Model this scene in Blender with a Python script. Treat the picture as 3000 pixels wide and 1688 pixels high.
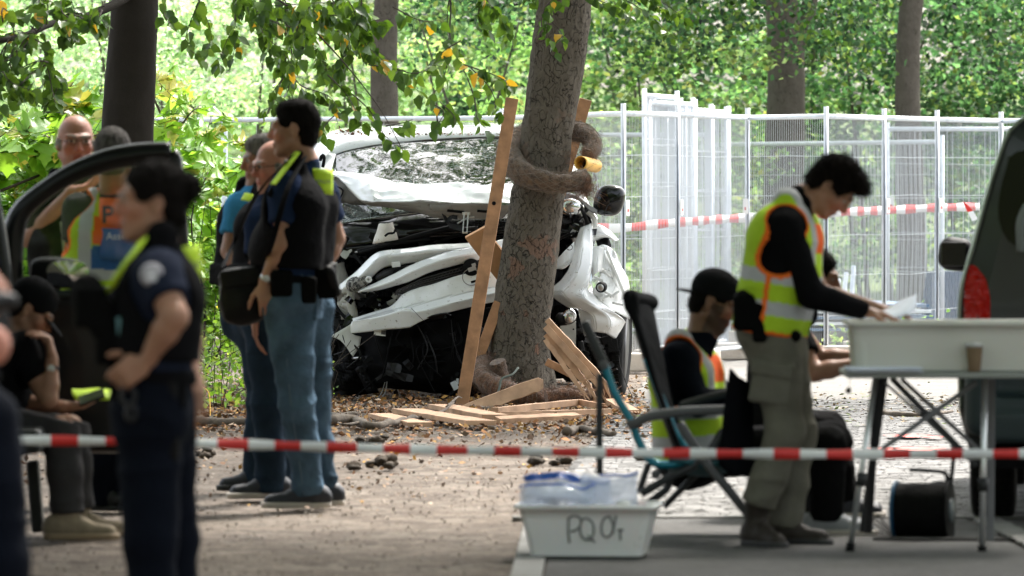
import bpy, math, random
import numpy as np
from mathutils import Vector, Matrix, noise
V = Vector
R = math.radians
random.seed(7); rng = np.random.default_rng(11)
for o in list(bpy.data.objects): bpy.data.objects.remove(o)
SC = bpy.context.scene
COL = SC.collection
# ---------------------------------------------------------------- camera
F, HY, CH = 20000.0, 526.0, 1.49          # focal length in photo pixels, horizon row, camera height
cd = bpy.data.cameras.new('camera'); cam = bpy.data.objects.new('camera', cd); COL.objects.link(cam)
cd.sensor_width = 36; cd.lens = 36*F/3000
cam.location = (0, 0, CH); cam.rotation_euler = (R(90)-math.atan((844-HY)/F), 0, 0)
cd.clip_start = 1; cd.clip_end = 3000
cd.dof.use_dof = True; cd.dof.focus_distance = 46.2; cd.dof.aperture_fstop = (cd.lens/1000)/0.046
cd.dof.aperture_blades = 9
SC.camera = cam
# ---------------------------------------------------------------- sky, sun, exposure
SUN_EL, SUN_AZ = 55, 28                     # azimuth measured from +Y (view direction) towards +X
w = bpy.data.worlds.new('World'); SC.world = w; w.use_nodes = True
nt = w.node_tree; bg = nt.nodes['Background']
sky = nt.nodes.new('ShaderNodeTexSky'); sky.sky_type = 'NISHITA'; sky.sun_disc = False
sky.sun_elevation = R(SUN_EL); sky.sun_rotation = R(SUN_AZ); sky.dust_density = 4; sky.air_density = 1.2; sky.ozone_density = 1
hs = nt.nodes.new('ShaderNodeHueSaturation'); hs.inputs['Saturation'].default_value = 0.38
nt.links.new(sky.outputs[0], hs.inputs['Color']); nt.links.new(hs.outputs[0], bg.inputs['Color'])
bg.inputs['Strength'].default_value = 0.15
sd = bpy.data.lights.new('sun', 'SUN'); sd.energy = 3.2; sd.angle = R(9); sd.color = (1, .955, .88)
sun = bpy.data.objects.new('sun', sd); COL.objects.link(sun)
dirv = V((math.sin(R(SUN_AZ))*math.cos(R(SUN_EL)), math.cos(R(SUN_AZ))*math.cos(R(SUN_EL)), math.sin(R(SUN_EL))))
sun.rotation_euler = dirv.to_track_quat('Z', 'Y').to_euler(); sun.location = (0, 60, 30)
SC.view_settings.view_transform = 'Standard'; SC.view_settings.look = 'None'
SC.view_settings.gamma = 1; SC.view_settings.use_curve_mapping = False
SC.view_settings.exposure = 1.9
SC.cycles.max_bounces = 8; SC.cycles.transparent_max_bounces = 24; SC.cycles.use_denoising = True
SC.cycles.sample_clamp_indirect = 6

# ---------------------------------------------------------------- helpers
def Q(px, py, s, d=0.0):                    # a place seen at (px, py) where one metre is s pixels long, d metres further away
    Y = F/s + d
    return V(((px-1500)/F*Y, Y, CH-(py-HY)/F*Y))
def G(px, py, dz=0.0):                      # the same on the ground
    s = (py-HY)/CH; p = Q(px, py, s); p.z = dz; return p
def curve(pts, n, closed=False):            # Catmull-Rom resample
    P = [V(p) for p in pts]
    if len(P) == 2: return [P[0].lerp(P[1], i/(n-1)) for i in range(n)]
    if closed: E = [P[-1]]+P+[P[0], P[1]]
    else: E = [P[0]*2-P[1]]+P+[P[-1]*2-P[-2]]
    dense = []
    m = len(E)-3
    for i in range(m):
        a, b, c, d = E[i:i+4]
        for k in range(12):
            t = k/12
            dense.append(.5*((2*b)+(c-a)*t+(2*a-5*b+4*c-d)*t*t+(3*b-a-3*c+d)*t**3))
    dense.append(E[-2].copy())
    L = [0]
    for i in range(1, len(dense)): L.append(L[-1]+(dense[i]-dense[i-1]).length)
    out = []; j = 0
    N = n+1 if closed else n
    for i in range(N):
        t = L[-1]*i/(N-1)
        while j < len(L)-2 and L[j+1] < t: j += 1
        u = (t-L[j])/max(L[j+1]-L[j], 1e-9)
        out.append(dense[j].lerp(dense[j+1], min(max(u, 0), 1)))
    return out[:-1] if closed else out
def lin(pts, n):                            # straight-segment resample (keeps corners)
    P = [V(p) for p in pts]; L = [0]
    for i in range(1, len(P)): L.append(L[-1]+(P[i]-P[i-1]).length)
    out = []; j = 0
    for i in range(n):
        t = L[-1]*i/(n-1)
        while j < len(L)-2 and L[j+1] < t: j += 1
        out.append(P[j].lerp(P[j+1], min(max((t-L[j])/max(L[j+1]-L[j], 1e-9), 0), 1)))
    return out

class MB:                                   # collects geometry that becomes ONE mesh
    def __init__(s): s.v = []; s.f = []; s.m = []; s.c = []
    def add(s, v, f, m=0, c=None):
        o = len(s.v); s.v += [tuple(p) for p in v]; s.f += [tuple(i+o for i in q) for q in f]; s.m += [m]*len(f)
        s.c += [c or (1, 1, 1)]*len(v)
        return s
    def tube(s, pts, r, n=8, m=0, cap=True, c=None, closed=False):
        P = [V(p) for p in pts]; k = len(P)
        rr = r if isinstance(r, (list, tuple)) else [r]*k
        vs = []; fs = []; N = None
        for i in range(k):
            if closed: t = P[(i+1) % k]-P[i-1]
            else: t = P[min(i+1, k-1)]-P[max(i-1, 0)]
            if t.length < 1e-9: t = V((0, 0, 1))
            t.normalize()
            if N is None:
                N = t.orthogonal().normalized()
            else:
                N = (N-t*N.dot(t))
                N = N.normalized() if N.length > 1e-6 else t.orthogonal().normalized()
            B = t.cross(N)
            for j in range(n):
                a = 2*math.pi*j/n
                vs.append(P[i]+(N*math.cos(a)+B*math.sin(a))*rr[i])
        for i in range(k if closed else k-1):
            for j in range(n):
                i2 = (i+1) % k
                fs.append((i*n+j, i*n+(j+1) % n, i2*n+(j+1) % n, i2*n+j))
        if cap and not closed:
            fs.append(tuple(range(n-1, -1, -1))); fs.append(tuple((k-1)*n+j for j in range(n)))
        return s.add(vs, fs, m, c)
    def box(s, c, h, X=None, Y=None, m=0, col=None, jit=0):
        X = V(X).normalized() if X else V((1, 0, 0))
        Y = V(Y) if Y else V((0, 1, 0))
        Y = (Y-X*Y.dot(X)).normalized(); Z = X.cross(Y); c = V(c)
        vs = [c+X*h[0]*a+Y*h[1]*b+Z*h[2]*d+V((random.uniform(-jit, jit), random.uniform(-jit, jit), random.uniform(-jit, jit))) for a in (-1, 1) for b in (-1, 1) for d in (-1, 1)]
        return s.add(vs, [(0, 1, 3, 2), (4, 6, 7, 5), (0, 4, 5, 1), (2, 3, 7, 6), (0, 2, 6, 4), (1, 5, 7, 3)], m, col)
    def beam(s, a, b, w, t, side=None, m=0, c=None, taper=1.0, n=1, jit=0):   # a bar from a to b: w wide along side, t thick
        a = V(a); b = V(b); D = (b-a)
        S = V(side) if side else V((1, 0, 0)); Dn = D.normalized(); S = (S-Dn*S.dot(Dn)).normalized(); T = Dn.cross(S)
        vs = []; fs = []
        for i in range(n+1):
            u = i/n; k = 1+(taper-1)*u; p = a+D*u
            for x, y in ((-1, -1), (1, -1), (1, 1), (-1, 1)):
                j = V([random.uniform(-jit, jit) for _ in range(3)])
                vs.append(p+S*x*w/2*k+T*y*t/2*k+j)
        for i in range(n):
            for j in range(4): fs.append((i*4+j, i*4+(j+1) % 4, i*4+4+(j+1) % 4, i*4+4+j))
        fs += [(3, 2, 1, 0), tuple(n*4+j for j in range(4))]
        return s.add(vs, fs, m, c)
    def grid(s, G_, m=0, c=None, flip=False):            # G_: list of rows of points
        nu = len(G_[0]); vs = [p for r in G_ for p in r]; fs = []
        for i in range(len(G_)-1):
            for j in range(nu-1):
                q = (i*nu+j, i*nu+j+1, i*nu+nu+j+1, i*nu+nu+j)
                fs.append(q[::-1] if flip else q)
        return s.add(vs, fs, m, c)
    def lathe(s, c, prof, axis=(0, 0, 1), n=20, m=0, col=None):   # prof: (radius, height) pairs
        A = V(axis).normalized(); N = A.orthogonal().normalized(); B = A.cross(N); vs = []; fs = []; c = V(c)
        for r, h in prof:
            for j in range(n):
                a = 2*math.pi*j/n; vs.append(c+A*h+(N*math.cos(a)+B*math.sin(a))*max(r, 1e-4))
        for i in range(len(prof)-1):
            for j in range(n): fs.append((i*n+j, i*n+(j+1) % n, i*n+n+(j+1) % n, i*n+n+j))
        fs += [tuple(range(n-1, -1, -1)), tuple((len(prof)-1)*n+j for j in range(n))]
        return s.add(vs, fs, m, col)
def link(o, parent=None, label=None, cat=None, group=None, kind=None):
    COL.objects.link(o)
    if parent is not None: o.parent = parent
    if label: o['label'] = label
    if cat: o['category'] = cat
    if group: o['group'] = group
    if kind: o['kind'] = kind
    return o
def rootof(parent):
    p = V((0, 0, 0))
    while parent is not None: p += parent.location; parent = parent.parent
    return p
def mesh(name, v, f, mats, parent=None, smooth=False, midx=None, cols=None, **tags):
    off = rootof(parent)
    me = bpy.data.meshes.new(name)
    if isinstance(v, np.ndarray):
        vv = (v-np.array(off)).astype(np.float32); f = np.asarray(f)
        me.vertices.add(len(vv)); me.vertices.foreach_set('co', vv.ravel())
        k = f.shape[1]; me.loops.add(f.size); me.loops.foreach_set('vertex_index', f.ravel().astype(np.int32))
        me.polygons.add(len(f)); me.polygons.foreach_set('loop_start', np.arange(0, f.size, k, dtype=np.int32))
        me.update(calc_edges=True)
    else:
        me.from_pydata([tuple(V(p)-off) for p in v], [], f)
    if not isinstance(mats, (list, tuple)): mats = [mats]
    for m in mats: me.materials.append(m)
    if midx is not None: me.polygons.foreach_set('material_index', np.asarray(midx, dtype=np.int32))
    if smooth: me.polygons.foreach_set('use_smooth', np.ones(len(me.polygons), dtype=bool))
    if cols is not None:
        ca = me.color_attributes.new('Col', 'FLOAT_COLOR', 'POINT'); c = np.ones((len(me.vertices), 4), dtype=np.float32)
        c[:, :3] = np.asarray(cols, dtype=np.float32); ca.data.foreach_set('color', c.ravel())
    me.update()
    return link(bpy.data.objects.new(name, me), parent, **tags)
def fin(mb, name, mats, parent=None, smooth=False, bevel=0, solid=0, vc=False, sub=0, **tags):
    o = mesh(name, mb.v, mb.f, mats, parent, smooth, mb.m, mb.c if vc else None, **tags)
    if sub: m = o.modifiers.new('s', 'SUBSURF'); m.levels = sub; m.render_levels = sub
    if solid: m = o.modifiers.new('t', 'SOLIDIFY'); m.thickness = solid; m.offset = 0
    if bevel: m = o.modifiers.new('b', 'BEVEL'); m.width = bevel; m.segments = 2; m.limit_method = 'ANGLE'; m.angle_limit = R(35)
    return o
def thing(name, label, cat, loc=(0, 0, 0), group=None):
    o = bpy.data.objects.new(name, None); o.location = loc; o.empty_display_size = .1
    return link(o, None, label, cat, group)
def crump(rows, amp, fr, seed=0, ax=(0.3, 1, .5), ridge=.8):
    out = []
    for r in rows:
        q = []
        for p in r:
            n1 = noise.noise_vector(V(p)*fr+V((seed, seed*2.1, -seed))); n2 = noise.noise_vector(V(p)*fr*2.7+V((seed, 5, 1)))
            k = 1-4*abs(noise.noise(V(p)*fr*.9+V((seed*3, 1, seed)))); k2 = 1-4*abs(noise.noise(V(p)*fr*2.1+V((7, seed*2, 3))))
            q.append(V(p)+V(((n1.x+n2.x*.3)*ax[0], (n1.y+n2.y*.3)*ax[1]-(k+.4*k2)*ridge, (n1.z+n2.z*.3)*ax[2]+.3*k*ridge))*amp)
        out.append(q)
    return out
def loft(curves, nu, nv, straight=False, cross='c'):   # surface through rows of points
    rs = [(lin if straight else curve)(c, nu) for c in curves]
    cols_ = [(curve if cross == 'c' else lin)([r[j] for r in rs], nv) for j in range(nu)]
    return [[cols_[j][i] for j in range(nu)] for i in range(nv)]
# ---------------------------------------------------------------- materials
MATS = {}
def mat(name, col=(.5, .5, .5), rough=.6, metal=0, var=0, vs=8, bump=0, bs=40, bd=.01, coat=0, vcol=False, dirt=None, ds=30, dth=.62, spec=.5, trans=0, alpha=1, sss=0, stretch=None, rand=0, ior=1.45, sheen=0):
    if name in MATS: return MATS[name]
    m = bpy.data.materials.new(name); m.use_nodes = True; MATS[name] = m
    N = m.node_tree.nodes; L = m.node_tree.links; b = N['Principled BSDF']
    b.inputs['Roughness'].default_value = rough; b.inputs['Metallic'].default_value = metal
    b.inputs['Specular IOR Level'].default_value = spec; b.inputs['IOR'].default_value = ior
    b.inputs['Coat Weight'].default_value = coat; b.inputs['Coat Roughness'].default_value = .06
    b.inputs['Transmission Weight'].default_value = trans; b.inputs['Alpha'].default_value = alpha
    b.inputs['Sheen Weight'].default_value = sheen
    if sss: b.inputs['Subsurface Weight'].default_value = sss; b.inputs['Subsurface Scale'].default_value = .01; b.inputs['Subsurface Radius'].default_value = (1, .35, .2)
    tc = N.new('ShaderNodeTexCoord'); mp = N.new('ShaderNodeMapping'); L.new(tc.outputs['Object'], mp.inputs[0])
    if stretch: mp.inputs['Scale'].default_value = stretch
    if vcol:
        a = N.new('ShaderNodeVertexColor'); a.layer_name = 'Col'; src = a.outputs['Color']
    else:
        a = N.new('ShaderNodeRGB'); a.outputs[0].default_value = (*col, 1); src = a.outputs[0]
    def mult(src, fac_out, lo, hi):
        mr = N.new('ShaderNodeMapRange'); L.new(fac_out, mr.inputs[0]); mr.inputs[1].default_value = .3; mr.inputs[2].default_value = .7
        mr.inputs[3].default_value = lo; mr.inputs[4].default_value = hi
        x = N.new('ShaderNodeVectorMath'); x.operation = 'SCALE'; L.new(src, x.inputs[0]); L.new(mr.outputs[0], x.inputs['Scale']); return x.outputs[0]
    if var:
        n = N.new('ShaderNodeTexNoise'); n.inputs['Scale'].default_value = vs; n.inputs['Detail'].default_value = 6; L.new(mp.outputs[0], n.inputs['Vector'])
        src = mult(src, n.outputs[0], 1-var, 1+var)
    if rand:
        oi = N.new('ShaderNodeObjectInfo'); mr = N.new('ShaderNodeMapRange'); L.new(oi.outputs['Random'], mr.inputs[0]); mr.inputs[3].default_value = 1-rand; mr.inputs[4].default_value = 1+rand
        x = N.new('ShaderNodeVectorMath'); x.operation = 'SCALE'; L.new(src, x.inputs[0]); L.new(mr.outputs[0], x.inputs['Scale']); src = x.outputs[0]
    if dirt:
        n = N.new('ShaderNodeTexNoise'); n.inputs['Scale'].default_value = ds; n.inputs['Detail'].default_value = 8; n.inputs['Roughness'].default_value = .7; L.new(mp.outputs[0], n.inputs['Vector'])
        mr = N.new('ShaderNodeMapRange'); L.new(n.outputs[0], mr.inputs[0]); mr.inputs[1].default_value = dth; mr.inputs[2].default_value = dth+.08
        mx = N.new('ShaderNodeMix'); mx.data_type = 'RGBA'; L.new(mr.outputs[0], mx.inputs[0]); L.new(src, mx.inputs[6]); mx.inputs[7].default_value = (*dirt, 1); src = mx.outputs[2]
    L.new(src, b.inputs['Base Color'])
    if bump:
        n = N.new('ShaderNodeTexNoise'); n.inputs['Scale'].default_value = bs; n.inputs['Detail'].default_value = 5; L.new(mp.outputs[0], n.inputs['Vector'])
        bu = N.new('ShaderNodeBump'); bu.inputs['Strength'].default_value = bump; bu.inputs['Distance'].default_value = bd
        L.new(n.outputs[0], bu.inputs['Height']); L.new(bu.outputs[0], b.inputs['Normal'])
    return m
def leafmat(name, col=None, tr=.45, rough=.45, hvar=.0, tcol=None, cols=None):   # leaves: reflect and let light through; per-object or per-vertex colour
    if name in MATS: return MATS[name]
    m = bpy.data.materials.new(name); m.use_nodes = True; MATS[name] = m
    N = m.node_tree.nodes; L = m.node_tree.links; b = N['Principled BSDF']; out = N['Material Output']
    b.inputs['Roughness'].default_value = rough; b.inputs['Specular IOR Level'].default_value = .4
    if cols:
        oi = N.new('ShaderNodeObjectInfo'); cr = N.new('ShaderNodeValToRGB'); L.new(oi.outputs['Random'], cr.inputs[0]); cr.color_ramp.interpolation = 'CONSTANT'
        for i, (p, c) in enumerate(cols):
            e = cr.color_ramp.elements[i] if i < 2 else cr.color_ramp.elements.new(p)
            e.position = p; e.color = (*c, 1)
        src = cr.outputs[0]
    else:
        a = N.new('ShaderNodeVertexColor'); a.layer_name = 'Col'; src = a.outputs['Color']
    L.new(src, b.inputs['Base Color'])
    t = N.new('ShaderNodeBsdfTranslucent'); x = N.new('ShaderNodeVectorMath'); x.operation = 'MULTIPLY'; L.new(src, x.inputs[0]); x.inputs[1].default_value = tcol or (1.9, 1.7, .8)
    L.new(x.outputs[0], t.inputs[0]); mx = N.new('ShaderNodeMixShader'); mx.inputs[0].default_value = tr
    L.new(b.outputs[0], mx.inputs[1]); L.new(t.outputs[0], mx.inputs[2]); L.new(mx.outputs[0], out.inputs[0])
    return m
white_paint = mat('white_paint', (.82, .84, .84), .2, coat=1, dirt=(.2, .16, .12), ds=38, dth=.61, var=.06, vs=3, bump=.12, bs=7, bd=.02)
white_plastic = mat('white_plastic', (.7, .71, .69), .4, dirt=(.16, .13, .1), ds=70, dth=.64, var=.05)
black_plastic = mat('black_plastic', (.004, .004, .0045), .6, spec=.15, var=.4, vs=6, bump=.3, bs=30)
black_gloss = mat('black_gloss', (.003, .003, .0035), .12, coat=.25, spec=.35, dirt=(.3, .3, .28), ds=90, dth=.69)
dark_metal = mat('dark_metal', (.03, .03, .032), .5, metal=.6, var=.5, vs=9)
steel = mat('steel', (.45, .45, .44), .32, metal=.9, var=.2, vs=12)
galv = mat('galvanised_steel', (.72, .76, .8), .5, metal=.2, var=.12, vs=10)
galv_wire = mat('galvanised_wire', (.62, .65, .68), .55, metal=.2)
rubber = mat('rubber', (.008, .008, .008), .85, spec=.2, bump=.4, bs=80)
concrete = mat('concrete', (.42, .39, .35), .9, var=.2, vs=6, bump=.5, bs=60)
wood = mat('sawn_wood', (.38, .2, .1), .7, var=.3, vs=4, bump=.35, bs=14, bd=.006, stretch=(3, 3, 3), dirt=(.2, .1, .05), ds=5, dth=.66)
wood_pale = mat('fresh_wood', (.5, .31, .19), .75, var=.25, vs=9, bump=.4, bs=22, bd=.006, dirt=(.3, .16, .08), ds=8, dth=.66)
wood_dark = mat('weathered_wood', (.3, .15, .065), .7, var=.35, vs=6, bump=.3, bs=20)
def cloth(name, c, rough=.85, b=.5, bs=9, bd=.03, var=.15):
    if max(c) < .03: c = tuple(x*.38 for x in c)
    return mat(name, c, rough, var=var, vs=7, bump=b, bs=bs, bd=bd, spec=.05)
skinm = mat('skin', rough=.5, vcol=True, sss=.15, var=.08, vs=25, bump=.1, bs=90, bd=.003, spec=.35)
vcloth = mat('hi_vis_cloth', rough=.8, vcol=True, bump=.45, bs=11, bd=.03, spec=.2)
# ---------------------------------------------------------------- ground, road, terrain
def node_ground(name, cols, scales, bump, bs, extra=None):
    m = bpy.data.materials.new(name); m.use_nodes = True; N = m.node_tree.nodes; L = m.node_tree.links; b = N['Principled BSDF']; b.inputs['Roughness'].default_value = .92
    b.inputs['Specular IOR Level'].default_value = .25
    tc = N.new('ShaderNodeTexCoord'); prev = None
    rgb = N.new('ShaderNodeRGB'); rgb.outputs[0].default_value = (*cols[0], 1); prev = rgb.outputs[0]
    for c, (sc, lo, hi, fac) in zip(cols[1:], scales):
        n = N.new('ShaderNodeTexNoise'); n.inputs['Scale'].default_value = sc; n.inputs['Detail'].default_value = 7; n.inputs['Roughness'].default_value = .65
        L.new(tc.outputs['Object'], n.inputs['Vector']); mr = N.new('ShaderNodeMapRange'); L.new(n.outputs[0], mr.inputs[0]); mr.inputs[1].default_value = lo; mr.inputs[2].default_value = hi; mr.inputs[4].default_value = fac
        mx = N.new('ShaderNodeMix'); mx.data_type = 'RGBA'; L.new(mr.outputs[0], mx.inputs[0]); L.new(prev, mx.inputs[6]); mx.inputs[7].default_value = (*c, 1); prev = mx.outputs[2]
    L.new(prev, b.inputs['Base Color'])
    n = N.new('ShaderNodeTexNoise'); n.inputs['Scale'].default_value = bs; n.inputs['Detail'].default_value = 8; L.new(tc.outputs['Object'], n.inputs['Vector'])
    bu = N.new('ShaderNodeBump'); bu.inputs['Strength'].default_value = bump; bu.inputs['Distance'].default_value = .03; L.new(n.outputs[0], bu.inputs['Height']); L.new(bu.outputs[0], b.inputs['Normal'])
    return m
m_dirt = node_ground('packed_dirt', [(.115, .09, .07), (.06, .044, .033), (.165, .14, .115), (.035, .025, .018), (.24, .19, .15)], [(1.3, .4, .6, .9), (3.2, .48, .6, .7), (6, .52, .62, .8), (17, .57, .64, .75)], 1, 22)
m_sett = mat('paving_stone', (.185, .18, .174), .9, spec=.15, var=.15, vs=4, bump=.4, bs=60, bd=.006, rand=.1)
m_bed = node_ground('joint_sand', [(.165, .158, .147), (.12, .11, .095), (.19, .182, .17)], [(2, .45, .65, .5), (6, .5, .65, .5)], .5, 50)
m_slab = node_ground('worn_asphalt', [(.1, .097, .095), (.07, .066, .062), (.15, .143, .136)], [(1.5, .45, .6, .6), (18, .52, .66, .7)], .5, 70)
m_far = node_ground('green_ground', [(.1, .15, .04), (.05, .09, .02), (.2, .2, .08)], [(1, .4, .6, .8), (5, .5, .7, .5)], .8, 20)
# ground sheet: fine grid near, reaching the horizon
xs = np.unique(np.concatenate([np.linspace(-1500, -9, 14), np.linspace(-8, 8, 90), np.linspace(9, 1500, 14)]))
ys = np.unique(np.concatenate([np.linspace(-300, 15, 8), np.linspace(16, 60, 220), np.linspace(61, 76, 20), np.linspace(80, 2500, 20)]))
def gh(x, y):
    far = max(0, min(1, (y-66)/30)); 
    return 0.0
rows = []
for y in ys:
    r = []
    for x in xs:
        z = 0
        if abs(x) < 8 and 16 < y < 62 and x < (y-25.7)*.045-.2:
            z = (noise.noise(V((x*1.3, y*.8, 0)))*.014+noise.noise(V((x*5, y*4, 3)))*.008)-.008
        r.append(V((x, y, z-.006)))
    rows.append(r)
fin(MB().grid(rows), 'ground', m_dirt, smooth=True, kind='structure')
EDGE = lambda y: -0.13+(y-25.7)*.045
mb = MB(); mb.grid([[V((EDGE(y)+random.uniform(-.03, .03), y, .002)), V((4, y, .002)), V((9, y, .002)), V((60, y, .002))] for y in np.linspace(29.9, 64, 120)]); fin(mb, 'road', m_bed, kind='structure')
# stone setts of the road
pav = thing('stone_paving', 'pale road of small worn granite setts running between the dirt verge and the construction fence', 'paving', (2, 36, 0))
pav['kind'] = 'structure'
base = MB(); base.box((0, 0, 0), (.048, .048, .008)); 
protos = []
for k in range(6):
    q = MB(); jx = [random.uniform(-.005, .005) for _ in range(8)]
    top = [V((-.047+jx[0], -.047+jx[1], .007)), V((.047+jx[2], -.047+jx[3], .0075)), V((.047+jx[4], .047+jx[5], .007)), V((-.047+jx[6], .047+jx[7], .0065))]
    bot = [V((p.x*1.1, p.y*1.1, 0)) for p in top]
    q.add(bot+top, [(4, 5, 6, 7), (0, 1, 5, 4), (1, 2, 6, 5), (2, 3, 7, 6), (3, 0, 4, 7)]); protos.append(q)
pm = []
for q in protos:
    me = bpy.data.meshes.new('paving_stone'); me.from_pydata([tuple(p) for p in q.v], [], q.f); me.materials.append(m_sett); pm.append(me)
stuffv = MB(); cnt = 0; rowi = 0
y = 30.05
while y < 46:
    x = EDGE(y)+.05+(rowi % 2)*.04
    xmax = 1500/F*y+.5
    while x < min(xmax, 4.5):
        if random.random() > .015:
            k = random.randrange(6); a = random.uniform(-.12, .12)+random.choice((0, math.pi/2)); sx = random.uniform(.9, 1.08); z = random.uniform(-.003, .002)+.002
            if cnt < 300 and -.3 < x < 1500/F*y:
                o = bpy.data.objects.new('paving_stone', pm[k]); COL.objects.link(o); o.parent = pav
                o.location = V((x, y, z))-pav.location; o.rotation_euler = (random.uniform(-.03, .03), random.uniform(-.03, .03), a); o.scale = (sx, 1, 1); cnt += 1
            else:
                c, s_ = math.cos(a), math.sin(a)
                stuffv.add([V((x+p[0]*c*sx-p[1]*s_, y+p[0]*s_*sx+p[1]*c, z+p[2])) for p in protos[k].v], protos[k].f)
        x += random.uniform(.1, .112)
    y += .104; rowi += 1
fin(stuffv, 'paving_stones', m_sett, pav, kind='stuff')
# asphalt apron nearest the camera with stone edging
mb = MB(); mb.grid([[V((EDGE(y)+.13+(29.9-y)*.03, y, .006)), V((1.98+(29.9-y)*.03, y, .006))] for y in np.linspace(20, 29.85, 20)]); fin(mb, 'asphalt_strip', m_slab, kind='structure')
mb = MB(); mb.grid([[V((2.14+(29.9-y)*.03, y, .004)), V((12, y, .004))] for y in np.linspace(20, 29.85, 20)]); fin(mb, 'asphalt_strip', m_slab, kind='structure')
kerb = thing('kerb_edging', 'flush pale stone edging along the dirt side of the asphalt strip', 'kerb', (0, 26, 0)); kerb['kind'] = 'structure'
m_kerb = mat('kerb_stone', (.2, .195, .185), .85, var=.2, vs=5, bump=.4, bs=50, bd=.006, rand=.15)
y = 21.0
while y < 29.6:
    mb = MB(); mb.box((EDGE(y+.2)+.055+(29.9-y)*.03, y+.2, .004), (.06, .195, .012), Y=(.02, 1, 0)); fin(mb, 'kerb_stone', m_kerb, kerb, bevel=.004); y += .4
kerb2 = thing('kerb_edging', 'flush stone edging at the bottom right beneath the folding table leg', 'kerb', (2, 26, 0)); kerb2['kind'] = 'structure'
y = 21.0
while y < 29.6:
    mb = MB(); mb.box((2.06+(29.9-y)*.03, y+.2, .006), (.06, .195, .01), Y=(-.03, 1, 0)); fin(mb, 'kerb_stone', m_kerb, kerb2, bevel=.004); y += .4
mb = MB(); mb.box((2, 29.93, .004), (2.0, .05, .01)); fin(mb, 'kerb_stone', m_kerb, kerb, bevel=.004)
# bank behind the fences
rows = []
for yv in np.linspace(66, 130, 50):
    r = []
    for xv in np.linspace(-40, 40, 60):
        h = .0+(yv-66)*.05+noise.noise(V((xv*.25, yv*.2, 4)))*.5*min(1, (yv-66)/8)
        r.append(V((xv, yv, h)))
    rows.append(r)
fin(MB().grid(rows), 'terrain', m_far, smooth=True, kind='structure')

# ---------------------------------------------------------------- litter: dead leaves, crumbs and twigs on the dirt
def quads_leaves(P, size, cols, flat=0.0, up=None, aspect=.6, fold=.25, rngs=rng):
    n = len(P)
    a = rngs.normal(size=(n, 3)); 
    if flat: a[:, 2] *= (1-flat)
    a /= np.linalg.norm(a, axis=1)[:, None]
    b = rngs.normal(size=(n, 3)); 
    if flat: b[:, 2] *= (1-flat)
    b -= a*(a*b).sum(1)[:, None]; b /= np.linalg.norm(b, axis=1)[:, None]
    c = np.cross(a, b); s = size[:, None]
    tip = P+a*s*.5; bas = P-a*s*.5; l = P+b*s*aspect*.5+c*s*fold*.3; r = P-b*s*aspect*.5+c*s*fold*.3
    v = np.stack([bas, l, tip, r], 1).reshape(-1, 3); f = np.arange(n*4).reshape(n, 4)
    return v, f, np.repeat(cols, 4, axis=0)
def pick(cols, n, jit=.25, rngs=rng):
    c = np.array(cols)[rngs.integers(0, len(cols), n)]
    return np.clip(c*(1+rngs.normal(size=(n, 1))*jit), .004, .9)
m_litter = mat('litter', rough=.8, vcol=True)
n = 22000
Y = 52-rng.random(n)**1.0*22; X = (rng.random(n)*2-1)*Y*.083
keep = X < EDGE(Y)+rng.normal(size=n)*.15
dens = np.clip((Y-32)/11, .04, 1)*np.clip(1.15-(X+3)/4.6*.6, .3, 1.2); keep &= rng.random(n) < dens
P = np.stack([X, Y, rng.random(n)*.012+.004], 1)[keep]; k = len(P)
v, f, c = quads_leaves(P, rng.uniform(.014, .05, k), pick([(.26, .12, .045), (.17, .085, .04), (.34, .2, .09), (.15, .095, .06), (.5, .27, .05), (.26, .2, .14), (.1, .065, .045)], k), flat=.8)
mesh('fallen_leaves', v, f, m_litter, cols=c, kind='stuff', label='brown and yellow fallen leaves scattered over the dirt verge', cat='leaves')
n = 9000
Y = 30+rng.random(n)*22; X = (rng.random(n)*2-1)*Y*.083
P = np.stack([X, Y, rng.random(n)*.006+.003], 1); keep = (rng.random(n) < np.where(X < EDGE(Y), .8, .12)); P = P[keep]
v, f, c = quads_leaves(P, rng.uniform(.004, .02, len(P)), pick([(.13, .1, .075), (.26, .22, .18), (.09, .065, .045), (.2, .15, .11)], len(P), .2), flat=.7, aspect=.9)
mesh('gravel', v, f, m_litter, cols=c, kind='stuff', label='dark crumbs of soil and grit on the dirt verge', cat='gravel')
n = 6000
Y = rng.normal(43.5, 2.2, n); X = rng.uniform(-3.2, .9, n); keep = (Y > 38) & (Y < 49); P = np.stack([X, Y, rng.random(n)*.02+.004], 1)[keep]
v, f, c = quads_leaves(P, rng.uniform(.02, .06, len(P)), pick([(.3, .13, .045), (.22, .1, .04), (.42, .22, .06), (.12, .07, .04), (.3, .22, .15)], len(P)), flat=.6)
mesh('fallen_leaves', v, f, m_litter, cols=c, kind='stuff', label='orange brown dead leaves gathered in front of the crashed van and the tree', cat='leaves')
n = 9000
Y = 25+rng.random(n)*9; X = (rng.random(n)*2-1)*Y*.083; P = np.stack([X, Y, rng.random(n)*.006+.002], 1); P = P[X < EDGE(Y)-.02]
v, f, c = quads_leaves(P, rng.uniform(.005, .015, len(P)), pick([(.1, .08, .062), (.17, .145, .12), (.085, .066, .05), (.2, .17, .14), (.13, .105, .082)], len(P), .15), flat=.8, aspect=.9)
mesh('gravel', v, f, m_litter, cols=c, kind='stuff', label='grit and small stones on the dirt nearest the viewer', cat='gravel')
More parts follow.
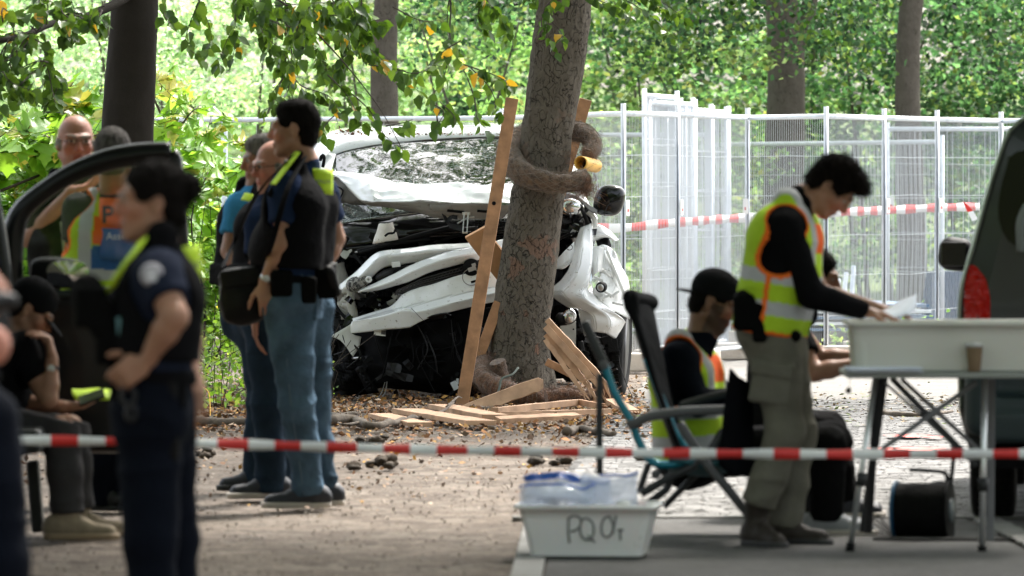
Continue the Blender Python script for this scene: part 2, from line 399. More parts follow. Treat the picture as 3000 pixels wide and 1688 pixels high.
# debris of the crash on the right of the tree and along the road
n = 2600
Y = rng.normal(44.5, 1.6, n); X = rng.uniform(.2, 4, n); P = np.stack([X, Y, rng.random(n)*.01+.006], 1)
v, f, c = quads_leaves(P, rng.uniform(.01, .06, n), pick([(.12, .08, .05), (.06, .045, .03), (.3, .2, .08), (.12, .16, .04), (.3, .25, .18)], n), flat=.85, aspect=.35)
mesh('bark_debris', v, f, m_litter, cols=c, kind='stuff', label='bark chips, twigs and leaf scraps strewn across the road', cat='debris')
m_clod = mat('clod', (.045, .032, .02), .9, var=.5, vs=20, bump=.8, bs=60)
def clod(cx, cy, r, n, label, cat='dung'):
    o = thing('dung_pile', label, cat, G(cx, cy))
    for i in range(n):
        q = MB(); p = G(cx+random.uniform(-1, 1)*r*1.0, cy+random.uniform(-3, 6)); rr = random.uniform(.02, .034); 
        pts = [];  seg = 8
        rowsb = []
        for a in range(seg):
            th = math.pi*a/(seg-1); rowsb.append((rr*math.sin(th)*random.uniform(.85, 1.1), -rr*math.cos(th)*.8))
        c0 = p+V((0, 0, rr*.5+random.uniform(0, rr)*(i % 2))); g = []
        for a in range(8):
            th = math.pi*a/7; r_ = []
            for b_ in range(11):
                d = V((math.sin(th)*math.cos(b_*.62832)*1.2, math.sin(th)*math.sin(b_*.62832), math.cos(th)*.65)); r_.append(c0+d*rr*(1+.55*noise.noise(d*2.2+c0*9)))
            r_[-1] = r_[0]; g.append(r_)
        q.grid(g)
        fin(q, 'dropping', m_clod, o, smooth=True)
clod(1120, 1368, 32, 12, 'heap of dark horse dung on the dirt left of the tape gap')
clod(1613, 1358, 52, 12, 'row of dark horse droppings behind the white storage tub')
clod(1030, 1372, 16, 3, 'few small dark droppings beside the jeans man')
clod(1100, 1300, 45, 8, 'crumbled dark dung just behind the striped tape')
clod(1880, 1358, 12, 2, 'two small droppings by the camping chair foot')
clod(590, 1340, 22, 4, 'pale brown clods beside the open car door')
# ---------------------------------------------------------------- branches and planks lying about
m_stick = mat('dead_branch', (.11, .085, .062), .85, var=.4, vs=15, bump=.7, bs=50, bd=.01)
def stick(pts, r, label, side=()):
    o = thing('dead_branch', label, 'branch', G(*pts[0][:2]))
    q = MB(); P = [G(p[0], p[1], r*.9+(p[2] if len(p) > 2 else 0)) for p in pts]; C = curve(P, 24)
    C = [c+V((0, 0, noise.noise(c*6)*r*.5)) for c in C]
    q.tube(C, [r*(1-.5*i/23)*(1+.25*noise.noise(C[i]*20)) for i in range(24)], 8)
    fin(q, 'limb', m_stick, o, smooth=True)
    for s_ in side:
        q = MB(); S = [G(p[0], p[1], p[2] if len(p) > 2 else r) for p in s_]; S = curve(S, 8); q.tube(S, [r*.35*(1-.6*i/7) for i in range(8)], 6); fin(q, 'twig', m_stick, o, smooth=True)
stick([(560, 1246), (700, 1250), (840, 1252)], .03, 'long straight dead branch lying behind the three standing men')
stick([(955, 1250), (1040, 1246), (1090, 1262), (1220, 1240)], .035, 'crooked dark dead branch lying before the crashed van', [[(1060, 1255), (1010, 1262), (990, 1256)], [(1220, 1240, .03), (1290, 1232, .05), (1330, 1222, .09)], [(1310, 1226, .07), (1340, 1215, .11), (1352, 1212, .1)]])
stick([(965, 1228), (1045, 1222)], .022, 'short dark stick at the edge of the shadow under the van')
stick([(1660, 1280), (1700, 1272), (1800, 1285)], .03, 'thick broken stick lying on the road near the chair pole')
stick([(1380, 1200), (1500, 1208), (1590, 1202)], .015, 'thin pale stick lying behind the flat planks')
stick([(1950, 1180), (2050, 1196), (2200, 1188)], .018, 'thin dark twig among bark scraps on the road')
stick([(2560, 1216), (2680, 1226), (2790, 1214)], .02, 'dark twig lying on the road beneath the table')
def plank(name, label, a, b, w, t, side, m=wood_pale, jag=True, group=None):
    o = thing(name, label, 'plank', a, group); q = MB(); q.beam(a, b, w, t, side, n=10, jit=.0015)
    if jag:                                                  # splintered end
        D = (b-a).normalized(); S = V(side); S = (S-D*S.dot(D)).normalized()
        for i in range(5):
            u = (i-2)/5*w; L_ = random.uniform(.02, .09); q.beam(b+S*u-D*.01, b+S*(u+random.uniform(-.008, .008))+D*L_, w/6, t*.6, side, taper=.15)
    return fin(q, 'board', m, o, bevel=.002)
fl = 'flat boards in front of the tree'
plank('plank', 'broad flat board nearest the viewer, its dark end grain facing right', G(1190, 1228, .05), G(1410, 1254, .03), .19, .03, (.3, 1, 0), jag=False, group=fl)
plank('plank', 'flat board lying half under its neighbour with its cut end by the long laths', G(1290, 1212, .045), G(1452, 1236, .03), .17, .03, (.3, 1, 0), jag=False, group=fl)
plank('plank', 'short flat board at the left end of the board heap', G(1112, 1232, .03), G(1230, 1254, .02), .15, .028, (.3, 1, 0), jag=False, group=fl)
plank('plank', 'long thin lath, lowest and nearest of the three laths by the tree', G(1456, 1246, .03), G(1690, 1234, .03), .05, .035, (0, 1, .2), group=fl)
plank('plank', 'long lath in the middle of the three laths by the tree', G(1458, 1232, .035), G(1786, 1222, .035), .04, .035, (0, 1, 0), jag=False, group=fl)
plank('plank', 'long lath behind the others, bent up at its right end', G(1450, 1222, .04), G(1698, 1206, .06), .05, .04, (0, 1, 0), jag=False, group=fl)
plank('plank', 'brown end piece continuing the bent lath to the right', G(1698, 1206, .06), G(1765, 1214, .05), .045, .035, (0, 1, 0), m=wood, group=fl)
plank('plank', 'pale splintered piece of board lying right of the tree base', G(1790, 1186, .03), G(1850, 1218, .02), .1, .03, (1, .3, 0), group=fl)
plank('plank', 'thin curved splinter of board under the coir roll', G(1670, 1172, .07), G(1755, 1190, .03), .05, .025, (0, 1, .2), m=wood, group=fl)
# broken board leaning against the coir roll, split to a point
o = thing('plank', 'broken board with a long split point leaning on the coir roll at the tree base', 'plank', Q(1330, 1205, 452))
prof = [(1318, 1206, 1209), (1380, 1178, 1204), (1450, 1152, 1190), (1520, 1125, 1168), (1580, 1106, 1146), (1592, 1114, 1136)]
q = MB(); top = [Q(x, a, 452, -.02) for x, a, b in prof]; bot = [Q(x, b, 452, -.05) for x, a, b in prof]
topb = [p+V((0, .05, .0)) for p in top]; botb = [p+V((0, .03, -.004)) for p in bot]
top, bot, topb, botb = [lin(z, 18) for z in (top, bot, topb, botb)]
bot = [p+V((0, 0, random.uniform(-.006, .006))) for p in bot]
q.grid([top, topb, botb, bot, top]); fin(q, 'board', wood_pale, o, bevel=0)
# ---------------------------------------------------------------- tree trunks
def node_bark(name, c1, c2, patch, scale=(18, 18, 5), crack=.5, patchth=.62, pscale=4, cw=.045, warp=.2):
    m = bpy.data.materials.new(name); m.use_nodes = True; N = m.node_tree.nodes; L = m.node_tree.links; b = N['Principled BSDF']; b.inputs['Roughness'].default_value = .9; b.inputs['Specular IOR Level'].default_value = .2
    tc = N.new('ShaderNodeTexCoord'); wz = N.new('ShaderNodeTexNoise'); wz.inputs['Scale'].default_value = 9; wz.inputs['Detail'].default_value = 4
    L.new(tc.outputs['Object'], wz.inputs['Vector']); ad = N.new('ShaderNodeVectorMath'); ad.operation = 'MULTIPLY_ADD'; L.new(wz.outputs['Color'], ad.inputs[0]); ad.inputs[1].default_value = (warp, warp, warp*1.5); L.new(tc.outputs['Object'], ad.inputs[2])
    mp = N.new('ShaderNodeMapping'); mp.inputs['Scale'].default_value = scale; L.new(ad.outputs[0], mp.inputs[0])
    vo = N.new('ShaderNodeTexVoronoi'); vo.feature = 'DISTANCE_TO_EDGE'; vo.inputs['Scale'].default_value = 1; L.new(mp.outputs[0], vo.inputs['Vector'])
    cr = N.new('ShaderNodeMapRange'); L.new(vo.outputs['Distance'], cr.inputs[0]); cr.inputs[1].default_value = 0; cr.inputs[2].default_value = cw
    n1 = N.new('ShaderNodeTexNoise'); n1.inputs['Scale'].default_value = 11; n1.inputs['Detail'].default_value = 9; n1.inputs['Roughness'].default_value = .75; L.new(tc.outputs['Object'], n1.inputs['Vector'])
    nm = N.new('ShaderNodeTexNoise'); nm.inputs['Scale'].default_value = 9; nm.inputs['Detail'].default_value = 5; nm.inputs['Roughness'].default_value = .8; L.new(ad.outputs[0], nm.inputs['Vector'])
    mk = N.new('ShaderNodeMapRange'); L.new(nm.outputs[0], mk.inputs[0]); mk.inputs[1].default_value = .44; mk.inputs[2].default_value = .56
    cmx = N.new('ShaderNodeMath'); cmx.operation = 'MAXIMUM'; L.new(cr.outputs[0], cmx.inputs[0]); L.new(mk.outputs[0], cmx.inputs[1])
    mx = N.new('ShaderNodeMix'); mx.data_type = 'RGBA'; L.new(n1.outputs[0], mx.inputs[0]); mx.inputs[6].default_value = (*c1, 1); mx.inputs[7].default_value = (*c2, 1)
    n2 = N.new('ShaderNodeTexNoise'); n2.inputs['Scale'].default_value = pscale; n2.inputs['Detail'].default_value = 5; L.new(ad.outputs[0], n2.inputs['Vector'])
    mr = N.new('ShaderNodeMapRange'); L.new(n2.outputs[0], mr.inputs[0]); mr.inputs[1].default_value = patchth; mr.inputs[2].default_value = patchth+.04
    # more peeled patches low on the trunk
    sp = N.new('ShaderNodeSeparateXYZ'); L.new(tc.outputs['Object'], sp.inputs[0]); zz = N.new('ShaderNodeMapRange'); L.new(sp.outputs[2], zz.inputs[0]); zz.inputs[1].default_value = 1.9; zz.inputs[2].default_value = .1; zz.inputs[3].default_value = .25; zz.inputs[4].default_value = 1
    mm = N.new('ShaderNodeMath'); mm.operation = 'MULTIPLY'; L.new(mr.outputs[0], mm.inputs[0]); L.new(zz.outputs[0], mm.inputs[1])
    m2 = N.new('ShaderNodeMix'); m2.data_type = 'RGBA'; L.new(mm.outputs[0], m2.inputs[0]); L.new(mx.outputs[2], m2.inputs[6]); m2.inputs[7].default_value = (*patch, 1)
    m3 = N.new('ShaderNodeMix'); m3.data_type = 'RGBA'; m3.inputs[6].default_value = (*[c*.5 for c in c1], 1); L.new(cmx.outputs[0], m3.inputs[0]); L.new(m2.outputs[2], m3.inputs[7])
    L.new(m3.outputs[2], b.inputs['Base Color'])
    h = N.new('ShaderNodeMath'); h.operation = 'MULTIPLY_ADD'; L.new(n1.outputs[0], h.inputs[0]); h.inputs[1].default_value = .9; L.new(cmx.outputs[0], h.inputs[2])
    bu = N.new('ShaderNodeBump'); bu.inputs['Strength'].default_value = crack; bu.inputs['Distance'].default_value = .035; L.new(h.outputs[0], bu.inputs['Height']); L.new(bu.outputs[0], b.inputs['Normal'])
    return m
bark_main = node_bark('scaly_bark', (.06, .05, .038), (.2, .172, .135), (.22, .125, .085), (30, 30, 12), 1.0, .59, 5, .05, .13)
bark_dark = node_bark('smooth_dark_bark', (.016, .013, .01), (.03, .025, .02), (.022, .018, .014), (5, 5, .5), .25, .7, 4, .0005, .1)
bark_far = node_bark('brown_bark', (.055, .047, .037), (.17, .15, .122), (.11, .09, .07), (30, 30, 3), .6, .64, 4, .03, .15)
def trunk(parent, rings, m, amp, fr=9, nz=160, na=72, flare=0):
    C = curve([r[0] for r in rings], nz); rad = curve([V((r[1], 0, 0)) for r in rings], nz)
    vs = []; fs = []
    for i, c in enumerate(C):
        r = rad[i].x
        for j in range(na):
            a = 2*math.pi*j/na; d = V((math.cos(a), math.sin(a), 0)); p = c+d*r
            rr = r*(1+flare*max(0, 1-c.z/.35)*(.5+.5*math.sin(a*5+1)))+amp*(noise.noise(V((p.x*fr, p.y*fr, p.z*fr*.35)))+.5*noise.noise(V((p.x*fr*3, p.y*fr*3, p.z*fr))))
            vs.append(c+d*rr)
    for i in range(nz-1):
        for j in range(na): fs.append((i*na+j, i*na+(j+1) % na, (i+1)*na+(j+1) % na, (i+1)*na+j))
    return mesh('trunk', vs, fs, m, parent, True)
def crown(parent, centre, rad, n, size, cols, seed=0, lm=None, hole=None):
    r_ = np.random.default_rng(seed); k = max(6, n//160)
    cc = r_.normal(size=(k, 3)); cc /= np.linalg.norm(cc, axis=1)[:, None]; cc *= r_.random((k, 1))**.4
    idx = r_.integers(0, k, n); P = cc[idx]+r_.normal(size=(n, 3))*.17
    P = P*np.array(rad)+np.array(centre)
    if hole is not None: P = P[hole(P)]
    n = len(P); v, f, c = quads_leaves(P, r_.uniform(.6, 1.3, n)*size, pick(cols, n, .3, r_), rngs=r_, flat=.3, aspect=.7)
    return mesh('crown', v, f, lm or m_leafv, parent, cols=c)
m_leafv = leafmat('leaf_green', tr=.5)
m_leafs = leafmat('leaf_shade', tr=.35)
GREEN = [(.045, .1, .015), (.07, .14, .02), (.09, .16, .03), (.035, .075, .012), (.12, .17, .03)]
# main tree hit by the van
rings = [(1522, 1168, 96), (1524, 1130, 84), (1522, 1050, 79), (1526, 930, 76), (1545, 800, 76), (1556, 700, 75), (1577, 570, 74), (1595, 460, 79), (1607, 350, 82), (1625, 240, 76), (1643, 110, 72), (1656, 0, 68)]
RG = [(Q(x, y, 437), r/437) for x, y, r in rings]; top = RG[-1]
RG[0][0].z = -.05
RG += [(top[0]+V((.1, 0, .9)), .14), (top[0]+V((.2, .1, 2.2)), .11), (top[0]+V((.25, .2, 4)), .06)]
main_tree = thing('tree', 'mottled bark tree struck by the white van, coir rolls round its trunk', 'tree', (RG[0][0].x, RG[0][0].y, 0))
trunk(main_tree, RG, bark_main, .012, 11, 300, 110, flare=.25)
crown(main_tree, (top[0].x+.3, top[0].y+1.6, 6.3), (4.0, 5, 1.9), 9000, .2, GREEN, 3, m_leafs, lambda P: P[:, 2] > 4.1)
# left tree with the long low branch
RL = [(Q(355, 1200, 480), .2), (Q(360, 760, 480), .17), (Q(372, 420, 480), .168), (Q(385, 200, 480), .167), (Q(395, 0, 480), .165), (Q(405, -300, 480), .15), (Q(415, -900, 480), .12), (Q(425, -1800, 480), .06)]
RL[0][0].z = -.05
left_tree = thing('tree', 'tall dark trunk left of the crash with a long low leafy branch', 'tree', (RL[0][0].x, RL[0][0].y, 0))
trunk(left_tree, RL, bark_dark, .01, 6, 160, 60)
crown(left_tree, (-2.6, 40.5, 6.4), (4.2, 5, 2), 7000, .2, GREEN, 4, m_leafs, lambda P: P[:, 2] > 4.2)
for i, (px, py, s_, r, lab) in enumerate([(1140, 1000, 335, .122, 'slim grey trunk standing behind the van roof'), (2290, 1000, 300, .19, 'thick brown trunk behind the fence above the bending worker'), (2672, 1000, 306, .125, 'brown trunk behind the fence towards the dark van'), (1475, 1000, 240, .1, 'thin shaded trunk far behind the struck tree')]):
    b0 = Q(px, py, s_); b0.z = -.05; k = 1 if i != 1 else -1
    t = thing('tree', lab, 'tree', b0)
    trunk(t, [(b0, r*1.25), (b0+V((0, 0, .8)), r*1.0), (b0+V((-.03*k, 0, 1.8)), r*.98), (b0+V((-.04*k, 0, 2.8)), r*.95), (b0+V((.05*k, 0, 4)), r*.85), (b0+V((.1, 0, 6.5)), r*.5)], bark_far, .008, 8, 60, 32)
    if i == 1:
        q = MB(); q.tube(curve([b0+V((.02, 0, 2.55)), b0+V((.16, 0, 2.85)), b0+V((.3, .1, 3.4)), b0+V((.5, .1, 5))], 12), [.1, .09, .085, .08, .075, .07, .07, .065, .06, .055, .05, .05], 12); fin(q, 'branch', bark_far, t, smooth=True)
    crown(t, (b0.x, b0.y+1, 6.8), (3.4, 3.4, 1.9), 2600, .26, GREEN, 20+i)
for i, (x, y) in enumerate([(-5.2, 27.5), (5.6, 26.5), (-3.5, 15)]):  # unseen trees added so their dense crowns shade the foreground
    t = thing('tree', ['tree outside the view on the left of the parked car', 'tree outside the view on the right of the dark van', 'tree outside the view close to the viewer'][i], 'tree', (x, y, 0))
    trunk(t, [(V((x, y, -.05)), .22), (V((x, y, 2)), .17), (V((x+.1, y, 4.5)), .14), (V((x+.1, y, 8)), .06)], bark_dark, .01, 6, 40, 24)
    crown(t, (x*.62, y+.5, 5.9), (4.8, 6, 1.9), 15000, .24, GREEN, 40+i, m_leafs, lambda P: P[:, 2] > 3.6)

# the wood behind the viewer and on both sides, which keeps the low sky off the scene (it shows in the glass and paint)
def surround(label, cx, cy, rx, ry, n, seed):
    r_ = np.random.default_rng(seed); k = 120; cc = np.stack([cx+r_.uniform(-rx, rx, k), cy+r_.uniform(-ry, ry, k), r_.uniform(.5, 12, k)], 1); idx = r_.integers(0, k, n)
    P = cc[idx]+r_.normal(size=(n, 3))*np.array([1.1, 1.1, .9]); P[:, 2] = np.abs(P[:, 2])
    v, f, c = quads_leaves(P, r_.uniform(.6, 1.3, n)*.55, pick(GREEN, n, .3, r_), flat=.2, rngs=r_, aspect=.8)
    mesh('woodland', v, f, m_leafs, cols=c, kind='stuff', label=label, cat='woodland')
surround('wood standing behind the viewer', 0, -22, 26, 3, 14000, 91)
surround('wood along the left side outside the view', -19, 8, 3, 28, 14000, 92)
surround('wood along the right side outside the view', 19, 8, 3, 28, 14000, 93)
# ---------------------------------------------------------------- background vegetation
m_bgleaf = leafmat('leaf_back', tr=.62, tcol=(1.5, 1.65, 1.2))
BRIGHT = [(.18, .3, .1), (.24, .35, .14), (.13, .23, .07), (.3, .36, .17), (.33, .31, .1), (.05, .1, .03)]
PALE = [(.3, .43, .27), (.38, .5, .36), (.26, .38, .2), (.44, .53, .4), (.33, .4, .2), (.17, .28, .13)]  # leaf colours lightened to paint haze and glare into the left background
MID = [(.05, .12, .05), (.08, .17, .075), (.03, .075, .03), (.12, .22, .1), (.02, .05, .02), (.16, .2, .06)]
DARK = [(.014, .034, .018), (.025, .055, .025), (.04, .08, .04)]  # greens darkened to paint shaded gaps into the right-hand wood
def bush(name, label, cx, Y, rx, h, n, size, cols, seed, cat='bush', z0=0.0, stems=3, group=None, holes=1.0, aspect=.7, per=150):
    r_ = np.random.default_rng(seed); t = thing(name, label, cat, (cx, Y, 0), group); n = int(n*1.8); size *= .7
    k = max(8, n//per); cc = r_.random((k, 3)); cc[:, 0] = (cc[:, 0]*2-1)*rx; cc[:, 1] = (cc[:, 1]*2-1)*1.4; cc[:, 2] = z0+cc[:, 2]**.85*(h-z0)
    cc[:, 2] *= 1-.25*(np.abs(cc[:, 0])/rx)**2
    idx = r_.integers(0, k, n); P = cc[idx]+r_.normal(size=(n, 3))*np.array([.17, .17, .085])*(.8+.25*h/3) + np.array([cx, Y, .1])
    P = P[P[:, 2] > .02]; n = len(P); base = pick(cols, k, .4, r_)[idx[:n]]
    cl = np.clip(base*.8+.2*pick(cols, n, .2, r_), .004, .9)
    v, f, c = quads_leaves(P, r_.uniform(.7, 1.25, n)*size, cl, flat=.45, aspect=aspect, rngs=r_)
    mesh('foliage', v, f, m_bgleaf, t, cols=c)
    for i in range(stems):
        q = MB(); x = cx+r_.uniform(-.7, .7)*rx; a = V((x, Y+r_.uniform(-.5, .5), -.02)); q.tube(curve([a, a+V((r_.uniform(-.2, .2), 0, h*.4)), a+V((r_.uniform(-.6, .6), 0, h*.95))], 10), [.03*(1-.08*j) for j in range(10)], 6)
        fin(q, 'stem', bark_far, t, smooth=True)
    return t
# left: bright open foliage
B = [
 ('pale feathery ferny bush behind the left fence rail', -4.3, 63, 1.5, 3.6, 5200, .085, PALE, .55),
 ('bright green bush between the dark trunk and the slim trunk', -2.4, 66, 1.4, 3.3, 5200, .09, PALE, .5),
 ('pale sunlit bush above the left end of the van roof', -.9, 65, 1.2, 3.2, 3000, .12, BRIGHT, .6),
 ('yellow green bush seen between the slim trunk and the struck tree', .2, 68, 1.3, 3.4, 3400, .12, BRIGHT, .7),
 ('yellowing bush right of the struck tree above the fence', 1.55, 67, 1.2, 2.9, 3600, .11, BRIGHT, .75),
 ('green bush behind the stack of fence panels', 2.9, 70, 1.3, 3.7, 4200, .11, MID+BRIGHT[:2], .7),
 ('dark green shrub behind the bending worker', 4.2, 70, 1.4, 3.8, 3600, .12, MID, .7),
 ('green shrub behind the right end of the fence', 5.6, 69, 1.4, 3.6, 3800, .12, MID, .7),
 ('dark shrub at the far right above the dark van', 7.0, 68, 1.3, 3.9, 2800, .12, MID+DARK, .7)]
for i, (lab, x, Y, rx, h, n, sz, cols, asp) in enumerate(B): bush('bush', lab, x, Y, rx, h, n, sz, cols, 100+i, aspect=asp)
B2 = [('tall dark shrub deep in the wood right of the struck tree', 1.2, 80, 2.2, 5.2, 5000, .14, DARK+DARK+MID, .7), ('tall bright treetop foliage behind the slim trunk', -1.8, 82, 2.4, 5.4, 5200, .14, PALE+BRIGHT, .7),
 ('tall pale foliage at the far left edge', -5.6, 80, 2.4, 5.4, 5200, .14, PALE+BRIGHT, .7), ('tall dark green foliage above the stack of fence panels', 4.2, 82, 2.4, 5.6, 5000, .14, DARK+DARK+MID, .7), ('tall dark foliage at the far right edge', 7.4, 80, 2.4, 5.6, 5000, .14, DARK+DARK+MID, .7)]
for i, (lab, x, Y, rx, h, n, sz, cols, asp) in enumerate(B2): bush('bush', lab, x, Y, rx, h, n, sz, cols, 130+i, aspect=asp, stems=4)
# far wood: one mass closing the view
def woodmass(name, x0, x1, Y, n, size, cols, hmax, seed, label):
    r_ = np.random.default_rng(seed); k = 160
    cc = np.stack([r_.uniform(x0, x1, k), r_.uniform(Y-3, Y+5, k), r_.uniform(0, hmax, k)], 1); idx = r_.integers(0, k, n)
    P = cc[idx]+r_.normal(size=(n, 3))*np.array([1., .6, .55]); P[:, 2] = np.abs(P[:, 2])+.3
    cl = np.clip(pick(cols, k, .4, r_)[idx]*.7+.3*pick(cols, n, .3, r_), .004, .9)
    v, f, c = quads_leaves(P, r_.uniform(.6, 1.3, n)*size, cl, flat=.2, rngs=r_, aspect=.75)
    mesh(name, v, f, m_bgleaf, cols=c, kind='stuff', label=label, cat='woodland')
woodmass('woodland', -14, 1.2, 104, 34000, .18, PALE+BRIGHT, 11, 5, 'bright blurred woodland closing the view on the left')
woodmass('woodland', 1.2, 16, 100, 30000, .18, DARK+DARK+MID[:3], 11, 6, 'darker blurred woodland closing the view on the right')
# canopy foliage hanging into the top right of the view
def hang(parent, px0, px1, py0, py1, s, n, size, seed, cols, name='leaves'):
    r_ = np.random.default_rng(seed); k = max(5, n//45)
    cx = r_.uniform(px0, px1, k); u = r_.random(k)**1.6; cy = py0+(py1-py0)*u; d = r_.uniform(-1.5, 1.5, k)
    idx = r_.integers(0, k, n); PT = []
    for i in idx: PT.append(Q(cx[i], cy[i], s, d[i]))
    P = np.array([tuple(p) for p in PT])+r_.normal(size=(n, 3))*np.array([.16, .14, .13])
    v, f, c = quads_leaves(P, r_.uniform(.7, 1.3, n)*size, pick(cols, n, .3, r_), flat=.1, rngs=r_, aspect=.65)
    return mesh(name, v, f, m_bgleaf, parent, cols=c, kind='stuff')
ft = [o for o in bpy.data.objects if o.get('category') == 'tree']
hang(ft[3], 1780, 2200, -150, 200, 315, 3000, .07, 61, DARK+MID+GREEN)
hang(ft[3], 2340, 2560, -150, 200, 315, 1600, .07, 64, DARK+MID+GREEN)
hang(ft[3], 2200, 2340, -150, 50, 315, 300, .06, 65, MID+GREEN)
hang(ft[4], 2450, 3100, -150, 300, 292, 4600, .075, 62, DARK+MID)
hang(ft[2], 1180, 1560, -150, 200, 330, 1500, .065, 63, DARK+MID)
# ---------------------------------------------------------------- leaf shapes shared by many leaf objects
LC_BEECH = [(0, (.05, .11, .018)), (.3, (.035, .08, .012)), (.55, (.07, .15, .02)), (.8, (.1, .19, .03)), (.975, (.4, .26, .03))]
LC_MAPLE = [(0, (.2, .4, .05)), (.35, (.24, .46, .07)), (.6, (.15, .33, .035)), (.85, (.3, .5, .1)), (.975, (.42, .42, .12))]
m_beech = leafmat('beech_leaf', tr=.42, cols=LC_BEECH, rough=.35)
m_beechv = leafmat('beech_leaves', tr=.42, rough=.35)
m_maple = leafmat('maple_leaf', tr=.5, cols=LC_MAPLE, rough=.4, tcol=(1.7, 1.5, .8))
m_maplev = leafmat('maple_leaves', tr=.5, rough=.4, tcol=(1.7, 1.5, .8))
def leaf_outline(kind):
    if kind == 'beech':
        L = [(0, .0), (.08, .16), (.2, .27), (.26, .4), (.34, .36), (.42, .36), (.5, .34), (.6, .3), (.7, .24), (.8, .17), (.92, .06), (1.0, 0)]
    else:
        L = [(0, .04), (.02, .34), (.2, .42), (.14, .24), (.3, .3), (.34, .56), (.5, .5), (.5, .28), (.62, .2), (.74, .3), (.8, .14), (1.0, 0)]
    return L
def leafmesh(kind, seed, size=1):
    r_ = random.Random(seed); L = leaf_outline(kind); v = []; f = []
    n = len(L); cu = r_.uniform(.05, .3); fo = r_.uniform(.15, .4)
    for i, (t, wd) in enumerate(L): v.append((0, t, -cu*t*t))
    for sgn in (-1, 1):
        for i, (t, wd) in enumerate(L): wj = wd*r_.uniform(.88, 1.1); v.append((sgn*wj, t+r_.uniform(-.015, .015)+(.08 if kind == 'maple' and .3 < t < .4 else 0), -cu*t*t+wj*fo+r_.uniform(-.02, .02)))
    for i in range(n-1):
        f.append((i, i+1, n+i+1, n+i)); f.append((i+1, i, 2*n+i, 2*n+i+1))
    return [V(p)*size for p in v], f
LM = {}
for kd, mm in (('beech', m_beech), ('maple', m_maple)):
    LM[kd] = []
    for sd_ in range(6):
        v, f = leafmesh(kd, sd_); me = bpy.data.meshes.new('leaf'); me.from_pydata([tuple(p) for p in v], [], f); me.materials.append(mm); me.polygons.foreach_set('use_smooth', [True]*len(f)); LM[kd].append((me, v, f))
class Sprayer:
    def __init__(s, root, kind, matv, cols, limit=300):
        s.root = root; s.kind = kind; s.n = 0; s.limit = limit; s.mb = MB(); s.tw = MB(); s.matv = matv; s.cols = cols; s.rt = rootof(root)
    def leaf(s, p, d, size, up=None):
        d = d.normalized(); up = (up or V((random.gauss(0, .5), random.gauss(0, .5), 1)))
        x = d.cross(up); x = x.normalized() if x.length > 1e-4 else V((1, 0, 0)); z = x.cross(d)
        M = Matrix((x, d, z)).transposed()
        me, v, f = random.choice(LM[s.kind])
        if s.n < s.limit:
            o = bpy.data.objects.new('leaf', me); COL.objects.link(o); o.parent = s.root; o.matrix_local = Matrix.Translation(p-s.rt) @ M.to_4x4() @ Matrix.Scale(size, 4); s.n += 1
        else:
            s.mb.add([p+M @ (q*size) for q in v], f, 0, random.choice(s.cols))
    def twig(s, pts, r, nl, size, droop=.5, spread=.8, tipcluster=False):
        C = curve(pts, 14); s.tw.tube(C, [r*(1-.75*i/13) for i in range(14)], 5)
        for i in range(nl):
            t = (i+random.random())/nl; t = .1+.9*t; j = min(int(t*13), 12); p = C[j].lerp(C[j+1], t*13-j); tg = (C[min(j+1, 13)]-C[max(j-1, 0)]).normalized()
            sd_ = V((random.gauss(0, 1), random.gauss(0, 1), random.gauss(0, .6)-droop)); d = (tg*.5+sd_.normalized()*spread+V((0, 0, -droop*.6)))
            q = p+d.normalized()*size*.25; s.tw.tube([p, q], r*.16, 3, cap=False)
            s.leaf(q, d, size*random.uniform(.65, 1.2), None if random.random() < .5 else V((random.gauss(0, 1), -1, random.gauss(0, 1))))
    def done(s, mt):
        if s.mb.v: fin(s.mb, 'leaves', s.matv, s.root, smooth=True, vc=True, kind='stuff')
        if s.tw.v: fin(s.tw, 'twigs', mt, s.root, smooth=True, kind='stuff')
m_twig = mat('twig', (.05, .038, .03), .8)
BV = [c for _, c in LC_BEECH]
# sprays of the left tree
S = Sprayer(left_tree, 'beech', m_beechv, BV[:4]*4+BV, 300)
q = MB(); q.tube(curve([Q(400, -30, 480), Q(340, 10, 485), Q(240, 55, 490), (Q(150, 70, 495)), Q(70, 105, 500), Q(-60, 130, 505)], 30), [.032-.0006*i for i in range(30)], 10); fin(q, 'branch', bark_dark, left_tree, smooth=True)
q = MB(); q.tube(curve([Q(385, -60, 480), Q(520, -80, 478), Q(700, -70, 478), Q(900, -60, 480), Q(1150, -60, 480), Q(1400, -80, 480)], 40), [.04-.0007*i for i in range(40)], 8); fin(q, 'branch', bark_dark, left_tree, smooth=True)
def sp(S, path, s, r, nl, size, droop=.5, **k): S.twig([Q(x, y, s, random.uniform(-.15, .15)+(d[0] if d else 0)) for x, y, *d in path], r, nl, size, droop, **k)
for path in [[(230, 60), (215, 20), (200, -40)], [(120, 80), (90, 110), (60, 90), (20, 100)], [(100, 100), (60, 150), (10, 190), (-30, 220)], [(130, 100), (140, 170), (135, 230), (120, 290)],
             [(110, 60), (115, 0), (100, -60)], [(200, 60), (190, 90), (215, 110)], [(60, 110), (30, 170), (40, 240), (20, 270)], [(135, 190), (100, 210), (60, 250), (40, 280)], [(20, 130), (0, 200), (-20, 260), (10, 330)],
             [(140, 200), (170, 240), (150, 300)], [(-10, 60), (30, 40), (80, 40), (130, 30)], [(0, 200), (30, 230), (70, 260), (110, 280)], [(300, 30), (290, 60), (300, 90)], [(240, 40), (210, 40), (180, 60)]]:
    sp(S, path, 500, .006, 18, .08); sp(S, [(x+random.uniform(-40, 30), y+random.uniform(-30, 20)) for x, y in path], 505, .005, 12, .08)
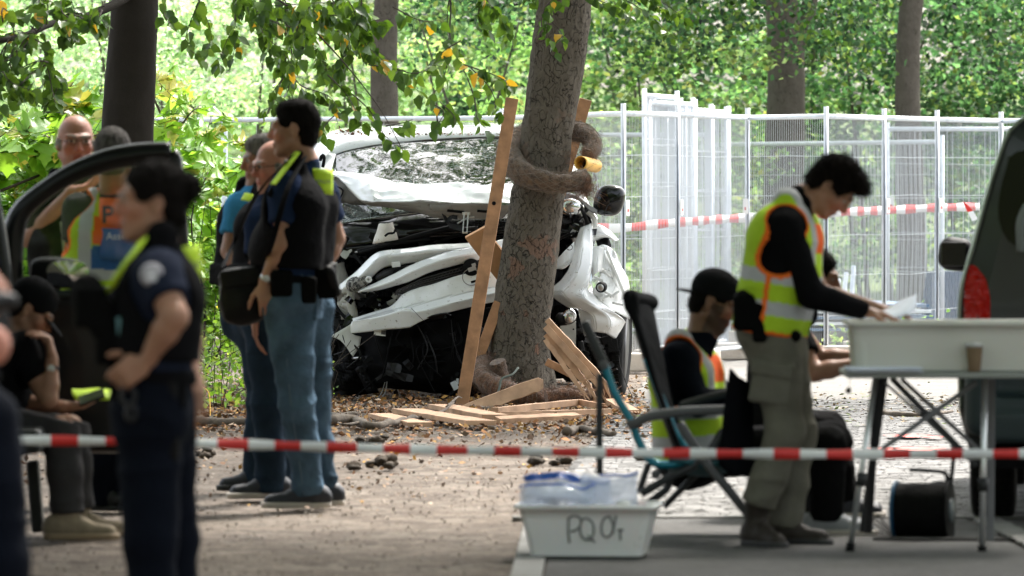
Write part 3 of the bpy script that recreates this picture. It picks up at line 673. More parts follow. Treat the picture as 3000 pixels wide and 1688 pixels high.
# top centre sprays, hanging to the right
CT = [([(560, -40), (600, 40), (620, 110), (600, 150)], 13), ([(600, -30), (560, 60), (545, 130), (590, 170)], 12), ([(700, -40), (690, 60), (660, 130), (640, 190)], 18), ([(760, -40), (770, 80), (800, 160), (850, 230)], 28),
      ([(820, -40), (860, 60), (930, 150), (960, 230)], 30), ([(900, -40), (880, 60), (850, 140), (830, 200)], 28), ([(950, -40), (1000, 40), (1060, 110), (1090, 180)], 30), ([(1000, -40), (990, 60), (1010, 140), (990, 230)], 30),
      ([(1060, -40), (1050, 60), (1080, 130), (1130, 190)], 26), ([(720, -30), (760, 40), (850, 80), (960, 90)], 30), ([(880, 0), (960, 40), (1060, 60), (1130, 70)], 28), ([(660, -30), (760, 20), (880, 30), (980, 20)], 30),
      ([(860, 190), (850, 240), (830, 290), (760, 330)], 12), ([(850, 200), (880, 250), (960, 280), (1000, 330)], 18), ([(960, 220), (1010, 270), (1040, 320), (1060, 360)], 12), ([(1000, 250), (1080, 320), (1130, 400), (1190, 440)], 14),
      ([(990, 330), (950, 370), (960, 400)], 7), ([(1080, 190), (1150, 200), (1220, 215), (1290, 180)], 14), ([(1130, 180), (1180, 230), (1230, 270)], 8), ([(1130, 370), (1180, 360), (1210, 350)], 6), ([(830, 230), (800, 280), (850, 330)], 8),
      ([(1320, -40), (1310, 60), (1320, 130), (1360, 190)], 10), ([(1350, 120), (1300, 150), (1270, 190)], 5), ([(1320, 130), (1310, 190), (1290, 250), (1250, 290)], 7), ([(1360, 190), (1420, 210), (1470, 230), (1490, 250)], 12), ([(1380, 200), (1430, 250), (1455, 300), (1480, 330)], 9),
      ([(1370, 230), (1390, 290), (1400, 350), (1440, 390)], 8), ([(1150, 20), (1230, 60), (1290, 60)], 9), ([(1400, -40), (1440, 20), (1480, 60), (1500, 110)], 22), ([(1440, -30), (1400, 40), (1420, 90)], 14), ([(1290, 300), (1330, 340), (1330, 370)], 6), ([(1260, 300), (1300, 330), (1270, 380)], 5), ([(500, -40), (480, 30), (500, 70)], 8)]
for path, nl in CT: sp(S, path, random.choice((452, 470, 485)), .005, int(nl*1.25), .085, .6)
for path, nl in CT[2:12]: sp(S, [(x+random.uniform(-45, 45), y+random.uniform(-25, 10)) for x, y in path], random.choice((455, 475, 490)), .005, nl, .085, .6)
for path in [[(620, -60), (800, -10), (950, 120), (1100, 300), (1180, 440)], [(1180, -60), (1310, -20), (1320, 120), (1370, 230)], [(660, -60), (840, 100), (850, 260), (880, 330)]]:
    S.tw.tube(curve([Q(x, y, 470) for x, y in path], 24), [.009-.0003*i for i in range(24)], 6)
S.done(m_twig)
# sprays on the main tree
S = Sprayer(main_tree, 'beech', m_beechv, BV[2:4]*3+BV[:2], 160)
q = MB(); q.tube(curve([Q(1665, -40, 437), Q(1760, -70, 445), Q(1900, -60, 455), Q(2080, -60, 460)], 20), [.03-.001*i for i in range(20)], 8); fin(q, 'branch', bark_dark, main_tree, smooth=True)
for path, nl in [([(1660, -30, -.3), (1620, 30, -.35), (1600, 80, -.35), (1625, 150, -.35)], 20), ([(1640, -20, -.3), (1600, 20, -.35), (1585, 60, -.35)], 8), ([(1600, 50, -.35), (1640, 90, -.35), (1650, 120, -.35)], 9), ([(1700, -40, -.3), (1740, -5, -.3), (1800, 20, -.3), (1850, 50, -.3)], 22),
                  ([(1780, -20), (1850, 10), (1920, 60), (1980, 120)], 24), ([(1820, -30), (1900, -10), (1960, 20), (2010, 60)], 20), ([(1880, -40), (1930, 20), (1990, 40)], 16), ([(1600, -40, -.3), (1560, -10, -.3), (1540, 10, -.3)], 8)]:
    sp(S, path, 440, .004, nl, .07, .55)
S.done(m_twig)
# ---------------------------------------------------------------- maple shrubs on the left
def maple(label, base, stems, seed, limit, size, s0=415):
    random.seed(seed); t = thing('maple_shrub', label, 'shrub', G(*base)); S = Sprayer(t, 'maple', m_maplev, [c for _, c in LC_MAPLE], limit)
    for path, nl in stems:
        C = curve([Q(x, y, s0, random.uniform(-.5, .9)) for x, y in path], 20); S.tw.tube(C, [.011-.0004*i for i in range(20)], 6)
        for i in range(nl):
            j = random.randrange(6, 19); p = C[j]; a = V((random.gauss(0, 1), random.gauss(0, .7), random.uniform(-.2, .7))).normalized(); e = p+a*random.uniform(.1, .38)
            S.tw.tube([p, p.lerp(e, .5)+V((0, 0, .01)), e], .0025, 4)
            for u in (1, .75, .5):
                for sg in (-1, 1):
                    if random.random() < .72:
                        pp = p.lerp(e, u); d = (a*.5+V((sg*a.z+random.gauss(0, .5), random.gauss(0, .5), -sg*a.x*.4-.35))); S.leaf(pp, d, size*random.uniform(.55, 1.25), V((random.gauss(0, .45), -.55, 1)))
    S.done(m_twig); return t
maple('bright green maple shrub at the left edge behind the bald man', (80, 1150), [([(60, 1120), (40, 900), (-10, 650), (-60, 480)], 20), ([(80, 1120), (110, 850), (60, 600), (0, 420)], 24), ([(90, 1120), (170, 800), (200, 560), (120, 400)], 24), ([(100, 1120), (240, 800), (330, 560), (260, 380)], 26), ([(0, 480), (150, 420), (270, 400), (330, 380)], 18), ([(0, 560), (100, 520), (200, 480), (280, 440)], 16),
      ([(0, 700), (60, 640), (20, 600), (-30, 700)], 16), ([(60, 1100), (30, 1000), (60, 900), (20, 800)], 16), ([(0, 400), (60, 350), (130, 330), (180, 330)], 14)], 5, 300, .2)
maple('bright green maple shrub between the dark trunk and the three standing men', (560, 1160), [([(560, 1130), (540, 900), (480, 620), (430, 420)], 26), ([(570, 1130), (560, 800), (500, 500), (495, 320)], 22), ([(580, 1130), (600, 900), (560, 650), (620, 480)], 26), ([(590, 1130), (640, 900), (680, 700), (700, 560)], 24), ([(480, 520), (540, 480), (600, 400), (620, 340)], 14), ([(460, 420), (520, 380), (560, 330), (600, 300)], 10), ([(560, 1100), (600, 1000), (560, 900), (590, 820)], 20), ([(600, 1100), (660, 980), (640, 880), (700, 800)], 18), ([(470, 330), (450, 280), (470, 250)], 7)], 6, 300, .17, 405)
random.seed(77)
# low green plants at the edge of the wood
def herb(label, px, py, n, seed, rx=.5, h=.45, size=.05, cols=None):
    r_ = np.random.default_rng(seed); b0 = G(px, py); t = thing('ground_plant', label, 'plant', b0)
    P = np.stack([b0.x+np.clip(r_.normal(size=n), -1.3, 1.3)*rx*.6, b0.y+r_.normal(size=n)*.5, np.abs(r_.normal(size=n))*h*.6+.03], 1)
    v, f, c = quads_leaves(P, r_.uniform(.6, 1.3, n)*size, pick(cols or [(.16, .32, .04), (.2, .38, .06), (.1, .22, .03), (.28, .4, .1)], n, .2, r_), flat=.2, rngs=r_, aspect=.65)
    mesh('leaves', v, f, m_maplev, t, cols=c)
    q = MB()
    for i in range(14):
        a = V((b0.x+random.gauss(0, rx*.5), b0.y+random.gauss(0, .3), 0)); q.tube([a, a+V((random.gauss(0, .05), 0, h*.5)), a+V((random.gauss(0, .12), 0, h*random.uniform(.6, 1.4)))], .003, 4)
    fin(q, 'stems', m_twig, t, kind='stuff')
herb('leafy ground plants left of the three standing men', 600, 1195, 1100, 1, .5, .6)
herb('low green plants by the open car door', 250, 1200, 500, 2, .9, .4)
herb('taller pale green plants behind the jeans men', 600, 1130, 1300, 3, .55, 1.1)
herb('small green seedling beside the jeans man before the van', 975, 1175, 14, 4, .04, .4, .025)
herb('green plants seen through the gap beneath the van', 1200, 1100, 300, 5, .8, .35)
herb('green plants far beneath the left fence', 800, 1060, 900, 6, 1.6, .7, .07)
herb('bright weeds at the foot of the right fence', 2560, 1050, 400, 7, 1.2, .3, .06)
# curl of yellow plastic strap
o = thing('yellow_hoop', 'loop of yellow plastic strap lying among leaves by the open car door', 'strap', G(600, 1235)); q = MB()
C = curve([G(578, 1228, .17), G(590, 1228, .2), G(612, 1228, .16), G(616, 1232, .03)], 14); q.grid([[c+V((0, -.025, 0)) for c in C], [c+V((0, .025, 0)) for c in C]])
fin(q, 'strap', mat('yellow_plastic', (.75, .4, .02), .5), o, solid=.003)
# ---------------------------------------------------------------- site fences
m_sign = mat('sign_white', (.8, .8, .78), .5); m_red = mat('sign_red', (.6, .03, .02), .5); m_foot = mat('concrete_foot', (.5, .44, .38), .9, var=.2, vs=5, bump=.4, bs=40)
def fence_panel(label, a, b, h=2.0, dx=.042, wire=.0025, rails=5, sign=False, foot=True, top=.021, group=None, m=galv, lean=0, fine=True, z0=.06, extra_post=.0):
    a = V(a); b = V(b); a.z = b.z = 0; D = (b-a); Ln = D.length; D.normalize(); Nn = V((D.y, -D.x, 0))
    if Nn.y > 0: Nn = -Nn
    t = thing('fence_panel', label, 'fence panel', a, group)
    up = V((0, 0, 1))-Nn*lean
    for p in (a, b):
        q = MB(); q.tube([p+up*0.0, p+up*(h+.06+extra_post)], .021, 12); fin(q, 'post', m, t, smooth=True)
    for z in (z0+.05, h):
        q = MB(); q.tube([a+up*z, b+up*z], top if z > 1 else .016, 10); fin(q, 'rail', m, t, smooth=True)
    q = MB()
    n = int(Ln/dx)
    for i in range(1, n):
        p = a+D*(i*Ln/n); w1 = random.gauss(0, .002)
        q.tube([p+up*(z0+.05), p+up*(h*.5)+Nn*.006+D*w1, p+up*h], wire, 4, cap=False)
    for i in range(1, rails+1):
        z = z0+(h-z0)*i/(rails+1); q.tube([a+up*z, a.lerp(b, .5)+up*(z+random.gauss(0, .006)), b+up*z], wire*1.4, 4, cap=False)
    fin(q, 'wire_mesh', galv_wire, t, kind='stuff')
    if sign:
        c = a+up*1.27+Nn*.03+D*(.02+.0); q = MB(); q.box(c, (.035, .003, .062), X=D, Y=Nn); sg = fin(q, 'sign_plate', m_sign, t)
        q = MB(); q.box(c+Nn*.005+V((0, 0, -.02)), (.012, .001, .012), X=D, Y=Nn); fin(q, 'red_mark', m_red, sg)
    if foot:
        q = MB(); q.box(a+V((0, 0, .075)), (.11, .33, .07), X=D, Y=Nn); fin(q, 'foot_block', m_foot, t, bevel=.015)
    return t
def FP(px, s): p = Q(px, 900, s); p.z = 0; return p
# left run behind the van
fence_panel('wide mesh fence panel with grey top rail behind the maple shrub', FP(-560, 340), FP(655, 342), dx=.16, wire=.0028, foot=False)
fence_panel('wide mesh fence panel with grey top rail behind the jeans man and van roof', FP(660, 342), FP(1460, 352), dx=.16, wire=.0028, foot=True)
# right run of dense mesh panels, a shallow zigzag
posts = [(1470, 352), (1826, 378), (1985, 370), (2190, 355), (2420, 362), (2590, 352), (2745, 344), (2932, 336), (3300, 345)]
labs = ['fine mesh fence panel beside the black mirror of the crashed van', 'fine mesh fence panel in front of the left part of the stacked panels', 'fine mesh fence panel in front of the right part of the stacked panels', 'fine mesh fence panel behind the head of the bending worker',
        'fine mesh fence panel in front of the thick brown trunk', 'fine mesh fence panel right of the bending worker with a slanting rail behind', 'fine mesh fence panel above the papers with a small white plate', 'fine mesh fence panel ending behind the dark van']
for i in range(8):
    a, b = FP(*posts[i]), FP(*posts[i+1]); fence_panel(labs[i], a, b, sign=(i in (1, 2, 3, 5, 6, 7)), dx=.034 if i != 7 else .045, extra_post=.02)
# second run standing behind
fence_panel('second fence panel behind with its rail slanting up to the right', FP(1560, 318), FP(2080, 320), h=1.9, dx=.04, foot=False)
fence_panel('long second fence panel behind the thick brown trunk', FP(2090, 300), FP(2760, 325), h=1.83, dx=.04, foot=False)
fence_panel('rear fence panel joining at the right behind the dark van', FP(2600, 322), FP(3200, 320), h=1.95, dx=.05, foot=False, sign=True)
# upright stack of spare panels
for i in range(9):
    x = 1888+i*(9 if i < 5 else 27)+(0 if i < 5 else -70)+random.uniform(-3, 3); s_ = 352-i*1.6
    a = FP(x, s_); b = a+V((.34+random.uniform(-.05, .1), 1.5+random.uniform(-.1, .1), 0))
    fence_panel('spare fence panel, number %s from the left in the upright edge-on stack behind the fence' % ['one', 'two', 'three', 'four', 'five', 'six', 'seven', 'eight', 'nine', 'ten', 'eleven', 'twelve', 'thirteen'][i], a, b, h=2.16-.012*i+random.uniform(-.02, .03), dx=.06, foot=False, group='spare fence panels stacked upright', wire=.003, z0=.02)
# panels laid flat beyond
m_bluegrey = mat('blue_grey_sheet', (.12, .19, .3), .5)
o = thing('flat_panel_pile', 'bluish pile of flat panels on pale timber bearers behind the fence', 'panel pile', G(2370, 1060))
for i in range(5):
    a = FP(2280-i*6, 348); q = MB(); z = .22+i*.05; q.box(V((a.x+.62, a.y+1.2, z)), (.62, .9, .012), X=(1, .15, .0)); fin(q, 'sheet', galv if i % 2 else m_bluegrey, o)
for x in (2250, 2400):
    q = MB(); a = FP(x, 350); q.box(V((a.x+.2, a.y+.9, .14)), (.5, .06, .06)); fin(q, 'bearer', m_foot, o)
for i in range(9):
    q = MB(); a = FP(2330+i*22, 342); q.tube([a+V((0, .6, .5)), a+V((.02, .7, .62+.06*(i % 3)))], .02, 8); fin(q, 'clamp', galv, o)
o = thing('plastic_mesh_sheet', 'blue corrugated sheet leaning behind the fence above the papers', 'sheet', FP(2720, 325)); q = MB()
a = FP(2690, 325); rows = [[a+V((.01*j, .02*(j % 2), 0))+V((.08*z/.6, .2, z)) for j in range(42)] for z in (.0, .33, .66)]; q.grid(rows); fin(q, 'sheet', mat('blue_sheet', (.1, .16, .26), .6), o, solid=.004)
# warning tape tied along the fence
m_tr = mat('tape_red', (.62, .03, .025), .4); m_tw = mat('tape_white', (.75, .75, .74), .4)
def tape(label, pts, w, per, seed=0, twist=0.0):
    C = curve(pts, 260); q = MB(); L_ = 0; t = thing('barrier_tape', label, 'tape', C[0])
    rows = [[], []]
    acc = [0]
    for i in range(1, len(C)): acc.append(acc[-1]+(C[i]-C[i-1]).length)
    for i, c in enumerate(C):
        k = math.sin(i*.13+seed)*twist; up = V((0, math.sin(k), math.cos(k))); wz = w*(1+.12*math.sin(i*.31))
        rows[0].append(c-up*wz/2); rows[1].append(c+up*wz/2)
    q.grid(rows); q.m = [int((acc[j]/per*2+seed) % 2) for j in range(len(C)-1)]
    fin(q, 'strip', [m_tr, m_tw], t, smooth=True, solid=.0008); return t
tape('faded red and white tape tied along the construction fence', [Q(1740, 668, 372), Q(1826, 668, 374, .05), Q(1985, 652, 367, .05), Q(2190, 638, 352, .05), Q(2420, 624, 359, .05), Q(2590, 617, 349, .05), Q(2745, 609, 342, .05), Q(2870, 606, 336, .05)], .07, .5)
o = thing('tape_end', 'loose knotted end of the red and white fence tape near the dark van', 'tape', Q(2828, 600, 340, -.08)); q = MB(); q.grid([[Q(2820, 590, 340, -.09), Q(2830, 612, 340, -.1), Q(2836, 622, 340, -.1), Q(2848, 648, 340, -.12)], [Q(2826, 592, 340, -.09), Q(2842, 608, 340, -.1), Q(2850, 618, 340, -.1), Q(2866, 643, 340, -.12)]]); q.m = [0, 0, 1]; fin(q, 'strip', [m_tr, m_tw], o, solid=.001)
# ================================================================ the crashed white van
W0 = 428.0
def W(x, y, d=0.0): return Q(x, y, W0, d)
van = thing('crashed_van', 'white van with crumpled bonnet and torn bumper wrapped round the tree', 'van', (W(1340, 1164).x, W(1340, 1164).y, 0))
def row(*p): return [W(*q) for q in p]
def sheet(name, curves, m=white_paint, nu=40, nv=14, amp=.01, fr=4, seed=1, t=.004, parent=van, straight=False, cross='c', flip=False, smooth=True, sub=0, ridge=.6):
    g = loft(curves, nu, nv, straight, cross)
    if amp: g = crump(g, amp, fr, seed, ridge=ridge)
    q = MB().grid(g, flip=flip); o = fin(q, name, m, parent, smooth=smooth, solid=0, sub=sub)
    es = o.modifiers.new('e', 'EDGE_SPLIT'); es.split_angle = R(17)
    if t: k = o.modifiers.new('t', 'SOLIDIFY'); k.thickness = t; k.offset = 0
    return o
# --- glass with cracks
def glassmat():
    m = bpy.data.materials.new('cracked_glass'); m.use_nodes = True; N = m.node_tree.nodes; L = m.node_tree.links; b = N['Principled BSDF']
    tc = N.new('ShaderNodeTexCoord'); no = N.new('ShaderNodeTexNoise'); no.inputs['Scale'].default_value = 6; L.new(tc.outputs['Object'], no.inputs['Vector'])
    ad = N.new('ShaderNodeVectorMath'); ad.operation = 'MULTIPLY_ADD'; L.new(no.outputs['Color'], ad.inputs[0]); ad.inputs[1].default_value = (.12, .12, .12); L.new(tc.outputs['Object'], ad.inputs[2])
    last = None
    for sc, wd in ((4, .003), (13, .006), (38, .014)):
        vo = N.new('ShaderNodeTexVoronoi'); vo.feature = 'DISTANCE_TO_EDGE'; vo.inputs['Scale'].default_value = sc; L.new(ad.outputs[0], vo.inputs['Vector'])
        lt = N.new('ShaderNodeMath'); lt.operation = 'LESS_THAN'; L.new(vo.outputs['Distance'], lt.inputs[0]); lt.inputs[1].default_value = wd
        if sc > 5:                        # fine crazing only in the struck areas
            n2 = N.new('ShaderNodeTexNoise'); n2.inputs['Scale'].default_value = 2.2; n2.inputs['Detail'].default_value = 3; mp = N.new('ShaderNodeMapping'); mp.inputs['Location'].default_value = (sc, 0, 0); L.new(tc.outputs['Object'], mp.inputs[0]); L.new(mp.outputs[0], n2.inputs['Vector'])
            gt = N.new('ShaderNodeMath'); gt.operation = 'GREATER_THAN'; L.new(n2.outputs[0], gt.inputs[0]); gt.inputs[1].default_value = .5
            mu = N.new('ShaderNodeMath'); mu.operation = 'MULTIPLY'; L.new(lt.outputs[0], mu.inputs[0]); L.new(gt.outputs[0], mu.inputs[1]); lt = mu
        if last is None: last = lt
        else:
            mx = N.new('ShaderNodeMath'); mx.operation = 'MAXIMUM'; L.new(last.outputs[0], mx.inputs[0]); L.new(lt.outputs[0], mx.inputs[1]); last = mx
    cm = N.new('ShaderNodeMix'); cm.data_type = 'RGBA'; L.new(last.outputs[0], cm.inputs[0]); cm.inputs[6].default_value = (.012, .018, .017, 1); cm.inputs[7].default_value = (.4, .48, .46, 1)
    L.new(cm.outputs[2], b.inputs['Base Color']); b.inputs['Roughness'].default_value = .03; b.inputs['IOR'].default_value = 2.3
    bu = N.new('ShaderNodeBump'); bu.inputs['Strength'].default_value = .07; bu.inputs['Distance'].default_value = .01; n3 = N.new('ShaderNodeTexNoise'); n3.inputs['Scale'].default_value = 20; n3.inputs['Detail'].default_value = 4; L.new(tc.outputs['Object'], n3.inputs['Vector'])
    L.new(n3.outputs[0], bu.inputs['Height']); L.new(bu.outputs[0], b.inputs['Normal']); return m
m_crack = glassmat()
m_flat_black = mat('flat_black', (.0035, .0035, .004), .8, spec=.15, var=.5, vs=8, bump=.4, bs=20)  # flat black, also stands in for deep shade in gaps, recesses and holes
m_under = mat('primer_grey', (.22, .21, .19), .6, var=.2, vs=6, dirt=(.08, .07, .05), ds=30, dth=.6)
# --- body shell: roof, sides, rear (about five metres deep)
roofF = [(915, 452, 1.2), (945, 410, 1.2), (985, 388, 1.2), (1080, 378, 1.2), (1180, 371, 1.2), (1300, 368, 1.2), (1450, 367, 1.2), (1570, 374, 1.2), (1640, 392, 1.2), (1672, 430, 1.2)]
def back(cv, d, dy=0, sc=1.0): return [(x, y, dd) for x, y, dd in cv] and [W(x, y, dd)+V(((1340-x)/428*(1-sc), d, dy)) for x, y, dd in cv]
windT = [(975, 470, .75), (990, 452, .8), (1080, 430, .82), (1180, 418, .84), (1300, 409, .85), (1450, 403, .85), (1560, 405, .85), (1620, 418, .8), (1650, 450, .75)]
g0 = [W(x, y, d) for x, y, d in [(968, 478, .74), (986, 450, .79), (1080, 427, .81), (1180, 415, .83), (1300, 405, .84), (1450, 399, .84), (1562, 401, .84), (1625, 414, .79), (1657, 450, .74)]]
sheet('roof', [g0, row(*roofF), back(roofF, 1.3, .03), back(roofF, 3.6, -.02, .98)], nu=60, nv=34, amp=.008, fr=3, ridge=.2)
sheet('rear_panel', [back(roofF, 3.6, -.02, .98), back([(905, 700, 1.2), (915, 690, 1.2), (985, 690, 1.2), (1300, 690, 1.2), (1640, 690, 1.2), (1690, 700, 1.2)], 3.65), back([(905, 1060, 1.2), (985, 1060, 1.2), (1300, 1060, 1.2), (1640, 1060, 1.2), (1700, 1060, 1.2)], 3.6)], amp=0, nu=40, nv=10)
for sd_, xs_ in ((-1, [(915, 452), (900, 600), (895, 800), (900, 1040)]), (1, [(1672, 430), (1705, 560), (1725, 760), (1725, 985)])):
    A = [W(x, y, 1.0 if k else 1.2) for k, (x, y) in enumerate(xs_)]; B_ = [p+V((0, 1.5, 0)) for p in A]; C_ = [p+V((0, 3.6, 0)) for p in A]
    sheet('side_panel', [A, B_, C_], amp=.008, nu=20, nv=20)
    q = MB(); a = W(xs_[0][0]+sd_*12, xs_[0][1]+50, 2.1); q.grid([[W(xs_[0][0]+sd_*(16+6*k), 490+130*k/3*1.0, 1.5)+V((0, .5+j*.5, 0)) for j in range(5)] for k in range(4)]); fin(q, 'side_window', mat('dark_glass', (.01, .012, .012), .05, coat=1), van, solid=.004)
# --- windscreen: leans back, bulges, carries on down behind the bonnet
sheet('windscreen', [row(*windT), row((966, 560, .42), (990, 552, .36), (1100, 540, .28), (1300, 530, .25), (1500, 528, .3), (1600, 540, .36), (1660, 560, .45)),
                     row((975, 660, .12), (1000, 655, .05), (1120, 636, -.03), (1240, 622, -.05), (1400, 618, .0), (1560, 620, .1), (1680, 630, .25))], m_crack, 60, 30, .012, 3.2, 5, .006, ridge=.25)
sheet('windscreen_pillar', [row((930, 440, .9), (920, 520, .5), (925, 620, .2), (930, 700, 0)), row((985, 452, .78), (968, 520, .48), (972, 620, .12), (975, 700, -.05))], nu=24, nv=8, amp=.006)
sheet('windscreen_pillar', [row((1640, 425, .85), (1668, 520, .5), (1700, 600, .25), (1738, 660, .1)), row((1672, 440, .9), (1700, 520, .55), (1722, 590, .3), (1752, 640, .15))], nu=24, nv=8, amp=.006)
# --- cowl and dash area, glossy black
sheet('cowl', [row((966, 655, .1), (1100, 640, 0), (1236, 625, -.06), (1400, 622, -.02), (1680, 632, .2)), row((966, 690, -.02), (1100, 668, -.1), (1236, 650, -.16), (1400, 650, -.12), (1690, 655, .1)), row((966, 745, -.04), (1100, 728, -.12), (1236, 700, -.18), (1400, 690, -.14), (1690, 690, .08)), row((970, 780, .2), (1100, 765, .1), (1236, 740, .1), (1400, 730, .1), (1690, 720, .25))], black_gloss, 50, 20, .01, 4, 9)
q = MB()
for i in range(11):
    for j in range(4): q.box(W(1396+i*11, 648+j*8-i*.5, -.19), (.009, .004, .006))
fin(q, 'cowl_grille', black_plastic, van, kind='stuff')
# --- bonnet, folded up across the windscreen
top = [(948, 508, .30), (985, 503, .22), (1040, 506, .1), (1110, 520, .0), (1200, 536, -.08), (1300, 539, -.1), (1420, 541, -.1), (1520, 538, -.08), (1620, 545, .0)]
mid = [(985, 514, .16), (1008, 532, .06), (1050, 556, -.06), (1110, 556, -.2), (1200, 560, -.26), (1300, 566, -.28), (1420, 570, -.28), (1520, 565, -.24), (1630, 580, -.1)]
low = [(1030, 566, .02), (1046, 578, -.08), (1068, 590, -.2), (1120, 591, -.32), (1200, 592, -.36), (1235, 587, -.38), (1300, 594, -.4), (1500, 598, -.36), (1640, 605, -.15)]
g = loft([row(*top), row(*mid), row(*low)], 110, 34)
for i, r in enumerate(g):
    for j, p in enumerate(r):
        u = j/109; vv = i/33
        k = math.exp(-((u-.22)/.05)**2)*.035*math.sin(vv*3.1)+math.exp(-((u-.36+vv*.12)/.03)**2)*-.03+math.exp(-((u-.62-vv*.1)/.05)**2)*.02
        n1 = noise.noise(V((u*9, vv*2, 2)))*.012+(1-4*abs(noise.noise(V((u*5+vv*2, vv*2-u*3, 5)))))*.006
        r[j] = p+V((0, -k-n1, k*.5+n1*.6))
fin(MB().grid(g), 'bonnet', white_paint, van, smooth=True, solid=.004)
# folded lip and grey underside of the bonnet
sheet('bonnet_lip', [row((1046, 579, -.085), (1068, 591, -.2), (1120, 592, -.325), (1200, 593, -.365), (1235, 588, -.385), (1300, 595, -.405), (1500, 599, -.365), (1640, 606, -.15)),
                     row((1060, 592, -.02), (1085, 601, -.14), (1140, 604, -.28), (1215, 612, -.34), (1262, 624, -.36), (1330, 628, -.37), (1500, 618, -.33), (1640, 618, -.13)),
                     row((1080, 596, .08), (1110, 603, .0), (1160, 612, -.15), (1225, 624, -.24), (1290, 640, -.28), (1400, 642, -.29), (1470, 640, -.26), (1500, 622, -.2), (1640, 622, -.1))], m_under, 80, 12, .006, 9, 3)
sheet('bonnet_underside', [row((950, 515, .28), (985, 518, .18), (1010, 540, .08), (1046, 580, -.04), (1075, 596, -.1)), row((952, 560, .3), (980, 575, .18), (1010, 588, .08), (1040, 594, .0), (1070, 599, -.05)), row((955, 606, .3), (985, 602, .2), (1010, 596, .12), (1040, 600, .05), (1075, 603, .0))], mat('dark_primer', (.085, .08, .068), .7, var=.25, vs=9, dirt=(.03, .028, .022), ds=24, dth=.55), 26, 14, .012, 7, 8)
q = MB(); q.tube(curve([W(985, 545, .1), W(1005, 560, .06), W(990, 590, .1), W(982, 600, .12)], 12), .006, 6); fin(q, 'hinge_cable', black_plastic, van, smooth=True)
q = MB(); q.tube(curve([W(1262, 601, -.37), W(1290, 609, -.38), W(1318, 601, -.37)], 10), .03, 10); fin(q, 'pressed_boss', m_under, van, smooth=True)
for a, b in [((1310, 617), (1360, 622)), ((1398, 618), (1450, 622))]:
    q = MB(); q.beam(W(*a, -.39), W(*b, -.39), .018, .01, (0, 0, 1)); fin(q, 'recess', m_flat_black, van, bevel=.003)
# bonnet latch striker: slotted steel tongue
q = MB(); 
for dx in (-6, 6): q.beam(W(1366+dx, 624, -.42), W(1362+dx, 682, -.45), .009, .006, (1, 0, 0))
q.beam(W(1354, 626, -.42), W(1378, 626, -.42), .02, .006, (0, 0, 1)); q.beam(W(1355, 682, -.45), W(1370, 682, -.45), .012, .006, (0, 0, 1)); fin(q, 'latch_striker', steel, van, bevel=.002)
for pts in ([(1300, 640), (1318, 668), (1345, 676), (1360, 672)], [(1295, 628), (1310, 655), (1325, 640), (1340, 645)]):
    q = MB(); P = row(*[(x, y, -.38) for x, y in pts]); q.grid([P, [p+V((.0, .02, .035)) for p in P]]); fin(q, 'torn_bracket', dark_metal, van, solid=.004)
# roof details
q = MB(); q.tube(curve([W(1283, 402, 1.3), W(1284, 385, 1.32), W(1280, 340, 1.4), W(1277, 326, 1.42)], 14), [.022, .018, .009, .008, .008, .008, .007, .007, .007, .006, .006, .006, .006, .006], 8); fin(q, 'aerial', black_plastic, van, smooth=True)
n = 500; PT = []
for i in range(n):
    x = random.uniform(985, 1560); d = random.random()**1.5; PT.append(tuple(W(x, 399-d*22+random.uniform(-2, 2), .86+d*.5)+V((0, 0, .012))))
v, f, c = quads_leaves(np.array(PT), rng.uniform(.01, .035, n), pick([(.3, .12, .06), (.2, .1, .05), (.12, .07, .04)], n), flat=.6)
mesh('leaf_litter', v, f, m_litter, cols=c, label='reddish brown leaf scraps lying on the roof of the crashed van', cat='leaves', kind='stuff')
# white roof corner piece at the left
sheet('roof_corner_trim', [row((903, 470, .8), (905, 440, .9), (925, 420, 1.0), (950, 412, 1.1)), row((930, 520, .6), (935, 470, .7), (948, 440, .8), (965, 425, .9)), row((945, 540, .5), (948, 500, .6), (955, 460, .7), (972, 440, .8))], white_paint, 20, 12, .004, 6, 2)
q = MB(); q.tube(curve([W(938, 470, .6), W(944, 455, .62), (W(950, 462, .6)), W(946, 490, .58)], 10), .012, 8); fin(q, 'grab_slot', m_flat_black, van, smooth=True)
# --- dark engine bay
q = MB()
def blob(c, r, m=0, n=9, sq=(1, 1, 1), amp=.25):
    rowsb = []
    for i in range(n):
        th = math.pi*i/(n-1); rr = []
        for j in range(14):
            a = 2*math.pi*j/13; d = V((math.sin(th)*math.cos(a)*sq[0], math.sin(th)*math.sin(a)*sq[1], math.cos(th)*sq[2])); 
            k = 1+amp*noise.noise(d*1.7+c*1.3)
            if j == 13: rr.append(rr[0]); continue
            rr.append(c+d*r*k)
        rowsb.append(rr)
    return rowsb
sheet('engine_bay', [row((960, 700, .25), (1200, 690, .2), (1450, 680, .2), (1700, 680, .35)), row((965, 800, .35), (1200, 790, .3), (1450, 780, .3), (1700, 780, .4)), row((965, 960, .32), (1200, 950, .3), (1450, 950, .3), (1700, 960, .4)), row((975, 1120, .35), (1160, 1110, .4), (1450, 1100, .35), (1700, 1080, .45))], m_flat_black, 50, 40, .09, 4.5, 4)
for (x0, y0, x1, y1, d, h, lab) in [(985, 700, 1060, 730, .0, .09, 'battery_box'), (1130, 735, 1230, 760, -.02, .07, 'air_duct'), (1260, 690, 1350, 715, .02, .06, 'engine_cover'), (1000, 880, 1110, 880, .1, .13, 'radiator_tank'), (1400, 700, 1480, 705, .0, .05, 'cover_panel'), (1220, 770, 1340, 750, .1, .08, 'engine_cover')]:
    q = MB(); q.beam(W(x0, y0, d), W(x1, y1, d), h, .18, (0, 0, 1), jit=.012, n=3); fin(q, lab, black_plastic, van, bevel=.012)
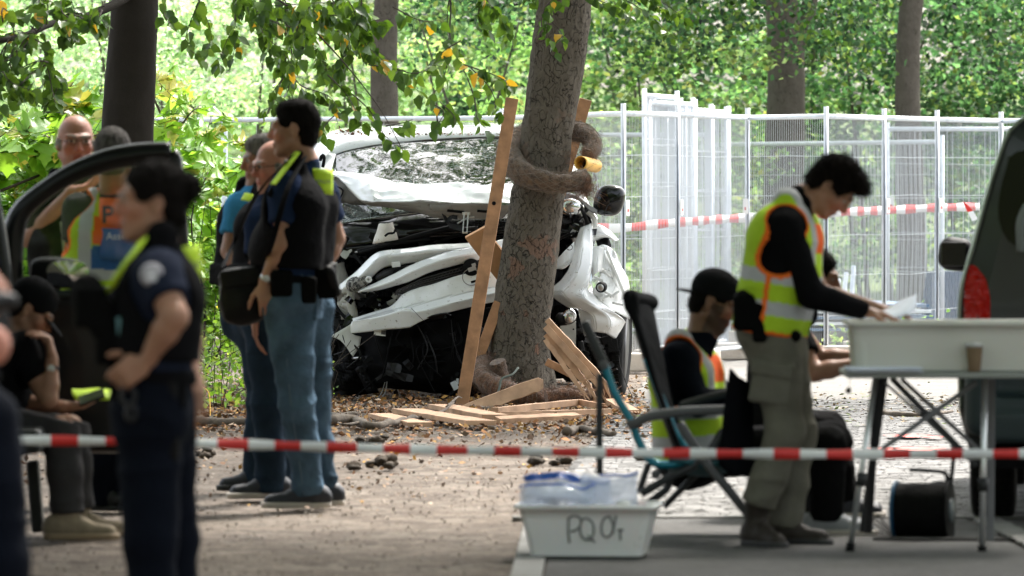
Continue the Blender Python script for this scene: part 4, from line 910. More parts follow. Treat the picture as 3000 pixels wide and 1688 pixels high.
def hose(pts, r, m=black_plastic, name='hose'):
    q = MB(); C = curve([W(*p) for p in pts], 30); q.tube(C, r, 8); return fin(q, name, m, van, smooth=True)
hose([(1048, 738, -.18), (1130, 720, -.2), (1230, 690, -.22), (1330, 665, -.24)], .02, name='broken_wiper_arm')
hose([(1052, 742, -.2), (1150, 716, -.22), (1260, 700, -.22)], .012)
hose([(1150, 705, -.1), (1260, 680, -.16), (1340, 672, -.2), (1400, 668, -.2)], .012, dark_metal)
hose([(1000, 745, -.05), (1060, 755, -.1), (1150, 748, -.1)], .009, dark_metal)
hose([(1260, 722, -.1), (1330, 690, -.18), (1380, 684, -.18)], .016)
hose([(970, 735, 0), (1020, 740, -.05), (1052, 738, -.1)], .007, steel, 'rod')
hose([(1340, 655, -.36), (1368, 640, -.38), (1390, 636, -.38)], .006, steel, 'rod')
for k in range(7):
    x = random.uniform(1000, 1450); y = random.uniform(690, 760); hose([(x, y, -.02), (x+random.uniform(20, 60), y+random.uniform(-25, 25), -.06), (x+random.uniform(70, 140), y+random.uniform(-30, 30), .02)], random.uniform(.006, .016), random.choice((black_plastic, dark_metal)))
# loose fragments hanging in the torn front
pale_pl = mat('pale_plastic', (.4, .4, .36), .5, var=.2)
for (x0, x1, y0, y1, d0, d1, nn) in [(985, 1490, 690, 770, -.2, .05, 46), (1030, 1200, 862, 915, -.3, -.05, 26), (985, 1050, 860, 960, -.25, -.05, 14), (1050, 1450, 975, 1120, -.46, -.34, 26), (1640, 1735, 590, 690, -.12, .1, 18), (1690, 1800, 960, 1090, -.15, .05, 16)]:
    for k in range(nn):
        x, y, d = random.uniform(x0, x1), random.uniform(y0, y1), random.uniform(d0, d1); c = W(x, y, d); a = random.uniform(0, 6.3); L1, L2 = random.uniform(.015, .06), random.uniform(.008, .03)
        X_ = V((math.cos(a), random.uniform(-.4, .4), math.sin(a)*.7)).normalized(); Y_ = X_.cross(V((random.gauss(0, .5), -1, random.gauss(0, .5)))).normalized(); q = MB()
        g = [[c+X_*L1*(u-1)+Y_*L2*(v-1)+V((0, -1, 0))*(.012*math.sin(u*2+k)+.01*v*(k % 2))+V([random.gauss(0, .003) for _ in range(3)]) for u in range(4)] for v in range(3)]
        fin(q.grid(g), 'torn_fragment', random.choice((black_plastic, black_plastic, dark_metal, dark_metal, m_flat_black, black_gloss) if (k % 9 or y > 930) else (pale_pl, white_plastic, steel)), van, solid=.003)
for k in range(16):
    x, y = random.uniform(990, 1460), random.uniform(930, 1010); hose([(x, y, -.4), (x+random.uniform(-30, 30), y+random.uniform(30, 80), -.46), (x+random.uniform(-60, 60), y+random.uniform(60, 150), -.42)], random.uniform(.0025, .007), random.choice((dark_metal, black_plastic, black_plastic)), 'hanging_cable')
# torn white foam block
g = [[W(1103+8*math.sin(i)*.4+j*(46-2*i)/6, 714-i*11.5-(0 if j in (0, 6) else 2), -.2-.03*math.sin(j*.5)) for j in range(7)] for i in range(7)]
for i in range(7):
    sh = i*3.2
    g[i] = [W(1098+sh+j*((66-6.5*i)/6), 715-i*9.5+random.uniform(-1.5, 1.5)-j*(2.4 if i < 3 else .6), -.2-.04*math.sin(j*.5)) for j in range(7)]
fin(MB().grid(crump(g, .01, 14, 3)), 'torn_foam', mat('foam', (.75, .72, .66), .95, bump=.8, bs=60, bd=.01, dirt=(.12, .08, .05), ds=26, dth=.6), van, smooth=True, solid=.04)
q = MB(); q.tube(curve([W(1128, 692, -.3), W(1138, 684, -.31), W(1152, 683, -.3), W(1160, 672, -.3)], 8), .008, 5); fin(q, 'dark_scrap', m_flat_black, van)
# --- white bumper pieces, each a bent pressing
sheet('grille_frame', [row((983, 846, -.15), (1012, 822, -.22), (1045, 795, -.28), (1078, 762, -.3), (1103, 742, -.3), (1130, 735, -.3), (1190, 729, -.33), (1290, 717, -.34), (1380, 713, -.3), (1440, 700, -.2)),
                       row((1000, 850, -.22), (1030, 832, -.3), (1060, 806, -.36), (1092, 772, -.38), (1112, 756, -.38), (1136, 748, -.38), (1190, 744, -.42), (1290, 733, -.42), (1380, 727, -.36), (1440, 712, -.24)),
                       row((1030, 856, -.2), (1058, 850, -.26), (1082, 820, -.3), (1106, 796, -.33), (1124, 784, -.33), (1146, 778, -.33), (1196, 772, -.36), (1280, 762, -.36), (1380, 750, -.32), (1440, 735, -.2))], white_paint, 90, 16, .006, 6, 4, .008, cross='l')
q = MB(); q.tube(curve([W(1020, 842, -.29), W(1050, 828, -.32), W(1077, 818, -.33)], 8), [.03, .045, .05, .05, .045, .04, .036, .03], 12); fin(q, 'scraped_corner', mat('scraped', (.3, .29, .27), .8, dirt=(.03, .03, .03), ds=60, dth=.46, bump=.8, bs=60), van, smooth=True)
q = MB(); q.lathe(W(1081, 818, -.37), [(.02, 0), (.024, -.01), (.02, -.02), (.009, -.02), (.008, 0)], axis=(.2, 1, .2)); fin(q, 'bolt_boss', white_plastic, van, smooth=True)
sheet('bumper_trim', [row((1052, 850, -.32), (1095, 832, -.36), (1140, 810, -.4), (1200, 780, -.44), (1260, 756, -.46), (1320, 737, -.46), (1380, 726, -.44), (1430, 714, -.36), (1480, 700, -.25), (1560, 690, -.1)),
                      row((1056, 852, -.37), (1100, 841, -.43), (1145, 826, -.47), (1200, 800, -.52), (1260, 775, -.54), (1320, 756, -.54), (1380, 745, -.5), (1430, 735, -.42), (1480, 722, -.3), (1560, 710, -.15)),
                      row((1048, 856, -.34), (1105, 850, -.38), (1160, 836, -.42), (1205, 822, -.46), (1260, 797, -.48), (1320, 780, -.48), (1390, 764, -.46), (1430, 756, -.38), (1480, 745, -.28), (1560, 735, -.1))], white_paint, 90, 16, .004, 6, 6, .008, cross='l')
for (x, y) in ((1160, 775), (1405, 715)):
    q = MB(); q.box(W(x, y, -.42), (.028, .004, .018), X=(1, .1, .1)); q.box(W(x+10, y+2, -.44), (.008, .01, .01)); fin(q, 'clip_tab', white_plastic, van, bevel=.003)
sheet('lamp_housing', [row((1130, 795, -.3), (1175, 782, -.34), (1235, 770, -.34)), row((1126, 808, -.34), (1170, 792, -.38), (1200, 785, -.38)), row((1135, 818, -.3), (1170, 802, -.33), (1195, 790, -.33))], black_plastic, 16, 8, .004, 6, 3, .006)
q = MB(); q.lathe(W(1128, 806, -.34), [(.0, -.07), (.02, -.06), (.035, 0), (.03, .08)], axis=(1, .1, .4)); fin(q, 'lamp_bulb_holder', dark_metal, van, smooth=True)
# grille: real slats in a tilted frame
gr = [(1150, 862, 1158, 850), (1400, 800, 1396, 766)]
sheet('grille_back', [row((1150, 862, -.35), (1235, 832, -.38), (1400, 795, -.4)), row((1160, 845, -.36), (1235, 815, -.39), (1400, 766, -.4))], m_flat_black, 16, 6, 0, t=.006)
q = MB()
for i in range(4):
    u = i/3; q.tube([W(1156+6*u, 864-12*u, -.42), W(1235, 836-18*u, -.45), W(1402, 796-26*u, -.46)], .005, 5)
for i in range(24):
    x = 1165+i*10; yb = 862-(x-1150)*.26; q.tube([W(x, yb, -.43), W(x+12, yb-12-i*.9, -.45)], .004, 4)
fin(q, 'grille_mesh', mat('grille_black', (.03, .03, .032), .25, coat=.5), van, smooth=True, kind='stuff')
q = MB(); q.lathe(W(1381, 784, -.5), [(.0, -.012), (.055, -.01), (.06, 0), (.06, .03), (.0, .03)], axis=(0, 1, .05), n=30); em = fin(q, 'badge_mount', black_plastic, van, smooth=True)
q = MB(); q.box(W(1383, 788, -.535), (.028, .006, .014), X=(1, 0, .35)); q.box(W(1388, 776, -.53), (.014, .006, .01), X=(1, 0, .35)); fin(q, 'badge_clip', mat('grey_plastic', (.35, .35, .34), .5), em, bevel=.002)
q = MB(); q.tube(curve([W(1381+26*math.cos(a), 812+24*math.sin(a), -.53) for a in [i*math.pi/8 for i in range(16)]], 30, True), .003, 5, closed=True); fin(q, 'badge_ring', m_under, van, smooth=True)
q = MB(); q.box(W(1388, 825, -.54), (.02, .004, .008), X=(1, 0, .3)); fin(q, 'slot', m_flat_black, van)
# lower bumper: bright ledge, two faces
sheet('front_bumper', [row((1032, 934, -.3), (1085, 918, -.36), (1136, 902, -.4), (1160, 885, -.42), (1181, 862, -.43), (1225, 844, -.45), (1272, 832, -.47), (1355, 804, -.5), (1470, 783, -.46), (1560, 765, -.3)),
                       row((1034, 941, -.34), (1086, 926, -.4), (1138, 911, -.44), (1168, 905, -.46), (1200, 900, -.47), (1240, 889, -.48), (1290, 876, -.5), (1360, 860, -.52), (1470, 838, -.48), (1560, 820, -.32)),
                       row((1030, 944, -.42), (1086, 934, -.5), (1138, 921, -.54), (1175, 909, -.57), (1200, 907, -.58), (1215, 914, -.58), (1250, 908, -.58), (1360, 880, -.6), (1470, 855, -.56), (1560, 836, -.38))], white_paint, 110, 18, .004, 5, 7, .006, cross='l')
sheet('bumper_skirt', [row((1031, 944, -.42), (1086, 934, -.5), (1138, 921, -.54), (1175, 909, -.57), (1200, 907, -.58), (1215, 914, -.58), (1250, 908, -.58), (1360, 880, -.6), (1470, 855, -.56), (1560, 836, -.38)),
                       row((1020, 978, -.4), (1085, 972, -.47), (1130, 966, -.5), (1170, 964, -.53), (1200, 960, -.55), (1224, 946, -.56), (1260, 930, -.56), (1330, 911, -.56), (1460, 881, -.52), (1560, 865, -.36))], white_paint, 110, 10, .004, 5, 8, .006, straight=True)
sheet('torn_bumper_corner', [row((1034, 945, -.41), (1006, 962, -.42), (968, 985, -.44)), row((1030, 975, -.41), (1012, 990, -.43), (1000, 1000, -.45)), row((1058, 988, -.38), (1054, 1006, -.4), (1050, 1020, -.42), (1034, 1046, -.46))], mat('dull_white', (.5, .5, .46), .6, dirt=(.1, .09, .07), ds=40, dth=.66), 20, 10, .006, 8, 2)
sheet('intake_lip', [row((1228, 938, -.55), (1262, 926, -.57), (1304, 918, -.58), (1320, 924, -.57)), row((1228, 952, -.5), (1262, 942, -.52), (1304, 934, -.53), (1330, 930, -.52))], black_gloss, 20, 6, 0, t=.01)
q = MB(); q.box(W(1113, 975, -.46), (.04, .003, .02), X=(1, 0, -.1)); pl = fin(q, 'parts_label', m_sign, van)
q = MB()
for i in range(7): q.box(W(1118+i*2.6, 974+i*.2, -.468), (.0018, .001, .014), X=(1, 0, -.1))
fin(q, 'barcode', m_flat_black, pl)
q = MB(); q.tube([W(1204, 902, -.6), W(1260, 960, -.6), W(1350, 1045, -.5)], .0018, 4); fin(q, 'loose_wire', m_flat_black, van)
# inner bumper beam and left torn structure
for pts, r, m in [([(992, 770, -.1), (1000, 830, -.12), (1010, 900, -.1), (1015, 940, -.12)], .05, m_under), ([(1005, 850, -.2), (1030, 860, -.22), (1035, 930, -.2)], .03, pale_pl), ([(975, 870, -.1), (990, 910, -.15), (1020, 935, -.2)], .012, m_flat_black)]:
    q = MB(); C = curve([W(*p) for p in pts], 14); q.tube([c+V((noise.noise(c*9)*.02, 0, 0)) for c in C], [r*(1+.3*noise.noise(c*7)) for c in C], 8); fin(q, 'torn_mounting', m, van, smooth=True)
sheet('torn_mounting', [row((985, 852, -.12), (1010, 862, -.16), (1034, 870, -.18)), row((990, 900, -.1), (1012, 905, -.16), (1034, 900, -.18)), row((1000, 935, -.1), (1020, 940, -.14), (1036, 930, -.16))], mat('pale_plastic', (.4, .4, .36), .5), 14, 10, .02, 9, 4)
for k in range(8):
    x = random.uniform(1040, 1200); y = random.uniform(865, 900); hose([(x, y, -.1), (x+random.uniform(-20, 30), y-random.uniform(5, 40), -.2), (x+random.uniform(10, 50), y-random.uniform(-10, 20), -.05)], random.uniform(.005, .014), random.choice((black_plastic, steel, dark_metal)))
# --- dark undertray and wheel masses
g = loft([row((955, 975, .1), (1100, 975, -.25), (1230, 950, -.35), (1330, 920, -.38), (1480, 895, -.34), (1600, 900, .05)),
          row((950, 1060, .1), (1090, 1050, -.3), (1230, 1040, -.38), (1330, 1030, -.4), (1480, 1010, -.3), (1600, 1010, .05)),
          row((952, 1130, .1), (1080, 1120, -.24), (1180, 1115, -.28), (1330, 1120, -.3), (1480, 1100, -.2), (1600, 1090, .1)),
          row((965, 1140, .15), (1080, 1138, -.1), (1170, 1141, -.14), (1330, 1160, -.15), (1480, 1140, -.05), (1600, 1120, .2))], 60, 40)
fin(MB().grid(crump(g, .035, 5, 12)), 'undertray', m_flat_black, van, smooth=True, solid=.006)
for k in range(4):
    y = 1005+k*19; q = MB(); P = [W(1235+i*22, y-i*2.5, -.42+.01*i) for i in range(6)]; q.grid([P, [p+V((0, -.025, -.012)) for p in P], [p+V((0, 0, -.022)) for p in P]]); fin(q, 'tray_slat', black_plastic, van, smooth=True)
sheet('tray_edge', [row((1170, 1155, -.28), (1230, 1166, -.3), (1300, 1158, -.32), (1345, 1130, -.34)), row((1200, 1176, -.3), (1250, 1180, -.32), (1310, 1165, -.34), (1350, 1136, -.36))], black_plastic, 20, 6, .01, 9, 3)
q = MB(); q.box(W(1332, 1130, -.4), (.02, .01, .03), X=(1, 0, .5)); q.box(W(1340, 1118, -.4), (.008, .008, .02)); fin(q, 'broken_clip', galv, van, bevel=.003)
def wheel(name, c, rad, wd, axis, parent=van, rimm=None):
    t = bpy.data.objects.new(name, None); t.location = V(c)-rootof(parent); link(t, parent)
    q = MB(); q.lathe(c, [(rad*.62, -wd*.42), (rad*.8, -wd*.5), (rad*.94, -wd*.46), (rad, -wd*.36), (rad*1.003, -wd*.1), (rad*.99, -wd*.09), (rad*.99, -wd*.06), (rad*1.003, -wd*.05), (rad*1.003, wd*.05), (rad*.99, wd*.06), (rad*.99, wd*.09), (rad*1.003, wd*.1), (rad, wd*.36), (rad*.94, wd*.46), (rad*.8, wd*.5), (rad*.62, wd*.42)], axis=axis, n=48)
    fin(q, 'tyre', rubber, t, smooth=True, bevel=0)
    A = V(axis).normalized(); N = A.orthogonal().normalized(); B = A.cross(N); q = MB()
    for k in range(60):
        a = 2*math.pi*k/60; d = N*math.cos(a)+B*math.sin(a)
        for u in (-.32, -.2, .2, .32): q.box(V(c)+d*rad*1.006+A*wd*(u+.03*(k % 2)), (rad*.035, wd*.05, .006), X=A.cross(d), Y=A)
    fin(q, 'tread', rubber, t, kind='stuff')
    q = MB(); q.lathe(c, [(rad*.6, -wd*.4), (rad*.64, -wd*.44), (rad*.6, -wd*.3), (rad*.2, -wd*.1), (rad*.15, wd*.1), (rad*.6, wd*.3), (rad*.64, wd*.44)], axis=axis, n=30); fin(q, 'rim', rimm or dark_metal, t, smooth=True)
    return t
pw = W(1792, 990, .35); wheel('wheel', V((pw.x, pw.y, .33)), .335, .225, (1, -.12, -.05))
pw = W(1005, 1000, .1); wheel('wheel', V((pw.x, pw.y, .31)), .32, .22, (1, .45, .25))
for x in (1000, 1690):
    pw = W(x, 1000, 3.6); wheel('wheel', V((pw.x, pw.y, .33)), .33, .22, (1, 0, 0))
sheet('wheel_liner', [row((955, 860, .1), (985, 930, -.1), (1040, 960, -.1)), row((950, 960, .0), (1000, 1000, -.2), (1090, 1010, -.2)), row((950, 1100, -.05), (1010, 1110, -.25), (1100, 1130, -.2)), row((960, 1146, .0), (1020, 1150, -.15), (1110, 1148, -.1))], m_flat_black, 26, 26, .05, 7, 5)
sheet('torn_liner', [row((1040, 1085, -.3), (1055, 1072, -.32), (1075, 1078, -.3)), row((1060, 1120, -.3), (1075, 1110, -.34), (1092, 1115, -.3)), row((1075, 1150, -.28), (1090, 1152, -.3), (1110, 1150, -.28))], black_plastic, 12, 10, .015, 9, 3)
hose([(1135, 1110, -.3), (1128, 1150, -.33), (1110, 1168, -.36), (1075, 1180, -.38), (1045, 1165, -.38)], .004, mat('cable_grey', (.3, .29, .27), .6), 'hanging_cable')
hose([(1128, 1120, -.3), (1112, 1160, -.35), (1080, 1172, -.38), (1050, 1160, -.38)], .003, mat('cable_grey', (.3, .29, .27), .6), 'hanging_cable')
hose([(980, 1180, -.45), (1040, 1160, -.42), (1100, 1110, -.35), (1200, 1010, -.42)], .004, m_flat_black, 'hanging_cable')
hose([(1000, 1060, -.1), (1040, 1050, -.28), (1090, 1050, -.3)], .01, steel, 'rod')
# --- right corner
rc = [row((1700, 668, -.1), (1715, 662, -.13), (1731, 655, -.12), (1738, 665, -.02)),
      row((1688, 705, -.2), (1708, 695, -.26), (1734, 700, -.22), (1742, 705, -.05)),
      row((1678, 745, -.26), (1700, 740, -.36), (1734, 740, -.32), (1742, 745, -.08)),
      row((1668, 785, -.3), (1692, 785, -.42), (1730, 782, -.38), (1740, 780, -.1)),
      row((1646, 818, -.3), (1676, 822, -.44), (1722, 830, -.42), (1734, 828, -.16)),
      row((1612, 858, -.26), (1650, 860, -.42), (1712, 868, -.46), (1745, 872, -.3)),
      row((1660, 898, -.26), (1690, 896, -.38), (1740, 898, -.42), (1800, 915, -.28)),
      row((1690, 905, -.22), (1730, 918, -.34), (1780, 925, -.32), (1830, 940, -.1)),
      row((1700, 935, -.2), (1740, 940, -.32), (1790, 955, -.28), (1828, 950, -.05)),
      row((1713, 985, -.16), (1742, 972, -.26), (1772, 975, -.24), (1803, 994, -.02))]
sheet('bumper_corner', rc, white_paint, 34, 80, .004, 6, 9, .006, straight=True, ridge=.1)
sheet('bumper_corner_side', [row((1742, 872, -.3), (1790, 905, -.22), (1845, 936, .0)), row((1760, 868, -.2), (1806, 880, -.12), (1850, 900, .05)), row((1775, 855, -.1), (1815, 860, -.05), (1842, 868, .1))], white_plastic, 24, 12, .006, 8, 3)
sheet('front_wing', [row((1748, 725, -.1), (1770, 718, -.12), (1800, 735, -.06), (1815, 770, .02)), row((1752, 790, -.12), (1780, 790, -.16), (1812, 800, -.1), (1838, 812, .05)), row((1780, 820, -.1), (1800, 850, -.12), (1828, 870, -.05), (1846, 858, .08)), row((1800, 846, -.08), (1812, 872, -.08), (1830, 886, .0), (1848, 888, .1))], white_paint, 26, 26, .018, 9, 6, .005)
sheet('wing_arch', [row((1732, 668, -.02), (1752, 658, -.04), (1780, 672, -.02), (1812, 703, .06)), row((1734, 690, -.06), (1752, 688, -.08), (1778, 690, -.06), (1800, 706, .0)), row((1734, 712, -.02), (1745, 705, -.03), (1760, 700, .0), (1782, 694, .06))], white_paint, 26, 10, .004, 8, 6, .005)
sheet('inner_plate', [row((1735, 722, -.18), (1752, 722, -.2), (1768, 726, -.18)), row((1735, 770, -.24), (1750, 775, -.26), (1764, 772, -.2)), row((1734, 812, -.26), (1748, 800, -.28), (1762, 795, -.2))], white_plastic, 14, 14, .004, 8, 2)
sheet('inner_plate', [row((1735, 855, -.3), (1750, 830, -.26), (1762, 800, -.2)), row((1765, 890, -.28), (1790, 860, -.2), (1800, 820, -.12)), row((1800, 915, -.22), (1815, 885, -.12), (1835, 850, -.02))], white_plastic, 16, 16, .012, 12, 5)
for (x, y, a) in [(1752, 816, .4), (1768, 872, -.3), (1785, 862, .5), (1775, 800, .8), (1810, 890, .2), (1800, 862, -.6)]:
    q = MB(); q.box(W(x, y, -.3), (.035, .025, .008), X=(math.cos(a), .2, -math.sin(a))); fin(q, 'mounting_rib', white_plastic, van, bevel=.003)
q = MB(); q.beam(W(1778, 735, -.16), W(1832, 870, -.16), .02, .03, (1, 0, .4)); fin(q, 'mounting_rail', white_plastic, van, bevel=.004)
sheet('dark_gap', [row((1745, 700, .0), (1775, 690, .02), (1790, 720, .05)), row((1760, 760, -.08), (1775, 760, -.06), (1782, 780, -.05)), row((1764, 800, -.08), (1772, 802, -.08), (1780, 815, -.05))], m_flat_black, 12, 10, .01, 8, 3)  # black sheet painting the shade between the wing plates
q = MB(); c = W(1763, 841, -.36); q.lathe(c, [(.0, -.045), (.03, -.045), (.036, -.03), (.038, 0), (.03, .04), (0, .04)], axis=(.25, 1, .1), n=24); fl = fin(q, 'fog_lamp', black_plastic, van, smooth=True)
q = MB(); c = c+V((-.011, -.048, -.004)); q.lathe(c, [(.0, -.003), (.015, -.003), (.024, .002), (.024, .006)], axis=(.25, 1, .1), n=24); fin(q, 'fog_lens', steel, fl, smooth=True)
sheet('side_grille_panel', [row((1630, 762, -.2), (1655, 735, -.28), (1682, 708, -.26)), row((1626, 788, -.22), (1655, 775, -.3), (1684, 760, -.28)), row((1626, 786, -.2), (1650, 788, -.26), (1676, 768, -.24))], white_paint, 16, 12, .003, 8, 2)
q = MB(); q.tube(curve([W(1668+9*math.cos(a), 725+8*math.sin(a), -.32) for a in [i*math.pi/5 for i in range(10)]], 16, True), .0025, 4, closed=True); fin(q, 'cap_ring', m_flat_black, van)
hose([(1640, 700, -.12), (1660, 690, -.2), (1684, 682, -.2)], .01)
# headlight remains
sheet('headlight_housing', [row((1650, 590, .1), (1680, 585, .05), (1715, 600, .05), (1732, 650, .1)), row((1648, 630, .12), (1680, 640, .12), (1712, 650, .1), (1730, 660, .12)), row((1640, 700, .1), (1670, 700, .1), (1700, 690, .1), (1725, 670, .1))], m_flat_black, 20, 18, .03, 9, 3)
q = MB(); c = W(1672, 608, -.1)
for r_ in blob(c, .085, sq=(1, .8, .75), amp=.1): pass
q.grid(blob(c, .085, sq=(1.1, .6, .7), amp=.15)); fin(q, 'headlight_reflector', mat('chrome', (.75, .75, .74), .12, metal=1), van, smooth=True)
for k in range(12): 
    x = random.uniform(1650, 1722); y = random.uniform(615, 665); q = MB(); q.box(W(x, y, -.05), (random.uniform(.008, .03), .015, random.uniform(.006, .02)), X=(1, .3, random.uniform(-1, 1))); fin(q, 'headlight_fragment', random.choice((black_plastic, steel, black_gloss, dark_metal)), van, bevel=.003)
hose([(1700, 600, -.1), (1712, 630, -.16), (1722, 655, -.12)], .014)
# mirror on its arm
sheet('mirror_arm', [row((1655, 562, .05), (1690, 575, -.05), (1725, 600, -.12), (1750, 618, -.16)), row((1660, 590, .05), (1700, 592, -.08), (1728, 618, -.15), (1748, 626, -.18))], mat('grey_trim', (.25, .25, .25), .4), 20, 6, .003, 5, 1, .02)
mv = []
g = []
for i in range(15):
    th = math.pi*i/14; rr = []
    for j in range(25):
        a = 2*math.pi*j/24; sx, sz = math.cos(a), math.sin(a); k = max(0, math.sin(th))**.55
        ex = abs(sx)**.72*math.copysign(1, sx); ez = abs(sz)**.72*math.copysign(1, sz)
        rr.append(W(1785+45*ex*k+10*ez*k, 587-46*ez*k+4*ex, -.1)+V((0, -math.cos(th)*.085, 0)))
    g.append(rr)
mir = fin(MB().grid(g), 'wing_mirror', black_gloss, van, smooth=True)
q = MB(); q.tube(curve([W(1770, 632, -.17), W(1783, 600, -.19), W(1818, 588, -.18)], 10), .003, 5); fin(q, 'mirror_seam', dark_metal, mir, smooth=True)
hose([(1722, 620, -.1), (1740, 640, -.1), (1745, 665, -.08)], .018, white_plastic, 'hinge_strip')
# crash can, bracket and struts low on the right
q = MB(); q.lathe(W(1650, 935, -.12), [(.0, -.05), (.028, -.05), (.045, -.03), (.045, .02), (.03, .05), (0, .05)], axis=(1, .3, .05), n=20); fin(q, 'fog_lamp_can', dark_metal, van, smooth=True)
q = MB(); q.grid(blob(W(1668, 928, -.16), .052, sq=(1, .8, 1.05), amp=.12)); fin(q, 'crushed_can', mat('chrome', (.75, .75, .74), .12, metal=1), van, smooth=True)
q = MB(); q.box(W(1664, 982, -.1), (.055, .006, .095), X=(1, .1, 0)); br = fin(q, 'perforated_bracket', steel, van, bevel=.003)
q = MB()
for (x, y) in ((1645, 970), (1680, 965), (1650, 1000), (1672, 1008), (1683, 1012), (1640, 950)): q.lathe(W(x, y, -.118), [(.0, -.002), (.006, -.002), (.006, .002)], axis=(0, 1, 0), n=10)
fin(q, 'bracket_hole', m_flat_black, br)
sheet('suspension_shadow_plate', [row((1600, 890, .1), (1700, 900, .05), (1780, 985, .1)), row((1600, 1000, .1), (1700, 1000, .1), (1790, 1050, .15)), row((1600, 1100, .15), (1700, 1110, .15), (1770, 1120, .2))], m_flat_black, 20, 20, .05, 6, 2)  # black sheet standing in for the shadow behind the suspension
for k in range(9):
    x = random.uniform(1690, 1790); y = random.uniform(985, 1040); q = MB(); q.box(W(x, y, -.0), (random.uniform(.015, .04), .02, random.uniform(.01, .04)), X=(1, .3, random.uniform(-.6, .6))); fin(q, 'suspension_part', random.choice((black_plastic, dark_metal)), van, bevel=.004)
q = MB(); q.box(W(1795, 1012, -.05), (.035, .01, .045), X=(1, 0, .1)); fin(q, 'mudflap', rubber, van, bevel=.004)
hose([(1700, 1000, -.1), (1712, 1060, -.1), (1730, 1100, -.05)], .02, dark_metal, 'strut'); hose([(1640, 1010, .0), (1700, 1050, .0), (1760, 1050, .05)], .022, dark_metal, 'control_arm')
hose([(1825, 1000, -.1), (1815, 1060, -.2), (1838, 1130, -.5), (1860, 1178, -.9)], .003, m_flat_black, 'hanging_cable')

# ================================================================ tree stakes
def stake(label, a, b, w=.08, t=.055, m=wood, jag=False, n=12):
    o = thing('tree_stake', label, 'stake', b if b.z < a.z else a); q = MB(); q.beam(a, b, w, t, (1, 0, 0), n=n, jit=.0012)
    if jag:
        for i in range(6):
            u = (i-2.5)/6*w; D = (b-a).normalized(); q.beam(b+V((u, 0, 0))-D*.01, b+V((u, 0, 0))+D*random.uniform(.02, .12), w/6, t*.5, (1, 0, 0), taper=.2)
    return fin(q, 'post', m, o, bevel=.003)
TS = 446
a, b = Q(1500, 289, TS, .08), Q(1352, 1196, TS, -.06)
stake('long sawn stake leaning left of the struck tree from ground to above the roof', a, b, .084, .06)
st = bpy.data.objects['tree_stake']
q = MB(); q.lathe(Q(1447, 596, TS, -.04), [(.0, -.004), (.012, -.003), (.014, .002)], axis=(0, 1, 0), n=12); fin(q, 'knot', m_flat_black, st)
stake('second sawn stake behind the right side of the struck tree', Q(1716, 291, 430, .1), Q(1500, 1060, 430, .18), .085, .06, wood)
stake('short inner stake between the leaning stake and the trunk', Q(1462, 885, 438, .0), Q(1402, 1050, 438, .0), .07, .05, wood)
stake('short pale crosspiece behind the leaning stake', Q(1380, 945, 432, .05), Q(1440, 978, 432, .05), .04, .04, wood_pale, True)
stake('broad fresh plank wedged behind the leaning stake and against the trunk', Q(1391, 679, 436, .0), Q(1506, 832, 434, .0), .155, .028, mat('fresh_orange_wood', (.6, .33, .17), .7, var=.2, vs=6, bump=.3, bs=18, dirt=(.25, .1, .05), ds=7, dth=.68))
# the split brace at the right of the trunk
o = thing('broken_brace', 'thick split timber brace leaning from the trunk down to the right', 'timber brace', Q(1760, 1170, 450))
lines = [((1602, 938), (1772, 1120), (1788, 1166), .045), ((1601, 958), (1745, 1120), (1772, 1170), .05), ((1600, 978), (1722, 1130), (1752, 1176), .05), ((1600, 998), (1700, 1140), (1728, 1172), .035)]
for i, (p0, p1, p2, wd) in enumerate(lines):
    q = MB(); A, B_, C_ = Q(*p0, 448, -.05-.02*(i % 2)), Q(*p1, 448, -.12-.02*(i % 2)), Q(*p2, 448, -.14-.02*i*.5)
    P = lin([A, B_, C_], 14); P = [p+V((random.uniform(-.004, .004), random.uniform(-.004, .004), random.uniform(-.004, .004))) for p in P]
    q.tube(P, [wd*.62*(1 if k < 10 else 1-.2*(k-9))*random.uniform(.93, 1.05) for k in range(14)], 4)
    fin(q, 'split_piece', wood_pale, o)
q = MB()
for i in range(26): a = Q(random.uniform(1690, 1785), random.uniform(1110, 1168), 450, -.17); q.beam(a, a+V((random.uniform(.0, .05), random.uniform(-.03, .0), random.uniform(-.05, .03))), .008, .004, (0, 0, 1), taper=.2)
fin(q, 'splinters', wood_pale, o, kind='stuff')
stake('thin curved lath under the split brace', Q(1600, 1060, 440, .02), Q(1680, 1100, 440, .02), .05, .03, wood)
